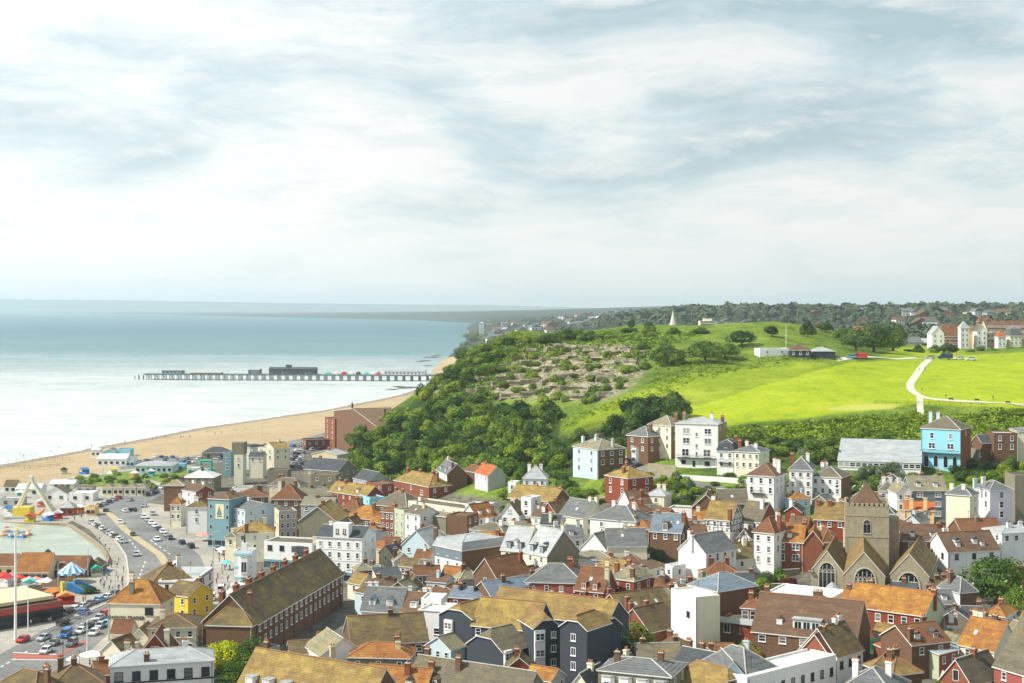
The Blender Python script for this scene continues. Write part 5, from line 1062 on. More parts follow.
s = H('sky blue house with arched ground floor windows and a balcony', 924,429.5,957,429.5,14, 417, 13, yw=-33, roof='hip', wall='skyblue', rm='drab', rw='brick', fr=0, rt=(1,1), ch=[(-.42,.6,'paleblue',1.4)], R=4, sky=2, name='house')
for u in (-.22, .25): s.window('f', u, 11.8, 1.3, 2.0, 'sash'); s.window('f', u, 8.3, 2.3, 2.0, 'double')
s.balcony(5.9, -.5, .5, 1.3)
for u in (-.36, -.12, .13, .36): s.arch('f', u, 1.0, 1.5, 3.9, 1)
H('flat topped brown brick house across the garden from the sky blue one', 994,434,1018,435,11, 432, 10, 'flat', 'brown', 'lead', fr=(2,2), wh=2, name='house')
H('cream house at the very edge behind the brown flat topped one', 1018,431,1050,432,11, 428, 10, 'hip', 'cream', 'slate', fr=(2,3))
H('low link building with a pale green roof beside the sky blue house', 978,451,993,451,4, 448, 6, 'flat', 'drab', 'buffslate', fr=(3,1), name='garden_room', catg='annexe')
H('dark slate gabled annexe behind the link building with pale green roof', 982,443,994,443,7, 435, 8, 'side', 'brown', 'dslate', fr=0, name='annexe', catg='annexe')
# ---- around the church tower
H('slate hung house with long grey roof behind the apricot cottage', 911,490,947,491,9, 477, 10, 'side', 'slatehung', 'buffslate', fr=(2,3), ww=1.9, style='double', ch=[(-.05,.6,'brick',1.2)])
H('white gabled house beside the slate hung one', 897,493,912,493,9, 484, 9, 'front', 'white', 'buffslate', fr=(2,2))
H('white cottage with a tan roof directly behind the church tower', 879,491,897,492,6, 481, 9, 'hip', 'white', 'drab', fr=(2,1))
s = H('apricot walled cottage with red roof and two tall chimneys', 905,509,934,512,6, 502, 8, 'side', 'orange', 'red', fr=(2,1), ch=[(-.28,-.05,'orange',1.6),(.2,-.05,'orange',1.9)], pots=0)
s = H('tall cream house with a blank gable wall and two cream chimneys', 946,493,971,498,13, 484, 7, 'hip', 'cream', 'slate', fr=0, rt=(1,3), ch=[(-.36,.3,'cream',.6),(.12,.3,'cream',.6)], R=2.6, pots=0, wh=2)
s = H('pale lilac house with slate roof beside the tall cream one', 990,491,1013,490,13, 481, 9, 'hip', 'lilac', 'slate', fr=(1,3), ww=1.3, wh=2, ch=[(-.44,.5,'white',1.4),(-.8,.5,'paleblue',1)], pots=0)
H('blank dark grey tall wall of the house at the picture edge', 1015,477,1050,477,14, 474, 9, 'flat', 'drab', 'drab', fr=0)
H('white house above the red garden wall near the round tree', 1002,535,1040,531,8, 526, 9, 'hip', 'white', 'lead', fr=(4,1), ww=1.3, wh=1.8)
s = H('long brown tiled row with two small dormers behind the church gables', 948,553,1000,549,6, 532, 11, 'side', 'white', 'brown', fr=(3,1), style='dark'); [s.dormer(u*s.W, 2.0, 1.5, 1.4, 'dslate', 'gable') for u in (-.25, .1)]
H('brown roofed row between the church tower and the two dormer row', 903,540,946,542,6, 525, 11, 'side', 'brown', 'brown', fr=(3,1), ch=[(.42,.4,'brick',.8),(-.2,.6,'brown',.8)])
H('brown roofs just under the tall cream house', 962,532,1003,531,5, 519, 9, 'side', 'brown', 'clay', fr=0, ch=[(0,.4,'drab',.8)])
s = H('big orange roofed brick house with paired white windows by the church', 774,541,803,543,8, 524, 10, 'side', 'brick', 'orange', fr=(2,2), ww=2.0, wh=1.9, style='double', ch=[(-.35,.5,'brick',.8),(.45,.5,'brick',.8)])
H('', 803,543,823,544,8, 526, 11, 'front', 'brick', 'orange', fr=0, root=s.root); H('', 823,543,835,543,8, 528, 9, 'hip', 'brick', 'clay', fr=(1,2), root=s.root, ww=1.8)
s = H('deep clay roofed brick house behind the church side chapel', 814,519,845,521,6, 503, 10, 'side', 'redpaint', 'gold', fr=(3,1), ch=[(-.42,.4,'brick',1),(-.05,.4,'brick',1)])
s = H('narrow white three storey house with clay roof in the lower street', 753,532,774,535,11, 517, 10, 'hip', 'white', 'clay', fr=(2,3), wh=1.8, ch=[(.45,.4,'brick',1)])
s = H('little white timbered gable house next to the narrow white one', 737,538,751,539,6, 526, 7, 'front', 'white', 'brown', fr=(1,1)); s.timber('f', True, 4, .5)
H('cream cottage with a mossy brown roof beneath the timbered gable', 735,561,763,556,4, 545, 9, 'side', 'cream', 'olive', fr=(2,1), lf=0, R=3.6)
s = H('black and white timbered house with golden roof', 705,518,731,521,8, 502, 9, 'side', 'white', 'gold', fr=(4,1), rt=(1,1), ch=[(.5,-.1,'brick',-1.0)]); s.timber('f', False, 6, 4.6); s.timber('r', True, 4, 4.6); s.band(4.2, WM['cream'], .5)
H('brown gabled roof behind the timbered house', 692,508,720,508,6, 495, 9, 'front', 'brown', 'drab', fr=(1,1), ch=[(.1,.4)])
H('moss grey roof house above the timbered house', 720,504,748,503,6, 490, 9, 'side', 'brown', 'drab', fr=0)
H('grey brown roof house with a brick gable next to the timbered house', 739,519,760,523,6, 502, 10, 'side', 'white', 'drab', rw='brick', fr=(2,1), rt=0)
s = H('large white house with blank gable wall and a wide clay topped chimney', 706,556,736,547,9, 533, 10, 'side', 'white', 'slate', fr=(4,1), lf=0, wh=2.2, ch=[(-.5,.5,'white',.4)], R=4.2, pots=4)
H('low white annexe against the blank white gable', 665,566,673,568,6, 564, 5, 'flat', 'white', 'white', fr=(1,2))
s = H('old mossy roofed cottage with two skylights', 625,617,676,607,5, 594, 11, 'side', 'brick', 'olive', fr=(2,1), lf=0, ch=[(-.4,.1,'brick',.2)], sky=2, R=4)
H('thick mossy brown roofed cottage in front of the skylight cottage', 650,633,679,625,4, 605, 10, 'side', 'brick', 'olive', fr=0, lf=0, R=4.5)
H('low white porch cottage between the mossy roofs and the brick houses', 611,612,622,611,4, 605, 5, 'mono', 'brown', 'lead', fr=(1,1))
H('patched dark slate roofs beside the yellow hedge', 640,664,684,661,4, 644, 11, 'side', 'drab', 'drab', fr=0)
s = H('mansard slate building with white dormer bays at the bottom edge', 598,673,671,676,8, 659, 11, 'hip', 'drab', 'slate', fr=0)
for i in range(4): s.bay(-.36+i*.24, .4, 7.2, 2.6, .8, 'white', 'lead', rows=2)
H('cream gable end cottage at the bottom beside the mansard slate building', 568,690,592,692,5, 667, 9, 'front', 'cream', 'dslate', fr=(1,1), rw='brown')
# ---- tall flats, chapel, courtyard
s = H('tall blank pale cream flats with small windows on one side', 696,600,720,597,13, 596, 11, 'flat', 'cream', 'white', lw='lilac', fr=0, lf=0); [s.window('l', .2, z_, 1.3, 1.2, 'dark') for z_ in (9.2, 3.2)]
s = H('brown brick house with blue slate hipped roof behind the tall pale flats', 718,593,757,586,12, 573, 10, 'hip', 'brown', 'bslate', fr=0, lf=0, lw='cream', ch=[(-.2,.9,'drab',.2)]); s.skylight(.0, 2.6)
H('low house with blue painted chimneys behind the tall pale flats', 680,590,706,589,9, 583, 8, 'side', 'white', 'brown', fr=0, ch=[(-.3,.4,'paleblue',1.2),(.35,.4,'paleblue',1.4),(0,.5,'brick',1.6)])
H('orange brown weathered roof behind the blue chimneys', 704,577,742,575,5, 563, 9, 'hip', 'brick', 'clay', fr=0)
s = H('broad brown tiled house with a glazed roof room', 752,633,856,641,6, 604, 14, 'side', 'brown', 'brown', fr=(5,1), rt=0, R=7, ww=1.6)
b_ = MB(); b_.box(-3, 0, 0, 3, 4, 2.6); b_.box(-3.2, -.3, 2.6, 3.2, 4.2, 2.85, 1); o = s.part('glazed_roof_room', b_, [M_frame, RM['lead']], .02*s.W, 1.2, s.H+.6)
for u in (-1.9, 0, 1.9): f, g = win_mesh(1.7, 2.0, 'casement'); place('window', f, o, (u, 0, 1.3)); place('glazing', g, o, (u, 0, 1.3))
s = H('brown brick house with a glass fronted roof terrace and white doors', 719,622,768,626,6.5, 620, 9, 'flat', 'brown', 'drab', fr=(3,1), ww=1.6, wh=2.2, style='casement'); s.balcony(6.6, -.5, .5, 1.2, M_dark, glass=True, hh=1.3)
s = H('upper brown room with white french doors opening on the glass terrace', 741,609,766,610,10, 603, 7, 'hip', 'redpaint', 'clay', fr=(3,1), ww=1.5, wh=2.2, R=1.6)
s = H('white flat roofed hall with small roof vents before the church', 764,594,828,603,4.5, 592, 14, 'flat', 'white', 'white', fr=(5,1), ww=1.4, style='dark', name='hall', catg='hall')
for u, v in ((-.3,.3),(-.1,.5),(.1,.3),(.2,.5),(.3,.4)): b_ = MB(); b_.bar((0,0,0),(0,0,.6),.2,0,6); s.part('roof_vent', b_, M_metal, u*s.W, v*s.D, 4.6)
s = H('pale blue chapel gable with an arched window', 720,679,746,677,6, 662, 10, 'front', 'paleblue', 'slate', fr=0, name='chapel', catg='chapel'); s.arch('f', 0, 2.6, 1.7, 3.6, 2); s.arch('f', -.3, 2.2, .9, 2, 1); s.arch('f', .3, 2.2, .9, 2, 1)
s = H('cream walled hall with a wide hipped slate roof beside the blue chapel', 746,677,777,668,6, 647, 12, 'hip', 'cream', 'slate', fr=0, lf=0, name='hall', catg='hall'); s.arch('f', .25, 1.2, 1.5, 3.2, 2); s.arch('f', -.2, 1.2, 1.5, 3.2, 2)
H('long dark slate roof with a skylight next to the blue chapel', 668,675,718,682,4, 652, 11, 'side', 'drab', 'dslate', fr=0, sky=1, rt=0)
H('golden half hipped roof at the bottom edge before the slate chapel roofs', 672,686,716,696,4, 665, 10, 'half', 'brown', 'gold', fr=0, rt=0)
H('low clay roofed outbuilding in the yard below the tall pale flats', 700,652,732,652,3, 644, 6, 'mono', 'brown', 'clay', fr=0)
s = H('long white flat fronted building with blue coping along the lower street', 747,682,836,657,6, 655, 7, 'flat', 'white', 'white', fr=(9,1), style='dark', ww=1.0, wh=1.8, lf=0, top=2.6)
H('white cottage with a steep mossy roof at the end of the long white building', 837,657,863,650,5.5, 631, 9, 'side', 'white', 'olive', fr=(3,1), lf=0, style='dark', R=5, top=1.8)
s = H('brown brick gabled cottage behind the steep mossy roofed one', 801,651,829,655,6, 635, 9, 'front', 'brick', 'clay', fr=0); s.window('f', .05, 5.6, .9, 1.2, 'sash')
H('slate roof with two bright skylights at the bottom edge', 838,692,894,697,4, 668, 12, 'hip', 'white', 'slate', fr=0, sky=2)
s = H('red brick long house with bright orange roof and green shopfront', auto=False, x0=846,e0=606,x1=924,e1=615,h=9.5,ry=588,D=12,roof='side',wall='redpaint',rm='orange', rw='greenish', fr=(6,2), rt=0, ww=1.3, wh=2.0, top=1.6, step=3.6, ch=[(-.42,.9,'brown',.2),(.5,.5,'brick',.8)]); s.shop(plain('green_paint', (.02,.16,.08), .5), 3.1)
H('mossy hipped cottage roof below the green shopfront', 868,674,892,676,4, 654, 9, 'hip', 'brown', 'olive', fr=0)
H('second mossy roof touching the red tiled lean-to', 893,677,922,673,4, 656, 9, 'hip', 'brown', 'gold', fr=0)
H('bright red tiled lean-to by the green shopfront', 897,655,912,652,3.5, 643, 6, 'mono', 'brick', 'red', fr=0)
s = H('crooked brown brick house with tall chimneys and clay roof', 912,646,950,641,7, 624, 10, 'side', 'brown', 'clay', fr=(2,1), lf=0, ch=[(-.45,.1,'brown',.4),(.3,.6,'brown',1.2)])
H('red doored workshop with a pale lead lean-to roof', 939,655,958,650,5, 640, 7, 'mono', 'pinkred', 'lead', lw='greenish', fr=(2,1), lf=(1,1), name='workshop', catg='workshop')
H('cream cottage with a vivid orange roof among brown ones', 959,646,994,650,5, 625, 9, 'side', 'cream', 'orange', fr=(2,1), rt=0, R=5, lf=0)
s = H('brick cottage with pointed gable, white window and a box dormer', 940,680,972,685,6, 659, 11, 'front', 'brick', 'drab', fr=(1,1), wh=2.2, rt=0); s.window('f', 0, 7.3, 1.2, 2.0, 'plain')
H('great brown roofed house with white verge and white dormer at the picture edge', 994,668,1058,683,8, 607, 20, 'side', 'pinkred', 'drab', fr=(3,2), R=11, lf=0, dorm=0).dormer(-3, 6, 2.0, 2.0, 'drab', 'gable', cheek='white')
H('white house with a low orange hipped roof above the brown cottages', 984,616,1005,617,6, 604, 9, 'hip', 'white', 'orange', fr=(2,1), ww=1.7, ch=[(-.2,.9,'brick',.6)])
H('small dark slate gabled house before the orange hipped one', 964,616,983,616,5, 607, 8, 'side', 'grey', 'dslate', fr=(1,1), ch=[(-.1,-.1,'brick',.2)])
H('clay roofed low house between the vivid orange roof and the white one', 976,630,1004,632,4, 620, 7, 'side', 'brown', 'clay', fr=0)
s = H('small hipped slate cottage with one white and one brown wall', 960,594,977,592,7, 577, 8, 'hip', 'brown', 'slate', lw='white', fr=0, lf=0, ch=[(.0,.9,'brown',1.2)])
H('drab walled house with a grey roof behind the red brick long house', 934,604,955,604,6, 590, 8, 'side', 'drab', 'slate', fr=0, ch=[(-.5,.3,'brick',.8)])
H('mossy low roof against the church gable wall', 930,590,951,590,5, 580, 7, 'side', 'brown', 'olive', fr=0)
H('narrow white walled cottage with a stubby yellow potted chimney', 947,626,957,626,6, 619, 6, 'side', 'white', 'clay', fr=0, ch=[(0,.2,'white',1.6)])
# ---- church
s = H('flint church with three pointed naves, traceried windows and a square tower', 811,570,843,573,7, 547, 24, 'front', 'flint', 'olive', fr=0, rt=0, name='church', catg='church', R=5.2, ov=.15, cap=1)
chr_ = s.root; st = M_coping
s.arch('f', 0, 2.6, 4.2, 6.8, 4, st); s.chimney(-.5*s.W, 0, 'flint', -5, 1.1, 1.6, pots=0); 
s = H('', 843,574,885,578,7.5, 549, 34, 'front', 'flint', 'gold', fr=0, rt=0, root=chr_, R=6.0, ov=.15); s.arch('f', .02, 2.6, 5.4, 7.0, 5, st)
s = H('', 890,573,929,578,7.5, 552, 28, 'front', 'flint', 'gold', fr=0, rt=0, root=chr_, R=5.4, ov=.15); s.arch('f', -.02, 2.0, 5.6, 6.4, 4, st); s.wins('r', 5, 1, .9, 2.4, 'plain', 2.6)
s = H('', 845,507,889,510,18.5, 500, 12.5, 'flat', 'flint', 'drab', fr=0, rt=0, lf=0, root=chr_, cap=0, R=.5, drop=8)
for side, Wd in (('f', s.W), ('r', s.D), ('l', s.D), ('b', s.W)):
    b_ = MB(); n = 9; b_.box(-Wd/n*.3, -.06, 0, Wd/n*.3, .42, .75); mer = b_.mesh('merlon', WM['flint'])
    for i in range(n): s.put('merlon', mer, *s.face(side, (i+.5)/n-.5, 19.05))
    for z_ in (16.3, 10.6): s.band(z_, WM['flint'], .35, side)
for side in 'frl': s.arch(side, 0, 11.8, 2.0, 3.6, 2, st)
b_ = MB(); w_ = s.W*.34; d_ = s.D*.34; c_ = (0, s.D/2)
for p, q in (((-w_, -d_), (w_, -d_)), ((w_, -d_), (w_, d_)), ((w_, d_), (-w_, d_)), ((-w_, d_), (-w_, -d_))): b_.quad([(p[0], p[1], 0), (q[0], q[1], 0), (0, 0, 5.6)])
s.part('spire', b_, RM['brown'], 0, s.D/2, 19.3)
b_ = MB(); b_.box(-1.8, -1.8, -5, 1.8, 1.8, 15.5); s.part('stair_turret', b_, WM['flint'], s.W/2+1.0, s.D*.55, 0)

# nothing grows inside a house
def clear0(x, y, r):
    for lab, Q, hh in FOOT:
        ok = False
        for i in range(4):
            ax, ay = Q[i]; bx, by = Q[(i+1) % 4]; l = math.hypot(bx-ax, by-ay)+1e-6
            if ((bx-ax)*(y-ay)-(by-ay)*(x-ax))/l < -r: ok = True; break
        if not ok: return False
    return True
for o in [o for o in COL.objects if o.parent is None and o.get('category') in ('tree', 'bush', 'shrub')]:
    if not o.get('group'):
        x0_, y0_, z0_ = o.location
        for k in [q*sg for q in range(30) for sg in (1, -1)]:
            t_ = (y0_-k*.6)/y0_
            if clear0(x0_*t_, y0_*t_, 1.5): o.location = (x0_*t_, y0_*t_, gz(x0_*t_, y0_*t_)+(z0_-gz(x0_, y0_))); break
        x_, y_ = o.location.x, o.location.y; r_ = 3 if o.get('category') == 'tree' else 1.5; FOOT.append(('tree', [(x_-r_, y_-r_-(6 if r_ > 2 else 1)), (x_+r_, y_-r_-(6 if r_ > 2 else 1)), (x_+r_, y_+r_), (x_-r_, y_+r_)], 5)); continue
    if not clear0(o.location.x, o.location.y, .8):
        for ch in list(o.children): bpy.data.objects.remove(ch)
        bpy.data.objects.remove(o)
# ================================================================== seafront, roads, vehicles, people
def gpt(x, y, lift=0.05, zz=None):
    X, Y, Z = hit(x, y); return (X, Y, Z+lift)
def sheet(name, pts, lift, mat, kind='structure', label=None, cat=None, parent=None, flat=False):
    P = [gpt(a, b, lift) for a, b in pts]; bm = bmesh.new(); vs = [bm.verts.new(p) for p in P]; f = bm.faces.new(vs); f.normal_update()
    if f.normal.z < 0: f.normal_flip()
    bmesh.ops.triangulate(bm, faces=[f])
    for _ in range(6):
        es = [e for e in bm.edges if e.calc_length() > 9]
        if not es: break
        bmesh.ops.subdivide_edges(bm, edges=es, cuts=1); bmesh.ops.triangulate(bm, faces=[f for f in bm.faces if len(f.verts) > 3])
    zs = ground([v.co.x for v in bm.verts], [v.co.y for v in bm.verts])
    for v, z in zip(bm.verts, zs): v.co.z = (max(zs) if flat else z)+lift
    me = bpy.data.meshes.new(name); bm.to_mesh(me); bm.free(); me.materials.append(mat)
    o = place(name, me); return tag(o, label, cat, None, kind)
def ribbon(name, pts, w, lift, mat, kind='structure', step=3., px_=True, label=None, cat=None, h=0):
    P = [Vector(gpt(a, b)[:2]) if px_ else Vector((a, b)) for a, b in pts]; Q = []
    for a, b in zip(P[:-1], P[1:]):
        n = max(1, int((b-a).length/step)); Q += [a+(b-a)*i/n for i in range(n)]
    Q.append(P[-1]); 
    if len(Q) > 3: Q = [Q[0]]+[(Q[i-1]+Q[i]*2+Q[i+1])/4 for i in range(1, len(Q)-1)]+[Q[-1]]
    b = MB(); rows = []
    for i, q in enumerate(Q):
        t = (Q[min(i+1, len(Q)-1)]-Q[max(i-1, 0)]).normalized(); n = Vector((-t.y, t.x))
        rows.append([(q+n*w*k/2) for k in (-1, 0, 1)])
    flat = [p for r in rows for p in r]; Z = ground([p.x for p in flat], [p.y for p in flat]); V = [(p.x, p.y, z+lift) for p, z in zip(flat, Z)]
    for i in range(len(rows)-1):
        for k in (0, 1): a = i*3+k; b.quad([V[a], V[a+1], V[a+4], V[a+3]])
        if h:
            for k in (0, 2): a = i*3+k; lo = lambda v: (v[0], v[1], v[2]-h); b.quad([lo(V[a]), V[a], V[a+3], lo(V[a+3])])
    o = b.build(name, mat); return tag(o, label, cat, None, kind)
M_asph = groundmat('asphalt', [(.35, (.12,.12,.12)), (.5, (.185,.185,.18)), (.65, (.27,.265,.255))], .05, .6)
M_pave = groundmat('paving', [(.35, (.22,.205,.175)), (.5, (.34,.315,.27)), (.65, (.46,.43,.37))], .05, .8)
M_lawn = groundmat('seafront_lawn', [(.35, (.09,.14,.03)), (.65, (.20,.27,.05))], .05, .8); M_paint = plain('road_paint', (.78,.78,.75), .7); M_redr = plain('red_surfacing', (.38,.12,.09), .9); M_sandy = plain('sandy_strip', (.42,.36,.22), .9); M_pathm = groundmat('path_gravel', [(.35, (.46,.43,.34)), (.65, (.62,.58,.48))], .05, .8)
sheet('promenade', [(-60,489),(0,487),(60,479),(120,468),(180,461),(178,466),(205,470),(205,492),(165,484),(125,487),(90,497),(78,506),(72,521),(66,524),(0,522),(-60,522)], .05, M_pave); sheet('lawn', [(66,480),(130,471),(205,466),(207,478),(160,482),(110,486),(70,489)], .09, M_lawn); sheet('promenade', [(-60,580),(0,578),(80,574),(104,567),(105,576),(90,588),(60,600),(0,626),(-40,640),(-80,640)], .05, M_pave); sheet('lawn', [(64,592),(98,584),(104,590),(86,600),(68,604)], .09, M_lawn)
PROM = [(98,508),(97,516),(104,528),(118,544),(126,556),(128,570),(128,585),(118,599),(95,609),(45,630),(0,655),(-40,674),(-40,640),(0,626),(60,600),(90,588),(104,576),(109,560),(105,547),(90,530),(72,521),(78,506),(90,497),(125,487),(150,480),(165,484),(145,488),(125,495),(108,501)]
sheet('pavement', PROM, .10, M_pave)
ROAD = [(-40,674),(0,655),(45,630),(95,609),(118,599),(128,585),(128,570),(126,556),(118,544),(104,528),(97,516),(98,508),(108,501),(125,495),(145,488),(165,484),(200,476),(202,480),(180,488),(160,496),(148,503),(142,509),(142,516),(152,526),(168,535),(188,545),(200,556),(205,568),(198,582),(190,596),(150,606),(116,620),(106,636),(92,649),(70,660),(60,672),(66,690),(40,712),(-60,712)]
sheet('road', ROAD, .06, M_asph)
sheet('pavement', [(116,620),(150,606),(190,596),(198,582),(205,568),(200,556),(188,545),(205,540),(225,548),(240,560),(238,600),(215,650),(150,672),(110,676),(66,690),(60,672),(70,660),(92,649),(106,636)], .03, M_pave)
sheet('pavement', [(142,516),(152,526),(168,535),(188,545),(205,540),(232,536),(215,520),(190,512),(165,505),(148,503),(142,509)], .03, M_pave)
sheet('car_park', [(175,458),(230,452),(290,441),(330,433),(332,440),(334,446),(305,452),(300,470),(290,470),(288,455),(230,462),(180,466)], .10, M_asph)
sheet('car_park', [(118,462),(178,456),(180,464),(120,470)], .10, M_asph)
ribbon('central_reservation', [(101,510),(112,516),(126,531),(147,546),(160,555),(167,566)], 2.6, .22, M_sandy, h=.15)
ribbon('kerb', [(45,630),(95,609),(118,599),(128,585),(128,570),(126,556),(118,544),(104,528)], .5, .20, M_conc, h=.12)
for a, b_ in (((0,668),(30,650)), ((40,645),(70,630)), ((75,627),(100,615)), ((138,580),(146,560)), ((142,556),(128,538)), ((150,540),(172,556)), ((176,560),(184,575))):
    n = 5
    for i in range(n):
        t0, t1 = (i+.1)/n, (i+.6)/n; L_ = lambda t: (a[0]+(b_[0]-a[0])*t, a[1]+(b_[1]-a[1])*t); ribbon('lane_marking', [L_(t0), L_(t1)], .3, .095, M_paint, step=50)
sheet('cycle_box', [(13,654),(56,656),(60,659.5),(12,659)], .10, M_redr); ribbon('cycle_lane', [(56,657),(70,650),(88,640)], 1.2, .10, M_redr)
ribbon('stop_line', [(13,653),(56,655)], .5, .12, M_paint); ribbon('stop_line', [(12,660),(60,660.5)], .5, .12, M_paint)
cst = [tuple(p) for p in coast[2:10]]
wet = ribbon('wet_sand', [(x+4, y) for x, y in cst], 11, .05, plain('wet_sand_material', (.24,.185,.12), .5), px_=False, step=12)
for off, w_, nm in ((-1.2, 2.6, 'surf'), (-7.5, 1.3, 'surf'), (-15, .8, 'surf')):
    q = ribbon(nm, [(x+off+1.4*math.sin(y*.05+off), y) for x, y in [((cst[i][0]*(1-k/9)+cst[i+1][0]*k/9), (cst[i][1]*(1-k/9)+cst[i+1][1]*k/9)) for i in range(len(cst)-1) for k in range(9)]], w_, 0, m_foam, px_=False, step=6)
    for v in q.data.vertices: v.co.z = .07; v.co.x += 1.1*math.sin(v.co.y*.31+off)
# boating lake
m_lake, t, b = newmat('lake_water'); b.inputs['Roughness'].default_value = .18; b.inputs['IOR'].default_value = 1.33
t.links.new(ramp(t, noise(t, .08, 5), [(.4, (.28,.33,.26)), (.6, (.38,.41,.32))]), b.inputs[0]); bp = N(t, 'ShaderNodeBump', inp={'Strength': .3, 'Distance': .2}); t.links.new(noise(t, 1.2, 4), bp.inputs['Height']); t.links.new(bp.outputs[0], b.inputs['Normal'])
LAKE = [(-60,524),(0,525),(68,526.5),(85,538),(102,551),(107,560),(104,567),(80,574),(0,578),(-60,580)]
sheet('boating_lake', LAKE, .04, m_lake, flat=True)
ribbon('lake_wall', [(-60,524),(0,524.5),(69,526),(86,537),(103,550.5),(108,560),(105,567)], 1.0, .9, plain('lake_wall_stone', (.30,.24,.15), .9), kind='thing', h=1.2, label='brown stone wall curving around the boating lake', cat='wall')
def boat(x, y, c, label):
    X, Y, Z = gpt(x, y, .1); o = empty('pedal_boat', (X, Y, Z), rt.uniform(0, 3), label, 'boat', None); b = MB(); b.prism([(-1.1,0),(-1.4,.7),(1.4,.7),(1.1,0)], 'x', -.9, .9); b.build('hull', c, o); b = MB(); b.box(-.6,-.5,.7,.6,.5,1.3); b.build('seat', M_frame, o); b = MB(); b.prism([(-.8,1.9),(.8,1.9),(.5,2.15),(-.5,2.15)], 'x', -1, 1); [b.bar((sx_,sy_,.7),(sx_,sy_,1.9),.04,0,4) for sx_ in (-.7,.7) for sy_ in (-.6,.6)]; b.build('canopy', c, o)
M_or = plain('orange_plastic', (.75,.28,.06), .5); M_bl = plain('blue_plastic', (.04,.22,.52), .5); M_rd = plain('red_plastic', (.60,.05,.04), .5); M_ye = plain('yellow_plastic', (.75,.58,.06), .5); M_te = plain('turquoise_canvas', (.12,.55,.55), .6); M_bw = plain('bright_blue_canvas', (.02,.28,.60), .6); M_pk = plain('pink_canvas', (.72,.25,.38), .6); M_wc = plain('white_canvas', (.8,.8,.78), .6); M_cr = plain('cream_steel', (.66,.66,.50), .5); M_sal = plain('salmon_canvas', (.75,.28,.22), .7); M_gr = plain('green_plastic', (.05,.42,.28), .5)
for x, y, c, l in ((4,537,M_or,'orange pedal boat moored at the seaward side of the lake'),(11,538,M_bl,'blue pedal boat next to the tall lamp post'),(22,538,M_bl,'second blue pedal boat drifting on the lake'),(28,536,M_or,'orange pedal boat furthest into the lake'),(7,533,M_rd,'red pedal boat behind the orange one'),(17,534,M_ye,'yellow pedal boat among the moored group')): boat(x, y, c, l)
# stalls and rides of the little fair
for i, (x, y, m1, m2, l) in enumerate(((8,514,M_wc,M_bl,'blue and white fair stall at the lake end of the ride platform'),(30,522,M_ye,M_rd,'yellow and red ticket booth on the quay by the lake'),(48,521,M_bl,M_wc,'white roofed blue booth on the quay by the lake'),(58,519,M_rd,M_wc,'red booth with white roof on the quay near the pink kiosk'),(68,510,M_te,M_pk,'pink topped turquoise stall beside the pink kiosk'),(78,513,M_or,M_wc,'orange stall near the road crossing'),(20,498,M_gr,M_wc,'green stall between the white sheds'),(42,507,M_sal,M_frame,'salmon stall behind the A-frame ride'),(30,590,M_wc,M_te,'turquoise topped stall under the brown pyramid roof'),(52,600,M_sal,M_or,'orange topped stall by the arcade roof'),(66,604,M_rd,M_or,'orange and red play frame at the pavement bend'),(6,586,M_wc,M_rd,'red topped cafe stall at the lakeside'),(44,590,M_ye,M_wc,'white topped yellow stall below the tiled cafe'),(96,576,M_cr,M_gr,'green topped booth at the lake corner'),(150,476,M_te,M_wc,'white topped turquoise hut on the seafront lawn'),(112,474,M_wc,M_ye,'yellow topped hut on the seafront lawn'),(134,478,M_sal,M_wc,'salmon hut in the garden strip'),(84,474,M_bl,M_bl,'dark blue hut at the shingle end of the lawn'),(64,474,M_cr,M_dark,'dark roofed hut beside the go-kart barrier'))):
    X, Y, Z = gpt(x, y, 0); w_ = rt.uniform(1.4, 2.2); o = empty('stall', (X, Y, Z), rt.uniform(-.5, .5), l, 'stall'); b = MB(); b.box(-w_, -1.3, 0, w_, 1.3, 1.0); [b.box(a_*w_-.07, c_*1.3-.07, 1, a_*w_+.07, c_*1.3+.07, 2.4) for a_ in (-1, 1) for c_ in (-1, 1)]; b.box(-w_, 1.2, 1, w_, 1.3, 2.4); b.build('counter', m1, o); b = MB(); b.prism([(-w_-.3, 2.4), (w_+.3, 2.4), (0, 3.4)], 'y', -1.7, 1.6); b.build('roof', m2, o)
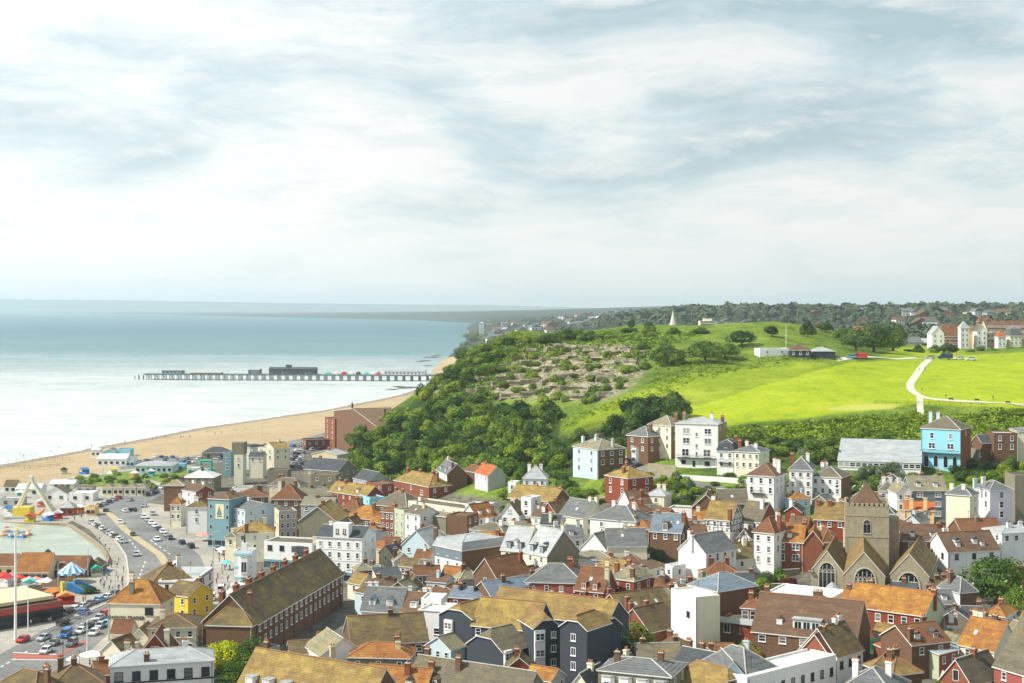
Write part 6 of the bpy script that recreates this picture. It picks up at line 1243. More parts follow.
# lamp posts and poles
def lamp(x, yb, yt, label, arms=1, r=.13, m=None):
    X, Y, Z = gpt(x, yb, 0); h = (yb-yt)*Y/F; o = empty('lamp_post', (X, Y, Z), 0, label, 'lamp post'); b = MB(); b.bar((0,0,0),(0,0,h),r,0,8,r*.6); b.build('pole', m or M_metal, o)
    for s_ in ((-1, 1) if arms == 2 else (1,)):
        b = MB(); b.bar((0,0,h),(s_*1.6,0,h+.3),.06,0,5); b.build('arm', m or M_metal, o); b = MB(); b.box(s_*1.6-.4,-.15,h+.18,s_*1.6+.4,.15,h+.36); b.build('lamp_head', m or M_metal, o)
for a in [(15.5,640,530,'tall thick white lamp mast standing beside the arcade corner',2,.38,M_frame),(28,632,585,'slim white pole in front of the arcade',1,.16,M_frame),(58,597,563,'lamp post beside the striped carousel',1),(88,583,548,'lamp post by the lake corner railings',1),(103,478,447,'thin lamp post beside the white marquee',1),(83,502,480,'lamp post among the white sheds',1),(145,512,476,'lamp post on the bend of the coast road',1),(124,548,512,'lamp post on the long central reservation',1),(168,560,520,'lamp post near the mossy hipped roof beside the road',1),(213,590,532,'pale lamp post in front of the ship mural building',1,.2),(158,470,448,'lamp post at the edge of the small car park',1),(187,462,436,'tall beach lamp post between car park and shingle',1),(232,452,430,'beach lamp post behind the cream tower house',1),(262,446,424,'beach lamp post near the parked cars end',1),(421,683,657,'black street lamp before the pebble grey roof',1,.1,M_iron),(39,683,671,'dark signal post at the mouth of the junction',1,.12,M_iron),(63,662,640,'dark post by the cycle lane kerb',1,.1,M_iron),(87,656,620,'white pole outside the cafe terrace',1,.12,M_frame),(118,455,438,'flag mast beside the bright blue tent',1,.1,M_frame),(115,600,566,'lamp post at the narrow end of the plaza',1)]: lamp(*a)
# simple small buildings on the front
def shed(x0, x1, yb, ye, yr, D, wall, rm, label, name='kiosk', roof='side', cat=None, fr=(2,1), **k):
    d = hit((x0+x1)/2, yb)[1]
    s = H(label, x0, ye, x1, ye, 3, yr, D, roof, wall, rm, fr=0, rt=0, lf=0, name=name, catg=cat or name, dd=d, cap=k.pop('cap', 0), drop=2, **k)
    if fr: s.wins('f', fr[0], fr[1], 1.4, 1.2, 'dark', s.H*.45, 2.5)
    return s
shed(4,16,492,487,480,7,'white','olive','small white shed with dark pitched roof at the far end of the fairground','shed')
shed(16,40,496,489,484,9,'white','white','long white shed with a pale roof behind the fairground ride','shed')
shed(44,67,501,494,487,9,'white','drab','white gabled shed with a brown roof beside the pink kiosk','shed','front')
shed(69,93,502,494,491,8,'white','white','plain white flat shed between the brown gable and the road','shed','flat')
shed(50,74,488,484,480,8,'white','white','pale roofed shed behind the brown gabled shed','shed')
shed(0,22,506,499,496,6,'grey','white','pale low shed behind the lake ride','shed','flat'); shed(76,92,492,488,485,6,'grey','drab','little grey shed behind the plain white flat one','shed')
for i, (a, w_, l) in enumerate(((102,10,'kiosk nearest the lake in the row of tan roofed kiosks'),(113,10,'second tan roofed kiosk in the roadside row'),(124,12,'third and widest tan roofed kiosk in the roadside row'),(137,9,'last tan roofed kiosk before the parked cars'))): shed(a, a+w_, 496, 488, 483, 6, 'cream', 'buffslate', l, 'kiosk', 'hip')
shed(60,73,516,508,501,5,'pinkred','buff' if False else 'lead','pink and red fairground kiosk with a pale canopy','kiosk','hip')
shed(86,95,516,508,505,5,'orange','drab','small orange brown kiosk at the roadside','kiosk','flat')
shed(97,126,467,459,454,12,'white','white','large white marquee on the beach side','marquee',cap=0,fr=(5,1)); shed(126,134,467,461,457,8,'paleblue','white','pale blue gabled annexe on the end of the white marquee','annexe','front')
shed(103,116,458,452,449,8,'skyblue','bslate','bright blue peaked tent behind the white marquee','tent','front',fr=0); shed(117,130,457,450,448,8,'skyblue','bslate','second bright blue tent with flat top','tent','flat',fr=0)
s = shed(91,100,458,450,446,5,'white','white','white lifeguard hut on stilts on the shingle','beach_hut','hip',cat='hut')
shed(135,172,474,466,461,14,'paleblue','lead','wide grey roofed cafe with turquoise front by the small car park','cafe','hip',fr=(7,1))
shed(202,228,460,453,447,9,'drab','dslate','dark hipped shelter beside the beach car park','shelter','hip')
shed(170,184,470,465,462,6,'skyblue','lead','small turquoise kiosk beside the lawn','kiosk','flat'); shed(187,199,474,469,466,6,'paleblue','white','pale kiosk with a blue awning near the arch','kiosk','flat')
# bouncy arch
X, Y, Z = gpt(206, 471, 0); o = empty('inflatable_arch', (X, Y, Z), 0, 'turquoise green inflatable arch on the seafront lawn', 'arch')
b = MB(); [b.bar((sx_, 0, 0), (sx_, 0, 5), .7, 0, 8) for sx_ in (-2.6, 2.6)]; b.bar((-2.6, 0, 5), (2.6, 0, 5), .7, 0, 8); b.build('tube', M_gr, o); b = MB(); b.box(-3.2, .5, 0, 3.2, 4, 1); b.build('floor_mattress', M_te, o)
# amusement park roofs between arcade and lake
shed(-6,14,578,566,554,9,'buff','clay','clay roofed cafe at the lake shore nearest the picture edge','cafe','side')
shed(17,48,582,572,553,10,'buff','orange','long orange tiled cafe with a small peaked turret','cafe','side',fr=(5,1))
shed(50,86,578,569,556,9,'brown','clay','orange brown roofed pavilion behind the striped carousel','pavilion','side',fr=(5,1))
shed(38,50,572,562,550,6,'cream','drab','little peaked tan pavilion at the lake edge','pavilion','hip'); shed(88,101,574,567,558,6,'brown','drab','thatched looking kiosk near the lake corner','kiosk','hip')
shed(15,35,602,597,586,9,'buff','brown','brown pyramid roofed stall beside the pale arcade roof','stall','hip'); shed(41,62,593,588,579,9,'brown','brown','dark brown hipped stall beside the carousel planting','stall','hip')
s = H('long amusement arcade with a pale flat roof and dark glazed shopfront', -30,617,63,602,4.5, 600, 22, 'flat', 'pinkred', 'buffslate', fr=0, lf=0, rt=0, name='arcade', catg='arcade'); s.shop(M_dframe, 3.3); s.band(3.6, M_rd, .35)
b = MB(); b.box(-s.W*.48, 3, 0, s.W*.46, s.D-2, .9); s.part('roof_canopy', b, WM['buff'], 0, 0, 5.1)
# carousel
X, Y, Z = gpt(71.5, 583, 0); o = empty('carousel', (X, Y, Z), 0, 'round carousel with a blue and white striped cone canopy', 'carousel')
b = MB(); n = 20; R_ = 3.9
for i in range(n): a0, a1 = 2*math.pi*i/n, 2*math.pi*(i+1)/n; b.quad([(R_*math.cos(a0), R_*math.sin(a0), 3.4), (R_*math.cos(a1), R_*math.sin(a1), 3.4), (0, 0, 6.2)], i % 2); b.quad([(R_*math.cos(a0), R_*math.sin(a0), 2.8), (R_*math.cos(a1), R_*math.sin(a1), 2.8), (R_*math.cos(a1), R_*math.sin(a1), 3.4), (R_*math.cos(a0), R_*math.sin(a0), 3.4)], (i+1) % 2)
b.build('canopy', [M_wc, plain('carousel_blue', (.03,.25,.62), .5)], o); b = MB(); b.bar((0,0,0),(0,0,.5),R_*.95,0,20); b.build('platform', M_or, o); b = MB(); b.bar((0,0,.5),(0,0,3.4),1.2,0,12); b.build('centre_drum', M_ye, o)
for i in range(8): a0 = i*math.pi/4; b = MB(); b.bar((3.8*math.cos(a0), 3.8*math.sin(a0), .5), (3.8*math.cos(a0), 3.8*math.sin(a0), 3.2), .06, 0, 5); b.build('pole', M_metal, o)
# A-frame ride
X, Y, Z = gpt(36, 517, 0); sc = Y/F; o = empty('fairground_ride', (X, Y, Z), 0, 'tall pale cream A-frame fairground ride beside the boating lake', 'ride')
for s0, e0 in ((-22, -5), (21, -5)):
    for dy_ in (-1.6, 1.6): b = MB(); b.bar((s0*sc, dy_*1.4, 0), (e0*sc, dy_*.4, 38*sc), .75, 0, 4, .5); b.build('leg', M_cr, o)
b = MB(); b.box(-7*sc, -1, 37*sc, -3*sc, 1, 41*sc); b.build('hub', M_cr, o)
b = MB(); b.box(-21*sc, -3, .2, -4*sc, 3, 4); b.build('ride_housing', M_ye, o); b = MB(); b.box(-30*sc, -4, 0, 24*sc, 4, .8); b.build('platform', M_metal, o)
b = MB(); b.bar((2*sc,-1,.8),(9*sc,-1,3.0),.9,0,8,.5); b.build('gondola', M_or, o)
# parasols, awnings
def parasol(x, y, m, label, r=1.8):
    X, Y, Z = gpt(x, y, 0); o = empty('parasol', (X, Y, Z), 0, label, 'parasol'); b = MB(); b.bar((0,0,0),(0,0,2.9),.05,0,6); b.build('pole', M_frame, o); b = MB(); b.bar((0,0,2.2),(0,0,3.1),r,0,8,.03); b.build('canopy', m, o)
for x, y, m, l, r in ((3,582,M_rd,'red parasol at the lakeside cafe nearest the edge',2),(11,583,M_pk,'pink parasol between the lakeside cafes',2),(29,587,M_sal,'salmon parasol under the orange tiled cafe',2.4),(36,587,M_sal,'second salmon parasol beside the first',2.2),(20,585,M_rd,'small red parasol by the cafe turret',1.6),(92,664,M_wc,'large white cafe parasol by the junction',3),(73,669,M_wc,'small white cafe parasol near the kerb',1.6),(203,541,M_sal,'salmon shop awning parasol under the mossy hipped roof',2.6),(231,600,M_wc,'white square parasol over the market tables',2.4),(238,592,M_wc,'white parasol beside the corner bar',2.2),(222,556,M_wc,'white parasol at the lane market',2),(226,570,M_te,'turquoise parasol at the lane market',2)): parasol(x, y, m, l, r)
def slide(x, y, m, label):
    X, Y, Z = gpt(x, y, 0); o = empty('slide', (X, Y, Z), rt.uniform(0, 1), label, 'slide'); b = MB(); b.prism([(-3,0),(-3,3.2),(-2,3.2),(3,.4),(3,0)], 'y', -.7, .7); b.build('chute', m, o); b = MB(); [b.bar((-3.6,s_,0),(-3,s_,3.6),.07,0,5) for s_ in (-.6,.6)]; b.build('ladder', M_metal, o)
slide(71, 592, M_ye, 'yellow slide beside the carousel planting'); slide(85, 590, M_bl, 'large blue slide at the end of the play area'); slide(78, 594, M_bl, 'small blue slide between the yellow one and the planting'); slide(100, 572, M_bl, 'blue and white helter skelter chute by the lake corner')
def fence(pts, label, m, h=1.1, name='fence'):
    P = [Vector(gpt(*p, 0)) for p in pts]; o = empty(name, P[0], 0, label, 'fence'); b = MB()
    for a, c in zip(P[:-1], P[1:]):
        a0, c0 = a-P[0], c-P[0]
        for z in (h, h*.5): b.bar(a0+Vector((0,0,z)), c0+Vector((0,0,z)), .06, 0, 4)
    b.build('rail', m, o)
    for a, c in zip(P[:-1], P[1:]):
        n = max(1, int((c-a).length/4))
        for i in range(n+1):
            q = a+(c-a)*i/n-P[0]; b = MB(); b.bar(q, q+Vector((0,0,h+.1)), .08, 0, 5); b.build('post', m, o)
fence([(8,464),(40,461),(70,461)], 'dark timber barrier of the go-kart enclosure on the shingle', M_dark, 2, 'barrier'); fence([(8,468),(30,469),(60,467)], 'low dark barrier on the near side of the go-kart enclosure', M_dark, 1.6, 'barrier')
fence([(70,527),(87,538),(104,551)], 'metal railing along the lake promenade', M_metal)
fence([(44,634),(95,612),(116,602)], 'pavement railing beside the parked row on the lower coast road', M_metal, .9)
fence([(875,404),(950,404),(1024,409)], 'dark post and rail fence along the meadow path', M_dark, 1.2)
# ------------------------------------------------------------------ cars
CARP = {n: plain('car_'+n.replace(' ', '_'), c, .25, mt, .6, 0) for n, c, mt in (('white', (.80,.80,.80), 0), ('silver', (.52,.54,.56), .3), ('grey', (.20,.21,.23), .3), ('black', (.02,.022,.026), 0), ('red', (.55,.02,.02), 0), ('blue', (.03,.15,.42), 0), ('dark blue', (.02,.04,.12), 0), ('sky blue', (.10,.38,.62), 0))}
M_tyre = plain('tyre', (.02,.02,.02), .9, var=0); M_cglass = plain('car_glass', (.02,.025,.03), .08, 0, .6, 0); M_lens = plain('lamp_lens', (.75,.75,.7), .2, 0, .5, 0); M_tail = plain('tail_lamp', (.45,.02,.02), .3, 0, .5, 0)
PROF = {'hatchback': ([(-2.0,.32),(-2.08,.75),(-1.25,.95),(1.85,1.0),(2.0,.85),(2.02,.32)], [(-1.25,.93),(-.55,1.46),(1.35,1.46),(1.85,.98)]), 'saloon': ([(-2.2,.32),(-2.28,.72),(-1.2,.92),(1.5,.95),(2.25,.9),(2.28,.32)], [(-1.2,.9),(-.5,1.40),(.9,1.40),(1.6,.93)]),
        'van': ([(-2.4,.35),(-2.45,.95),(-1.7,1.15),(2.4,1.2),(2.45,.35)], [(-1.75,1.12),(-1.1,2.0),(2.35,2.0),(2.42,1.18)]), 'four by four': ([(-2.2,.42),(-2.26,.95),(-1.3,1.12),(2.15,1.15),(2.2,.42)], [(-1.3,1.1),(-.7,1.76),(2.0,1.76),(2.15,1.13)])}
CM = {}
def car_meshes(kind, colr):
    k = (kind, colr)
    if k in CM: return CM[k]
    pb, pc = PROF[kind]; m = CARP[colr]; w = .88 if kind != 'van' else .95
    b = MB(); b.prism([(-p[0], p[1]) for p in pb], 'x', -w, w); bm_ = b.mesh('body', m)
    bm = bmesh.new(); bm.from_mesh(bm_); bmesh.ops.bevel(bm, geom=[e for e in bm.edges if abs(e.verts[0].co.x-e.verts[1].co.x) < .01 and min(e.verts[0].co.z, e.verts[1].co.z) > .6], offset=.09, segments=2, affect='EDGES'); bm.to_mesh(bm_); bm.free()
    t = MB(); n = len(pc); ww = [w-.05, w-.20, w-.20, w-.05]; y = [-p[0] for p in pc]; z = [p[1] for p in pc]
    vs = [(-ww[i], y[i], z[i]) for i in range(4)]+[(ww[i], y[i], z[i]) for i in range(4)]
    solid = kind == 'van'
    t.faces(vs, [(0,1,5,4)], 0); t.faces(vs, [(2,3,7,6)], 0); t.faces(vs, [(3,2,1,0), (4,5,6,7)], 1 if solid else 0); t.faces(vs, [(1,2,6,5)], 1)
    for sx_ in (-1, 1):
        i = 4 if sx_ > 0 else 0
        for a, c in ((0,1),(1,2),(2,3)): t.bar(Vector(vs[i+a]), Vector(vs[i+c]), .045, 1, 4)
        mid = (y[1]+y[2])/2; t.bar((sx_*(w-.20), mid, z[1]), (sx_*(w-.05), mid, z[0]), .045, 1, 4)
    if solid: 
        for sx_ in (-1, 1): t.quad([(sx_*(w-.06)+sx_*.012, y[0]-.05, 1.22), (sx_*(w-.15)+sx_*.015, y[1]-.02, 1.75), (sx_*(w-.15)+sx_*.015, y[1]-.9, 1.75), (sx_*(w-.06)+sx_*.012, y[1]-.9, 1.22)], 0)
    cab = t.mesh('cabin', [M_cglass, m])
    wh = MB(); wh.bar((-.11,0,0),(.11,0,0),.33,0,14); wheel = wh.mesh('wheel', M_tyre); rm_ = MB(); rm_.bar((-.13,0,0),(.13,0,0),.19,0,10); rim = rm_.mesh('rim', M_metal)
    hl = MB(); hl.box(-.16,-.05,-.08,.16,.05,.08); CM[k] = (bm_, cab, wheel, rim, hl.mesh('headlight', M_lens), hl.mesh('tail_light', M_tail), w, max(p[0] for p in pb), pb); return CM[k]
PROTO = {}
def car_proto(kind, colr, small):
    k = (kind, colr, small)
    if k in PROTO: return PROTO[k]
    bm_, cab, wheel, rim, hl, tl, w, Lf, pb = car_meshes(kind, colr)
    if small:
        bm = bmesh.new(); 
        for me_, off in ((bm_, 0), (cab, 1)):
            n0 = len(bm.faces); bm.from_mesh(me_)
            bm.faces.ensure_lookup_table()
            for f in bm.faces[n0:]: f.material_index = 0 if off == 0 else (1 if f.material_index == 0 else 0)
        for sx_ in (-1, 1):
            for sy_ in (-1.35, 1.35):
                n0 = len(bm.faces); nv = len(bm.verts); bm.from_mesh(wheel); bm.verts.ensure_lookup_table(); bm.faces.ensure_lookup_table()
                for v in bm.verts[nv:]: v.co += Vector((sx_*(w-.08), sy_, .33))
                for f in bm.faces[n0:]: f.material_index = 2
        me_ = bpy.data.meshes.new('car'); bm.to_mesh(me_); bm.free(); [me_.materials.append(m) for m in (CARP[colr], M_cglass, M_tyre)]; PROTO[k] = me_; return me_
    def mk(loc, rz, label, grp):
        o = empty('parked_car' if kind != 'van' else 'van', loc, rz, label, 'van' if kind == 'van' else 'car', grp); place('body', bm_, o); place('cabin', cab, o)
        for sx_ in (-1, 1):
            for sy_ in (-1.35, 1.35): wo = place('wheel', wheel, o, (sx_*(w-.06), sy_, .33)); place('rim', rim, wo)
            place('headlight', hl, o, (sx_*.6, Lf-.02, .66)); place('tail_light', tl, o, (sx_*.62, -Lf+.02, .78))
        return o
    PROTO[k] = mk; return mk
CARDIR = []
def car(x, y, kind, colr, label, rz=None, to=None, group=None, small=False, d=None):
    X, Y, Z = gpt(x, y, .08) if d is None else px(x, y, d)
    if to is not None: X2, Y2, _ = gpt(*to); rz = math.atan2(-(X2-X), Y2-Y)
    p = car_proto(kind, colr, small)
    if small: o = place('parked_car' if kind != 'van' else 'van', p, None, (X, Y, Z), rz); return tag(o, label, 'van' if kind == 'van' else 'car', group)
    return p((X, Y, Z), rz, label, group)
ORD = ['first', 'second', 'third', 'fourth', 'fifth', 'sixth', 'seventh', 'eighth', 'ninth', 'tenth', 'eleventh', 'twelfth']
def row(p0, p1, specs, where, group, across=False, small=False):
    """a row of cars between two pixels; specs is a list of (kind, colour)"""
    n = len(specs)
    for i, (k, c) in enumerate(specs):
        t = (i+.5)/n; x, y = p0[0]+(p1[0]-p0[0])*t, p0[1]+(p1[1]-p0[1])*t; X, Y, _ = gpt(*p0); X2, Y2, _ = gpt(*p1); a = math.atan2(-(X2-X), Y2-Y)+(math.pi/2 if across else 0)+rt.uniform(-.05, .05)
        car(x, y, k, c, f'{c} {k}, {ORD[i]} {where}', rz=a, group=group, small=small)
h_, s_, v_, f_ = 'hatchback', 'saloon', 'van', 'four by four'
row((47,622), (120,594), [(h_,'silver'),(h_,'grey'),(f_,'black'),(h_,'white'),(h_,'silver'),(s_,'grey'),(h_,'sky blue'),(s_,'white'),(h_,'black')], 'from the arcade end of the parked row beside it', 'cars parked beside the arcade pavement')
for a in [(63,625,f_,'black','black four by four driving past the parked row',(95,611)),(23,642,h_,'red','bright red hatchback alone on the road by the arcade corner',(-5,655)),(66,637,v_,'blue','sky blue van waiting in the traffic queue',(46,652)),(54,645,s_,'grey','grey saloon between the blue van and the front white car',(42,654)),(46,653,h_,'white','white hatchback at the head of the traffic queue',(34,660)),(72,646,f_,'grey','grey four by four beside the blue van',(60,654)),(81,633,s_,'white','white saloon queuing behind the blue van',(68,640)),(89,628,h_,'black','black hatchback following the white saloon',(76,636)),(94,635,h_,'white','white hatchback parked near the cafe terrace',(80,645)),(100,628,h_,'silver','silver hatchback parked behind the white one by the pub',(86,638)),(99,620,s_,'silver','silver saloon at the tail of the queue beside the pub',(86,628)),(104,616,h_,'red','dark red hatchback half hidden by the pub wall',(92,622)),(106,626,h_,'sky blue','pale blue hatchback against the pub wall',(94,633))]: car(a[0], a[1], a[2], a[3], a[4], to=a[5])
row((90,523), (124,544), [(h_,'silver'),(s_,'white'),(h_,'black'),(h_,'white'),(s_,'grey'),(h_,'silver'),(h_,'white'),(f_,'black'),(h_,'white'),(h_,'silver')], 'from the bend in the row between lake and road', 'cars parked along the lake side of the road')
row((97,508), (121,498), [(h_,'black'),(s_,'silver'),(h_,'dark blue'),(h_,'silver'),(h_,'red')], 'from the lake in the row above the bend', 'cars parked above the bend')
row((142,517), (172,541), [(h_,'white'),(h_,'silver'),(h_,'white'),(s_,'white'),(h_,'dark blue'),(h_,'white'),(s_,'silver'),(h_,'black')], 'from the bend in the row on the town side', 'cars parked on the town side of the bend')
for a in [(106,512,h_,'black','black hatchback driving round the tight bend',(112,507)),(125,512,s_,'white','white saloon turning beside the central reservation',(117,508)),(132,511.5,h_,'black','black hatchback close behind the turning white saloon',(124,511)),(157,541,h_,'white','white hatchback driving in the lane beside the town side row',(168,549)),(182,544,h_,'dark blue','dark blue hatchback parked before the salmon awning',(176,540)),(191,548,f_,'black','black four by four parked beside the dark blue hatchback',(184,543)),(144,507,h_,'silver','silver hatchback at the top of the town side',(139,513)),(130,501,h_,'silver','silver hatchback parked beside the tan kiosks',(140,497)),(147,496,f_,'black','black four by four parked near the brown end building',(158,492)),(156,493.5,s_,'dark blue','dark blue saloon beside the brown end building',(166,490)),(153,515,h_,'silver','silver hatchback pulled up at the white shops',(159,520)),
          (212,600,v_,'white','white van parked in the lane below the black banded flats',(216,585)),(206,616,h_,'red','red hatchback at the mouth of the market lane',(210,602)),(221,592,v_,'white','white van beside the market parasols',(224,580)),(213,632,h_,'silver','silver hatchback between the pub yard and the terrace',(214,618)),(205,642,h_,'white','white hatchback nearest the yellow green tree',(207,628)),(228,611,s_,'white','white saloon at the end chimney of the long terrace',(231,600)),(240,585,h_,'silver','silver hatchback in front of the corner bar',(243,577))]: car(a[0], a[1], a[2], a[3], a[4], to=a[5])
row((176,486), (140,494), [(h_,'silver'),(h_,'white'),(s_,'black'),(h_,'grey')], 'from the brown end building in the upper lane', 'cars in the upper lane')
row((232,560), (214,548), [(h_,'white'),(v_,'white'),(h_,'silver')], 'from the corner bar in the market lane', 'vehicles at the top of the market lane')
row((208,604), (203,648), [(h_,'white'),(s_,'grey'),(h_,'silver'),(h_,'white'),(f_,'grey')], 'from the market in the lane beside the long terrace', 'cars in the lane beside the long terrace')
row((170,566), (186,590), [(h_,'silver'),(h_,'white')], 'from the lamp post behind the mossy hipped roof', 'cars behind the mossy hipped roof')
for a in [(136,556,h_,'silver','silver hatchback coming round the long bend',(140,566)),(133,536,s_,'black','black saloon midway round the long bend',(137,546)),(120,524,h_,'white','white hatchback entering the long bend',(126,533)),(176,568,v_,'white','white van in the town bound lane near the roofs',(168,556)),(44,640,s_,'silver','silver saloon passing the arcade alone',(20,650)),(84,614,h_,'blue','blue hatchback driving away beside the parked row',(100,606))]: car(a[0], a[1], a[2], a[3], a[4], to=a[5])
r8 = random.Random(8)
def park(poly, dx, dy, place_, grp, seed):
    for i, (a, b_) in enumerate(scatter_px(poly, dx, dy, .18, seed)):
        k = r8.choice([h_, h_, s_, f_]); c = r8.choice(['white', 'silver', 'silver', 'grey', 'black', 'dark blue', 'blue', 'white']); car(a, b_, k, c, f'{c} {k} parked in {place_}', rz=r8.uniform(-.1, .1)+.5, group=grp, small=True)
park([(290,445),(330,436),(332,446),(304,454),(303,470),(292,468)], 5.5, 3.6, 'the crowded beach car park before the brick hall', 'cars in the car park before the brick hall', 3)
park([(178,461),(230,455),(262,450),(264,452),(230,460),(180,465)], 5.5, 3.4, 'the thin seafront car park behind the towers', 'cars in the seafront car park behind the towers', 4)
park([(134,460),(176,455),(178,460),(136,465)], 6, 3.4, 'the small car park beside the grey roofed cafe', 'cars in the car park beside the cafe', 5)
park([(238,449),(288,443),(288,446),(240,452)], 6, 3, 'the line of cars along the edge of the shingle', 'cars along the edge of the shingle', 6)
# upper road cars
for a in [(653,474,h_,'red','bright red hatchback on the sloping road above the red brick house',2.0),(637,468,s_,'black','black saloon on the sloping road next to the red hatchback',1.9),(626,463,h_,'white','white hatchback uppermost on the sloping road',1.9),(618,459,h_,'silver','silver hatchback beside the pale blue villa roof',1.8)]: car(a[0], a[1], a[2], a[3], a[4], rz=a[5])
for a in [(930,358.5,h_,'silver','silver hatchback at the top of the meadow path',1.57),(945,358.5,v_,'dark blue','large dark blue van by the hilltop hedge',1.5),(959,359,h_,'white','white hatchback beside the dark blue van',1.57),(971,360,s_,'white','white saloon standing alone on the hilltop grass',1.57),(851,358.5,h_,'sky blue','small blue car beyond the red van',1.4)]:
    o = car(*a[:5], rz=a[5]); o.scale = (1.5 if a[2] == v_ else 1.2,)*3
o = car(859, 359, v_, 'red', 'long red van parked on the grass beside the clubhouse', rz=1.5); o.scale = (1.25, 1.6, 1.35)
# ------------------------------------------------------------------ hilltop
ribbon('path', [(930,359),(924,365),(917,374),(910,384),(911,390),(918,396),(928,399.5),(960,402),(1000,404.5),(1060,409)], 3.4, .14, M_pathm); ribbon('path', [(920,397),(920,405),(921,414)], 2.6, .13, M_pathm); ribbon('path', [(836,358.5),(870,358.5),(930,358.5)], 3.4, .14, M_pathm)
s = H('white flat roofed clubhouse with a flagpole on the hill', 760,349,789,350,4, 348, 9, 'flat', 'white', 'white', fr=(2,1), rt=0, name='clubhouse', catg='clubhouse', dd=(688,690), cap=0)
s = H('dark hut with a brown hipped roof beside the clubhouse', 790,350.5,811,350.5,4, 344, 10, 'hip', 'charcoal', 'brown', fr=(3,1), name='hut', catg='hut', dd=685, cap=0)
s = H('black boarded barn with a pale metal roof at the end of the clubhouse', 813,351.5,835,351.5,4, 347, 11, 'hip', 'charcoal', 'lead', fr=0, name='barn', catg='barn', dd=690, cap=0)
X, Y, Z = px(786, 358, 690); o = empty('flagpole', (X, Y, Z-2), 0, 'slim white flagpole behind the hilltop hut', 'flagpole'); b = MB(); b.bar((0,0,0),(0,0,18),.14,0,6,.08); b.build('pole', M_frame, o); b = MB(); b.bar((-1,0,13),(1,0,13),.06,0,4); b.build('yardarm', M_frame, o)
# hilltop victorian houses
def V(label, x0, x1, e, ry, yb, D, roof, wall, rm, **k):
    d = k.pop('d', 860); z = float(ground(((x0+x1)/2-CX)/F*d, d, False)[0]); return H(label, x0, e, x1, e, 9, ry, D, roof, wall, rm, dd=d, catg='house', **k)
V('dark gabled long shed beyond the hilltop hedge', 906,922,342,337.5,347,12,'side','grey','slate', fr=0, d=900); V('second dark shed beside the hilltop hedge', 920,932,343,338.5,347,10,'side','brown','lead', fr=(2,1), d=905)
V('white gabled villa, seaward end of the hilltop terrace', 932,944,334,323,347,10,'front','white','lead', rw='brick', fr=(2,2))
V('red roofed brick villa with rows of white windows on the hilltop', 944,960,336,326,347,10,'side','brick','clay', fr=(4,2), ww=1.6)
s = V('white octagonal turret house in the hilltop terrace', 961,969,328,319,347,6,'hip','white','lead', fr=(2,4), d=850)
V('red and cream gabled house between two white bays on the hilltop', 969,977,331,321,347,10,'front','orange','clay', fr=(1,3), rw='brick')
V('white gabled bay house in the middle of the hilltop terrace', 977,987,331,322,347,9,'front','white','drab', fr=(2,3), d=852)
s = V('long balconied mansion block with many chimneys on the hilltop', 987,1030,329,321,350,12,'side','buff','brown', fr=(12,3), ch=[(-.4,.5),(-.2,.5,'brick',2),(0,.5),(.2,.5),(.4,.5)], d=858)
for z_ in (4.2, 8.0, 11.5): s.balcony(z_, -.5, .5, 1.2, M_frame)
V('red capped round turret in front of the balconied mansion', 998,1006,337,329,350,6,'hip','white','red', fr=(2,2), d=846); V('pale end pavilion of the balconied mansion', 1010,1022,336,326,350,9,'mansard','cream','slate', fr=(3,3), d=847)
V('dark cone topped turret rising behind the hilltop terrace', 979,984,322,314,340,5,'hip','brown','clay', fr=(1,1), d=880); V('white cupola house behind the hilltop terrace', 986,991,322,313.5,340,5,'hip','white','clay', fr=(1,1), d=885)
for a, b_ in scatter_px([(905,352),(930,350),(1024,352),(1024,355),(960,355),(910,356)], 11, 3, .4, 31): bush(a, b_, rt.uniform(10, 16), rt.uniform(5, 9), rt.choice(['dark', 'mid']), 'dark green shrub in the hedge before the hilltop terrace', 'shrubs of the hedge before the hilltop terrace', d=800)
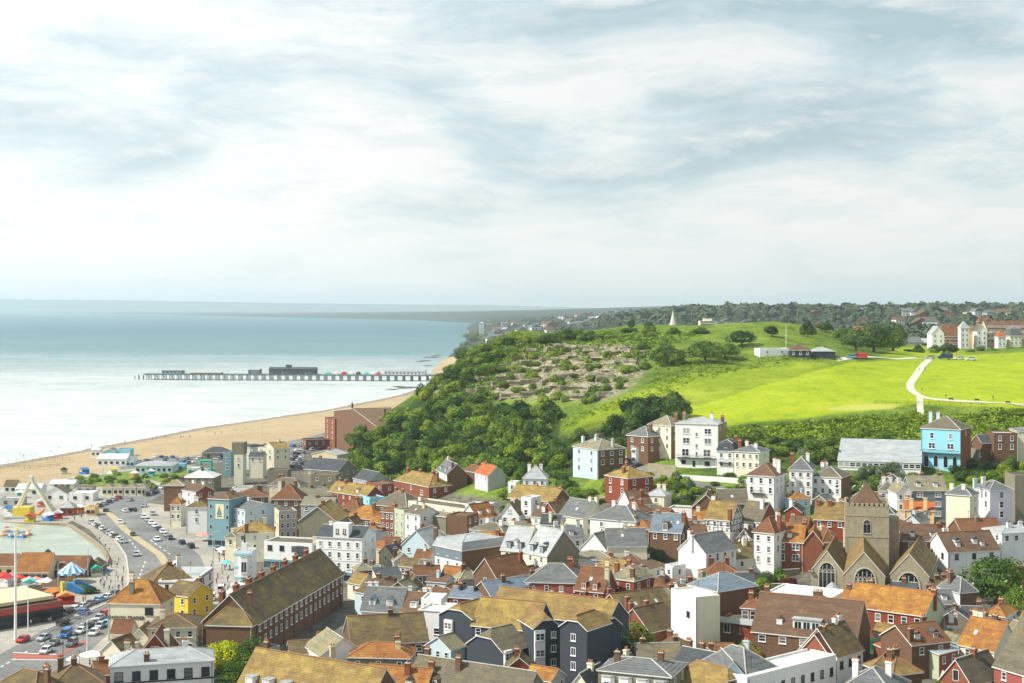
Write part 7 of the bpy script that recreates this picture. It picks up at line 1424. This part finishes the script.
# ------------------------------------------------------------------ people
def person_mesh(pose, top, legs, hair):
    P = {'hip': (0,0,.95), 'chest': (0,.01,1.32), 'neck': (0,.01,1.5), 'head': (0,-.01,1.64), 'crown': (0,0,1.76)}
    st = .22 if pose == 'walk' else .02
    L_ = {'kl': (-.11,-st*.6,.5), 'fl': (-.12,-st,.07), 'tl': (-.12,-st-.16,.03), 'kr': (.11,st*.3,.5), 'fr': (.12,st,.07), 'tr': (.12,st-.16,.03), 'sl': (-.19,0,1.42), 'el': (-.27,.05 if pose == 'walk' else .02,1.15), 'hl': (-.27,st*.8,.90), 'sr': (.19,0,1.42), 'er': (.27,-.02,1.15), 'hr': (.27,-st*.8-.04,.90)}
    P.update(L_); names = list(P); E = [('hip','chest'),('chest','neck'),('neck','head'),('head','crown'),('hip','kl'),('kl','fl'),('fl','tl'),('hip','kr'),('kr','fr'),('fr','tr'),('chest','sl'),('sl','el'),('el','hl'),('chest','sr'),('sr','er'),('er','hr')]
    R_ = {'hip': .15, 'chest': .17, 'neck': .065, 'head': .11, 'crown': .075, 'kl': .075, 'kr': .075, 'fl': .05, 'fr': .05, 'tl': .04, 'tr': .04, 'sl': .08, 'sr': .08, 'el': .05, 'er': .05, 'hl': .04, 'hr': .04}
    me = bpy.data.meshes.new('p'); me.from_pydata([P[n] for n in names], [(names.index(a), names.index(b)) for a, b in E], []); o = bpy.data.objects.new('p', me); COL.objects.link(o)
    md = o.modifiers.new('s', 'SKIN'); me.update(); sv_ = me.skin_vertices[0].data if me.skin_vertices else None
    if sv_ is None: bpy.context.view_layer.objects.active = o; o.modifiers.clear(); o.modifiers.new('s', 'SKIN'); bpy.context.view_layer.update()
    if not me.skin_vertices:
        bm = bmesh.new(); bm.from_mesh(me); bm.verts.layers.skin.verify(); bm.to_mesh(me); bm.free()
    for i, n in enumerate(names): me.skin_vertices[0].data[i].radius = (R_[n], R_[n]*(.75 if n in ('chest', 'hip') else 1)); me.skin_vertices[0].data[i].use_root = n == 'hip'
    o.modifiers.new('u', 'SUBSURF').levels = 1
    out = bpy.data.meshes.new_from_object(o.evaluated_get(bpy.context.evaluated_depsgraph_get())); bpy.data.objects.remove(o)
    out.materials.clear(); [out.materials.append(m) for m in (M_skin, top, legs, hair, M_dframe)]
    for f in out.polygons:
        c = f.center; f.material_index = 4 if c.z < .1 else 2 if c.z < .98 and abs(c.x) < .22 else 0 if c.z < .96 else 1 if c.z < 1.47 else 3 if (c.z > 1.70 or (c.y > .02 and c.z > 1.56)) else 0
        f.use_smooth = True
    return out
M_skin = plain('skin', (.50,.30,.22), .6, var=0); CL = {'white': M_wc, 'dark': plain('dark_cloth', (.03,.035,.05), .9), 'blue': plain('blue_cloth', (.06,.14,.32), .9), 'red': plain('red_cloth', (.45,.05,.05), .9), 'beige': plain('beige_cloth', (.45,.38,.26), .9), 'green': plain('green_cloth', (.08,.2,.1), .9)}
M_hair = plain('hair', (.06,.04,.025), .8, var=0); PM = {}
def person(x, y, top, legs, pose, label, group=None, d=None):
    k = (pose, top, legs)
    if k not in PM: me = person_mesh(pose, CL[top], CL[legs], M_hair); me.name = 'person'; PM[k] = me
    X, Y, Z = gpt(x, y, .1) if d is None else px(x, y, d); tag(place('person', PM[k], None, (X, Y, Z), rt.uniform(0, 6.28)), label, 'person', group)
r9 = random.Random(19)
def crowd(poly, n, where, grp, seed, verb='walking'):
    pts_ = scatter_px(poly, 5.5, 5, .45, seed); r9.shuffle(pts_)
    for a, b_ in pts_[:n]:
        t_, l_ = r9.choice([('white','blue'),('dark','dark'),('red','dark'),('beige','blue'),('blue','beige'),('dark','blue')]); person(a, b_, t_, l_, r9.choice(['walk', 'stand']), f'person in {t_} top and {l_} trousers {where}', grp)
crowd([(98,535),(108,545),(112,556),(106,562),(104,548),(92,534)], 12, 'on the narrow lakeside promenade', 'people on the lakeside promenade', 1)
crowd([(108,566),(126,560),(126,590),(112,598),(96,600),(100,580)], 22, 'on the open plaza by the road', 'people on the plaza', 2)
crowd([(205,560),(222,556),(236,575),(230,600),(212,590)], 24, 'in the busy market lane', 'people in the market lane', 3)
crowd([(30,628),(62,612),(95,602),(88,600),(50,612),(24,628)], 12, 'on the pavement outside the arcade', 'people outside the arcade', 4)
crowd([(66,518),(90,500),(96,512),(80,524)], 12, 'between the pink kiosk and the road', 'people by the pink kiosk', 5)
crowd([(20,456),(60,449),(95,444),(150,438),(250,428),(250,431),(150,443),(95,450),(60,454),(20,460)], 26, 'on the shingle beach', 'people on the shingle beach', 6)
crowd([(70,667),(98,660),(100,668),(78,676)], 7, 'at the cafe terrace by the junction', 'people at the cafe terrace', 7)
for x, y, t_, l_, lb in ((919,371,'blue','dark','person in blue walking up the meadow path'),(925,371,'dark','dark','person in dark clothes beside the path near the cars'),(922,391,'dark','dark','person in black standing on the meadow beside the path'),(946,399,'dark','blue','person sitting group of one by the rail fence'),(993,400,'dark','dark','person in black on the meadow above the level path'),(1003,358,'beige','dark','person in beige on the hilltop grass by the hedge')): person(x, y, t_, l_, 'walk', lb.replace('person sitting group of one','person in dark jacket'))
def bench(x, y, label):
    X, Y, Z = gpt(x, y, .05); o = empty('park_bench', (X, Y, Z), 0, label, 'bench'); b = MB(); b.box(-.9,-.25,.42,.9,.2,.48); b.build('seat', M_dark, o); b = MB(); b.box(-.9,.2,.48,.9,.26,.95); b.build('backrest', M_dark, o)
    for sx_ in (-.75, .75): b = MB(); b.box(sx_-.05,-.22,0,sx_+.05,.22,.42); b.build('leg', M_dark, o)
for x, y, l in ((951,401,'dark bench beside the level meadow path near the fence'),(1008,405,'pale bench furthest along the level meadow path'),(977,402,'dark bench midway along the level meadow path')): bench(x, y, l)
# ------------------------------------------------------------------ pier
M_pier = plain('pier_steel', (.10,.15,.17), .7); M_deck = plain('pier_deck', (.26,.24,.20), .8)
A = Vector(((135-CX)/F*1668, 1668)); B = Vector(((438-CX)/F*1632, 1632)); Lp = (B-A).length; ya = math.atan2((B-A).y, (B-A).x); z0 = 7.2
o = empty('pier', (A.x, A.y, 0), ya, 'long steel seaside pier running out into the bay', 'pier')
b = MB(); b.box(14, -9, z0-1.1, Lp, 9, z0); b.build('deck', [M_deck], o); b = MB(); b.box(14, -9.3, z0-1.3, Lp, -9, z0+.15); b.build('edge_girder', M_pier, o)
b = MB(); 
for z_ in (.6, 1.15): b.box(14, -9.2, z0+z_-.04, Lp, -9.1, z0+z_+.04)
b.build('railing', M_pier, o)
tr = MB(); [tr.bar((0, y_, -5), (0, y_, z0-1.1), .42, 0, 7) for y_ in (-8, -2.7, 2.7, 8)]; tr.bar((0,-8,.6),(0,8,z0-1.4),.16,0,4); tr.bar((0,8,.6),(0,-8,z0-1.4),.16,0,4); tr.box(-.3,-8.5,z0-1.7,.3,8.5,z0-1.1); tm = tr.mesh('trestle', M_pier)
for i in range(38): place('trestle', tm, o, (17+i*(Lp-20)/37, 0, 0))
for i in range(5): b = MB(); b.bar((1+i*2.7, -3+(i % 2)*5, -5), (1+i*2.7, -3+(i % 2)*5, 4.5+(i % 2)*1.2), .5, 0, 7); b.build('old_pile', M_pier, o)
def pv(x0, x1, hh, m, rm, name, rise=1.0, y0=-6, y1=6):
    a0, a1 = (x0-135)/303*Lp, (x1-135)/303*Lp; b = MB(); b.box(a0, y0, z0, a1, y1, z0+hh); q = b.build(name, m, o); r = MB(); r.prism([(y0-.6, z0+hh), (y1+.6, z0+hh), ((y0+y1)/2, z0+hh+rise)], 'x', a0-.6, a1+.6); r.build('roof', rm, q)
    n = max(2, int((a1-a0)/4))
    for i in range(min(n, 12)): w_ = MB(); xx = a0+(i+.5)*(a1-a0)/min(n, 12); w_.box(xx-.8, y0-.08, z0+.9, xx+.8, y0+.02, z0+min(hh-.4, 2.6)); w_.build('window', M_glass, q)
pv(164, 184, 3.2, WM['tealgrey'], RM['slate'], 'shelter', .8); pv(193, 223, 1.3, M_deck, M_sandy, 'raised_deck', .6); pv(251, 262, 5, WM['slatehung'], RM['lead'], 'pavilion', 1.6); pv(272, 318, 6, WM['charcoal'], RM['dslate'], 'visitor_hall', 2.2); pv(288, 293, 10, WM['charcoal'], RM['dslate'], 'hall_tower', 1, -2, 2); pv(386, 426, 4.0, WM['lilac'], RM['lead'], 'entrance_pavilion', 1.6)
for x_, w_, m_ in ((330,2.5,M_te),(338,2,M_wc),(346,3,M_rd),(353,2,M_wc),(360,2.4,M_dark),(368,2,M_te),(375,2.6,M_wc),(380,2,M_rd)): b = MB(); a0 = (x_-135)/303*Lp; b.box(a0-w_, -4, z0, a0+w_, 0, z0+2.3); b.bar((a0,-2,z0+2.3),(a0,-2,z0+3.6),w_*1.2,0,4,.1); b.build('stall', m_, o)
# sailing boat
X = (50-CX)/F*2417; o = empty('sailing_boat', (X, 2417, 0), .5, 'small white sailing boat alone far out on the bay', 'boat'); b = MB(); b.prism([(-3.4,.2),(-4,1.4),(4.6,1.4),(3.2,.2)], 'y', -1.2, 1.2); b.build('hull', M_frame, o); b = MB(); b.bar((.4,0,1.4),(.4,0,12),.12,0,6); b.build('mast', M_metal, o)
b = MB(); b.faces([(.2,0,2.2),(-3.6,.5,2.3),(.3,.05,11.6),(-1.5,.35,5)],[(0,1,3),(0,3,2),(1,2,3)]); b.build('sail', M_wc, o)
# beach rocks near the pier
rr = random.Random(5)
M_rk = plain('wet_rock', (.10,.095,.075), .8)
def rock(X, Y, Z, s, label, m, group=None, flat=.4):
    bm = bmesh.new(); bmesh.ops.create_icosphere(bm, subdivisions=2, radius=1)
    for v in bm.verts: v.co *= rr.uniform(.75, 1.15)
    me = bpy.data.meshes.new('rock'); bm.to_mesh(me); bm.free(); me.materials.append(m); o = place('rock', me, None, (X, Y, Z), rr.uniform(0, 3)); o.scale = (s*1.6, s, s*flat); tag(o, label, 'rock', group)
for x, y, s_k in ((425,361,9),(431,357.5,12),(437,356,10),(420,362,6),(400,387,8),(408,388,10),(392,389.5,6),(428,366,7)):
    d = CH*F/(y-HZ); rock((x-CX)/F*d, d, .1, s_k, 'low dark reef rock awash beside the pier beach', M_rk, 'reef rocks beside the pier beach', .12)
M_cl = MATS['land']
m_crag, t, b_ = newmat('sandstone_crag'); b_.inputs['Roughness'].default_value = .95
t.links.new(mixc(t, ramp(t, noise(t, .5, 5, .6, scl=(.4,.4,3)), [(.42,(0,0,0)),(.55,(1,1,1))]), ramp(t, noise(t, .35, 6, .7), [(.36, (.15,.13,.09)), (.5, (.30,.265,.19)), (.64, (.48,.43,.32))]), (.16,.135,.085)), b_.inputs[0])
LEDGES = [[(503,364),(530,355),(560,349),(600,348),(642,351)],[(490,374),(520,365),(560,359),(600,356),(640,360)],[(478,384),(510,376),(550,370),(600,366),(636,370)],[(472,394),(510,387),(560,381),(610,377)],[(500,398),(540,393),(580,390),(612,388)],[(560,402),(590,399),(606,397)]]
crag_pts = []
for ln in LEDGES:
    for (xa, ya), (xb, yb_) in zip(ln[:-1], ln[1:]):
        n = max(1, int((xb-xa)/6.5))
        for q in range(n):
            if rr.random() < .74: crag_pts.append((xa+(xb-xa)*(q+rr.uniform(.1,.9))/n, ya+(yb_-ya)*(q+.5)/n+rr.uniform(-1.6, 1.6), math.atan2((ya-yb_)*2.5, xb-xa)))
for i, (a, b2, an) in enumerate(crag_pts):
    X, Y, Z = hit(a, b2); bm = bmesh.new(); bmesh.ops.create_cube(bm, size=2); bmesh.ops.subdivide_edges(bm, edges=bm.edges, cuts=4, use_grid_fill=True)
    for v in bm.verts:
        lay = math.floor(v.co.z*2.4+i*.37); k_ = .82+.25*math.sin(lay*12.9+i); v.co.x *= k_; v.co.y *= .75+.4*math.sin(lay*7.1+i*3)**2; v.co *= rr.uniform(.88, 1.07)
    me = bpy.data.meshes.new('crag'); bm.to_mesh(me); bm.free(); me.materials.append(m_crag); o = place('sandstone_crag', me, None, (X, Y+1.0, Z-.2), an*.5+rr.uniform(-.35, .35)); o.scale = (rr.uniform(2.2, 4.6), rr.uniform(1.3, 2.4), rr.uniform(1.2, 2.9))
    tag(o, 'layered pale sandstone crag jutting from the cliff face', 'rock', 'sandstone crags of the cliff face')
# wires and small street clutter
def aerial(root, x, y, z):
    b = MB(); b.bar((0,0,0),(0,0,2.2),.03,0,4); b.bar((-.5,0,2.0),(.5,0,2.0),.02,0,4); [b.bar((k,-.3,2.0),(k,.3,2.0),.015,0,4) for k in (-.4,-.2,0,.2,.4)]; b.build('aerial', M_metal, root, (x, y, z))
# ================================================================== small cottages and gardens in the gaps of the town
def clear(P, gap=.6):
    for lab, Q, hh in FOOT:
        if abs(P[0][0]-Q[0][0]) > 90 or abs(P[0][1]-Q[0][1]) > 90: continue
        sep = False
        for A in (P, Q):
            for i in range(4):
                ax = (A[(i+1) % 4][0]-A[i][0], A[(i+1) % 4][1]-A[i][1]); l = math.hypot(*ax)+1e-6; n = (-ax[1]/l, ax[0]/l)
                p = [v[0]*n[0]+v[1]*n[1] for v in P]; q = [v[0]*n[0]+v[1]*n[1] for v in Q]
                if max(min(p), min(q))-min(max(p), max(q)) > gap: sep = True; break
            if sep: break
        if not sep: return False
    return True
TOWN = [(262,500),(330,500),(372,515),(405,530),(470,528),(480,535),(560,530),(625,528),(690,522),(745,505),(760,525),(840,505),(905,500),(1040,545),(1040,700),(560,700),(430,672),(420,640),(350,600),(348,560),(300,560),(262,545)]
NOGO = [[(730,572),(812,572),(826,600),(735,600)], [(262,562),(310,556),(352,585),(352,600),(262,660)], [(955,560),(1040,555),(1040,640),(962,628)], [(605,625),(650,625),(650,664),(600,664)], [(350,586),(362,586),(362,600),(350,600)]]
AREA = lambda X, Y: 'among the seaward town roofs' if X < -35 else 'among the middle town roofs' if X < 45 else 'among the roofs around the church'
WN = {'white': 'white', 'cream': 'cream', 'brick': 'red brick', 'brown': 'brown brick', 'grey': 'grey', 'buff': 'buff', 'drab': 'drab', 'paleblue': 'pale blue', 'greenish': 'pale green', 'redpaint': 'tile hung'}
RN = {'clay': 'clay', 'olive': 'mossy', 'brown': 'brown', 'slate': 'slate', 'orange': 'orange', 'dslate': 'dark slate', 'buffslate': 'lichened', 'gold': 'golden'}
rg = random.Random(5); used = set(); nfill = 0; FP = []
for k in range(9000):
    Y = rg.uniform(285, 500); X = rg.uniform(-.17, .37)*Y; z = None
    W_, D_ = rg.uniform(4.5, 7.5), rg.uniform(4.2, 6.5); yaw = rg.choice([0, .25, -.3, .9, -.6, 1.2])+rg.uniform(-.12, .12)
    c, n = Vector((math.cos(yaw), math.sin(yaw))), Vector((-math.sin(yaw), math.cos(yaw))); C0 = Vector((X, Y))
    P = [tuple(C0+c*a*W_/2+n*b*D_) for a, b in ((-1, 0), (1, 0), (1, 1), (-1, 1))]
    if not clear(P, .5): continue
    z = float(ground(X, Y, False)[0]); pxx, pyy = X/Y*F+CX, HZ+(CH-z)/Y*F
    if not inp(pxx, pyy, TOWN) or any(inp(pxx, pyy, g) for g in NOGO): continue
    h = rg.choice([3.6, 4.4, 5.4]); w_ = rg.choice(list(WN)); r_ = rg.choice(list(RN)); ty = rg.choice(['side', 'side', 'hip', 'front', 'mono']); ar = AREA(X, Y)
    tn = {'side': 'pitched', 'hip': 'hipped', 'front': 'gabled', 'mono': 'lean-to'}[ty]; lab = f'small {WN[w_]} house with {RN[r_]} {tn} roof {ar}'
    if lab in used: continue
    used.add(lab); e = HZ+(CH-z-h)/Y*F; hw = W_*math.cos(yaw)/Y*F/2
    building(lab, pxx-abs(hw), e, pxx+abs(hw), e, h, e-8, D_, ty, w_, r_, R=rg.uniform(1.6, 2.8) if ty != 'mono' else 1.2, dd=(Y, Y), yw=math.degrees(yaw) if abs(yaw) < 1.3 else 70, rt=(1, 1) if yaw < -.2 else 0, lf=(1, 1) if yaw > .2 else 0, group='small houses filling the town', auto=False, ch=[(rg.uniform(-.4, .4), .5)] if rg.random() < .7 and ty != 'mono' else ())
    nfill += 1
    if nfill > 170: break
# garden shrubs and yard walls in what is left
ng = nw = 0
for k in range(4000):
    Y = rg.uniform(285, 520); X = rg.uniform(-.2, .37)*Y; s_ = rg.uniform(1.5, 3.2)
    if not clear([(X-s_, Y-s_), (X+s_, Y-s_), (X+s_, Y+s_), (X-s_, Y+s_)], .2): continue
    z = float(ground(X, Y, False)[0]); pxx, pyy = X/Y*F+CX, HZ+(CH-z)/Y*F
    if not (inp(pxx, pyy, TOWN) or inp(pxx, pyy, [(690,500),(760,480),(850,490),(905,500),(840,520),(760,525)])) or inp(pxx, pyy, NOGO[1]): continue
    if rg.random() < .62 and ng < 120:
        kd = rg.choice(['mid', 'light', 'dark', 'mid']); o = place('shrub', crown_mesh(kd, rg.randrange(4)), None, (X, Y, z+s_*.35), rg.uniform(0, 6)); o.scale = (s_, s_, s_*rg.uniform(.6, 1)); ng += 1
        tag(o, {'dark': 'dark', 'mid': 'mid green', 'light': 'bright green'}[kd]+' shrub in a small back yard between the town houses', 'shrub', 'shrubs in the small back yards of the town')
    elif nw < 80:
        L_ = rg.uniform(3, 7); mt, mn = rg.choice([('brick', 'brick'), ('flint', 'flint'), ('white', 'white rendered'), ('drab', 'drab')]); b = MB(); b.box(-L_/2, -.15, -1, L_/2, .15, 1.7); b.box(-L_/2-.03, -.22, 1.7, L_/2+.03, .22, 1.82, 1)
        o = b.build('garden_wall', [WM[mt], M_coping], None, (X, Y, z), rg.choice([0, .3, 1.2, -.6])); tag(o, f'short {mn} yard wall between the town houses', 'wall', 'yard walls between the town houses'); nw += 1
# retaining walls of the upper road and the church yard
def wallrun(pts, h, mat, label, w=.4):
    P = [Vector(gpt(*p, 0)) for p in pts]; b = MB()
    for a, c in zip(P[:-1], P[1:]):
        d = (c-a); d.z = 0; d.normalize(); n = Vector((-d.y, d.x, 0))*w/2
        b.faces([a-n-Vector((0,0,2)), c-n-Vector((0,0,2)), c+n-Vector((0,0,2)), a+n-Vector((0,0,2)), a-n+Vector((0,0,h)), c-n+Vector((0,0,h)), c+n+Vector((0,0,h)), a+n+Vector((0,0,h))], [(3,2,1,0),(4,5,6,7),(0,1,5,4),(1,2,6,5),(2,3,7,6),(3,0,4,7)])
    tag(b.build('wall', WM[mat]), label, 'wall')
wallrun([(648,476),(676,478)], 4.2, 'flint', 'tall stone retaining wall beside the red hatchback on the sloping road')
wallrun([(676,480),(736,484),(760,488)], 1.8, 'white', 'white garden wall along the foot of the tall white house')
wallrun([(600,500),(640,506)], 1.6, 'flint', 'flint wall below the square red brick house')
wallrun([(1012,592),(1050,588)], 6.5, 'brick', 'high red brick wall beside the large round tree')
wallrun([(740,505),(850,512)], 1.3, 'flint', 'low flint wall under the clipped hedge')
wallrun([(735,596),(775,600)], 1.2, 'brick', 'low brick wall around the courtyard garden')
ribbon('lane', [(616,458),(630,466),(648,474),(668,480),(700,486),(740,492)], 5.5, .10, M_asph)
# lantern kiosk on the white hall
X, Y, Z = gpt(832, 603, 0); o = empty('lantern_kiosk', (X, Y, Z), 0, 'dark blue eight sided lantern kiosk with a pale domed roof by the church', 'kiosk')
b = MB(); b.bar((0,0,0),(0,0,2.2),1.75,0,8); b.build('base', plain('navy_paint', (.02,.06,.12), .5), o); b = MB(); b.bar((0,0,2.2),(0,0,3.7),1.55,0,8); b.build('glazing', M_glass, o)
for i in range(8): a = i*math.pi/4; b = MB(); b.bar((1.6*math.cos(a),1.6*math.sin(a),2.2),(1.6*math.cos(a),1.6*math.sin(a),3.8),.12,0,4); b.build('post', MATS['navy_paint'], o)
b = MB(); b.bar((0,0,3.7),(0,0,4.6),2.0,0,8,1.1); b.bar((0,0,4.6),(0,0,5.4),1.1,0,8,.1); b.build('dome', RM['lead'], o)
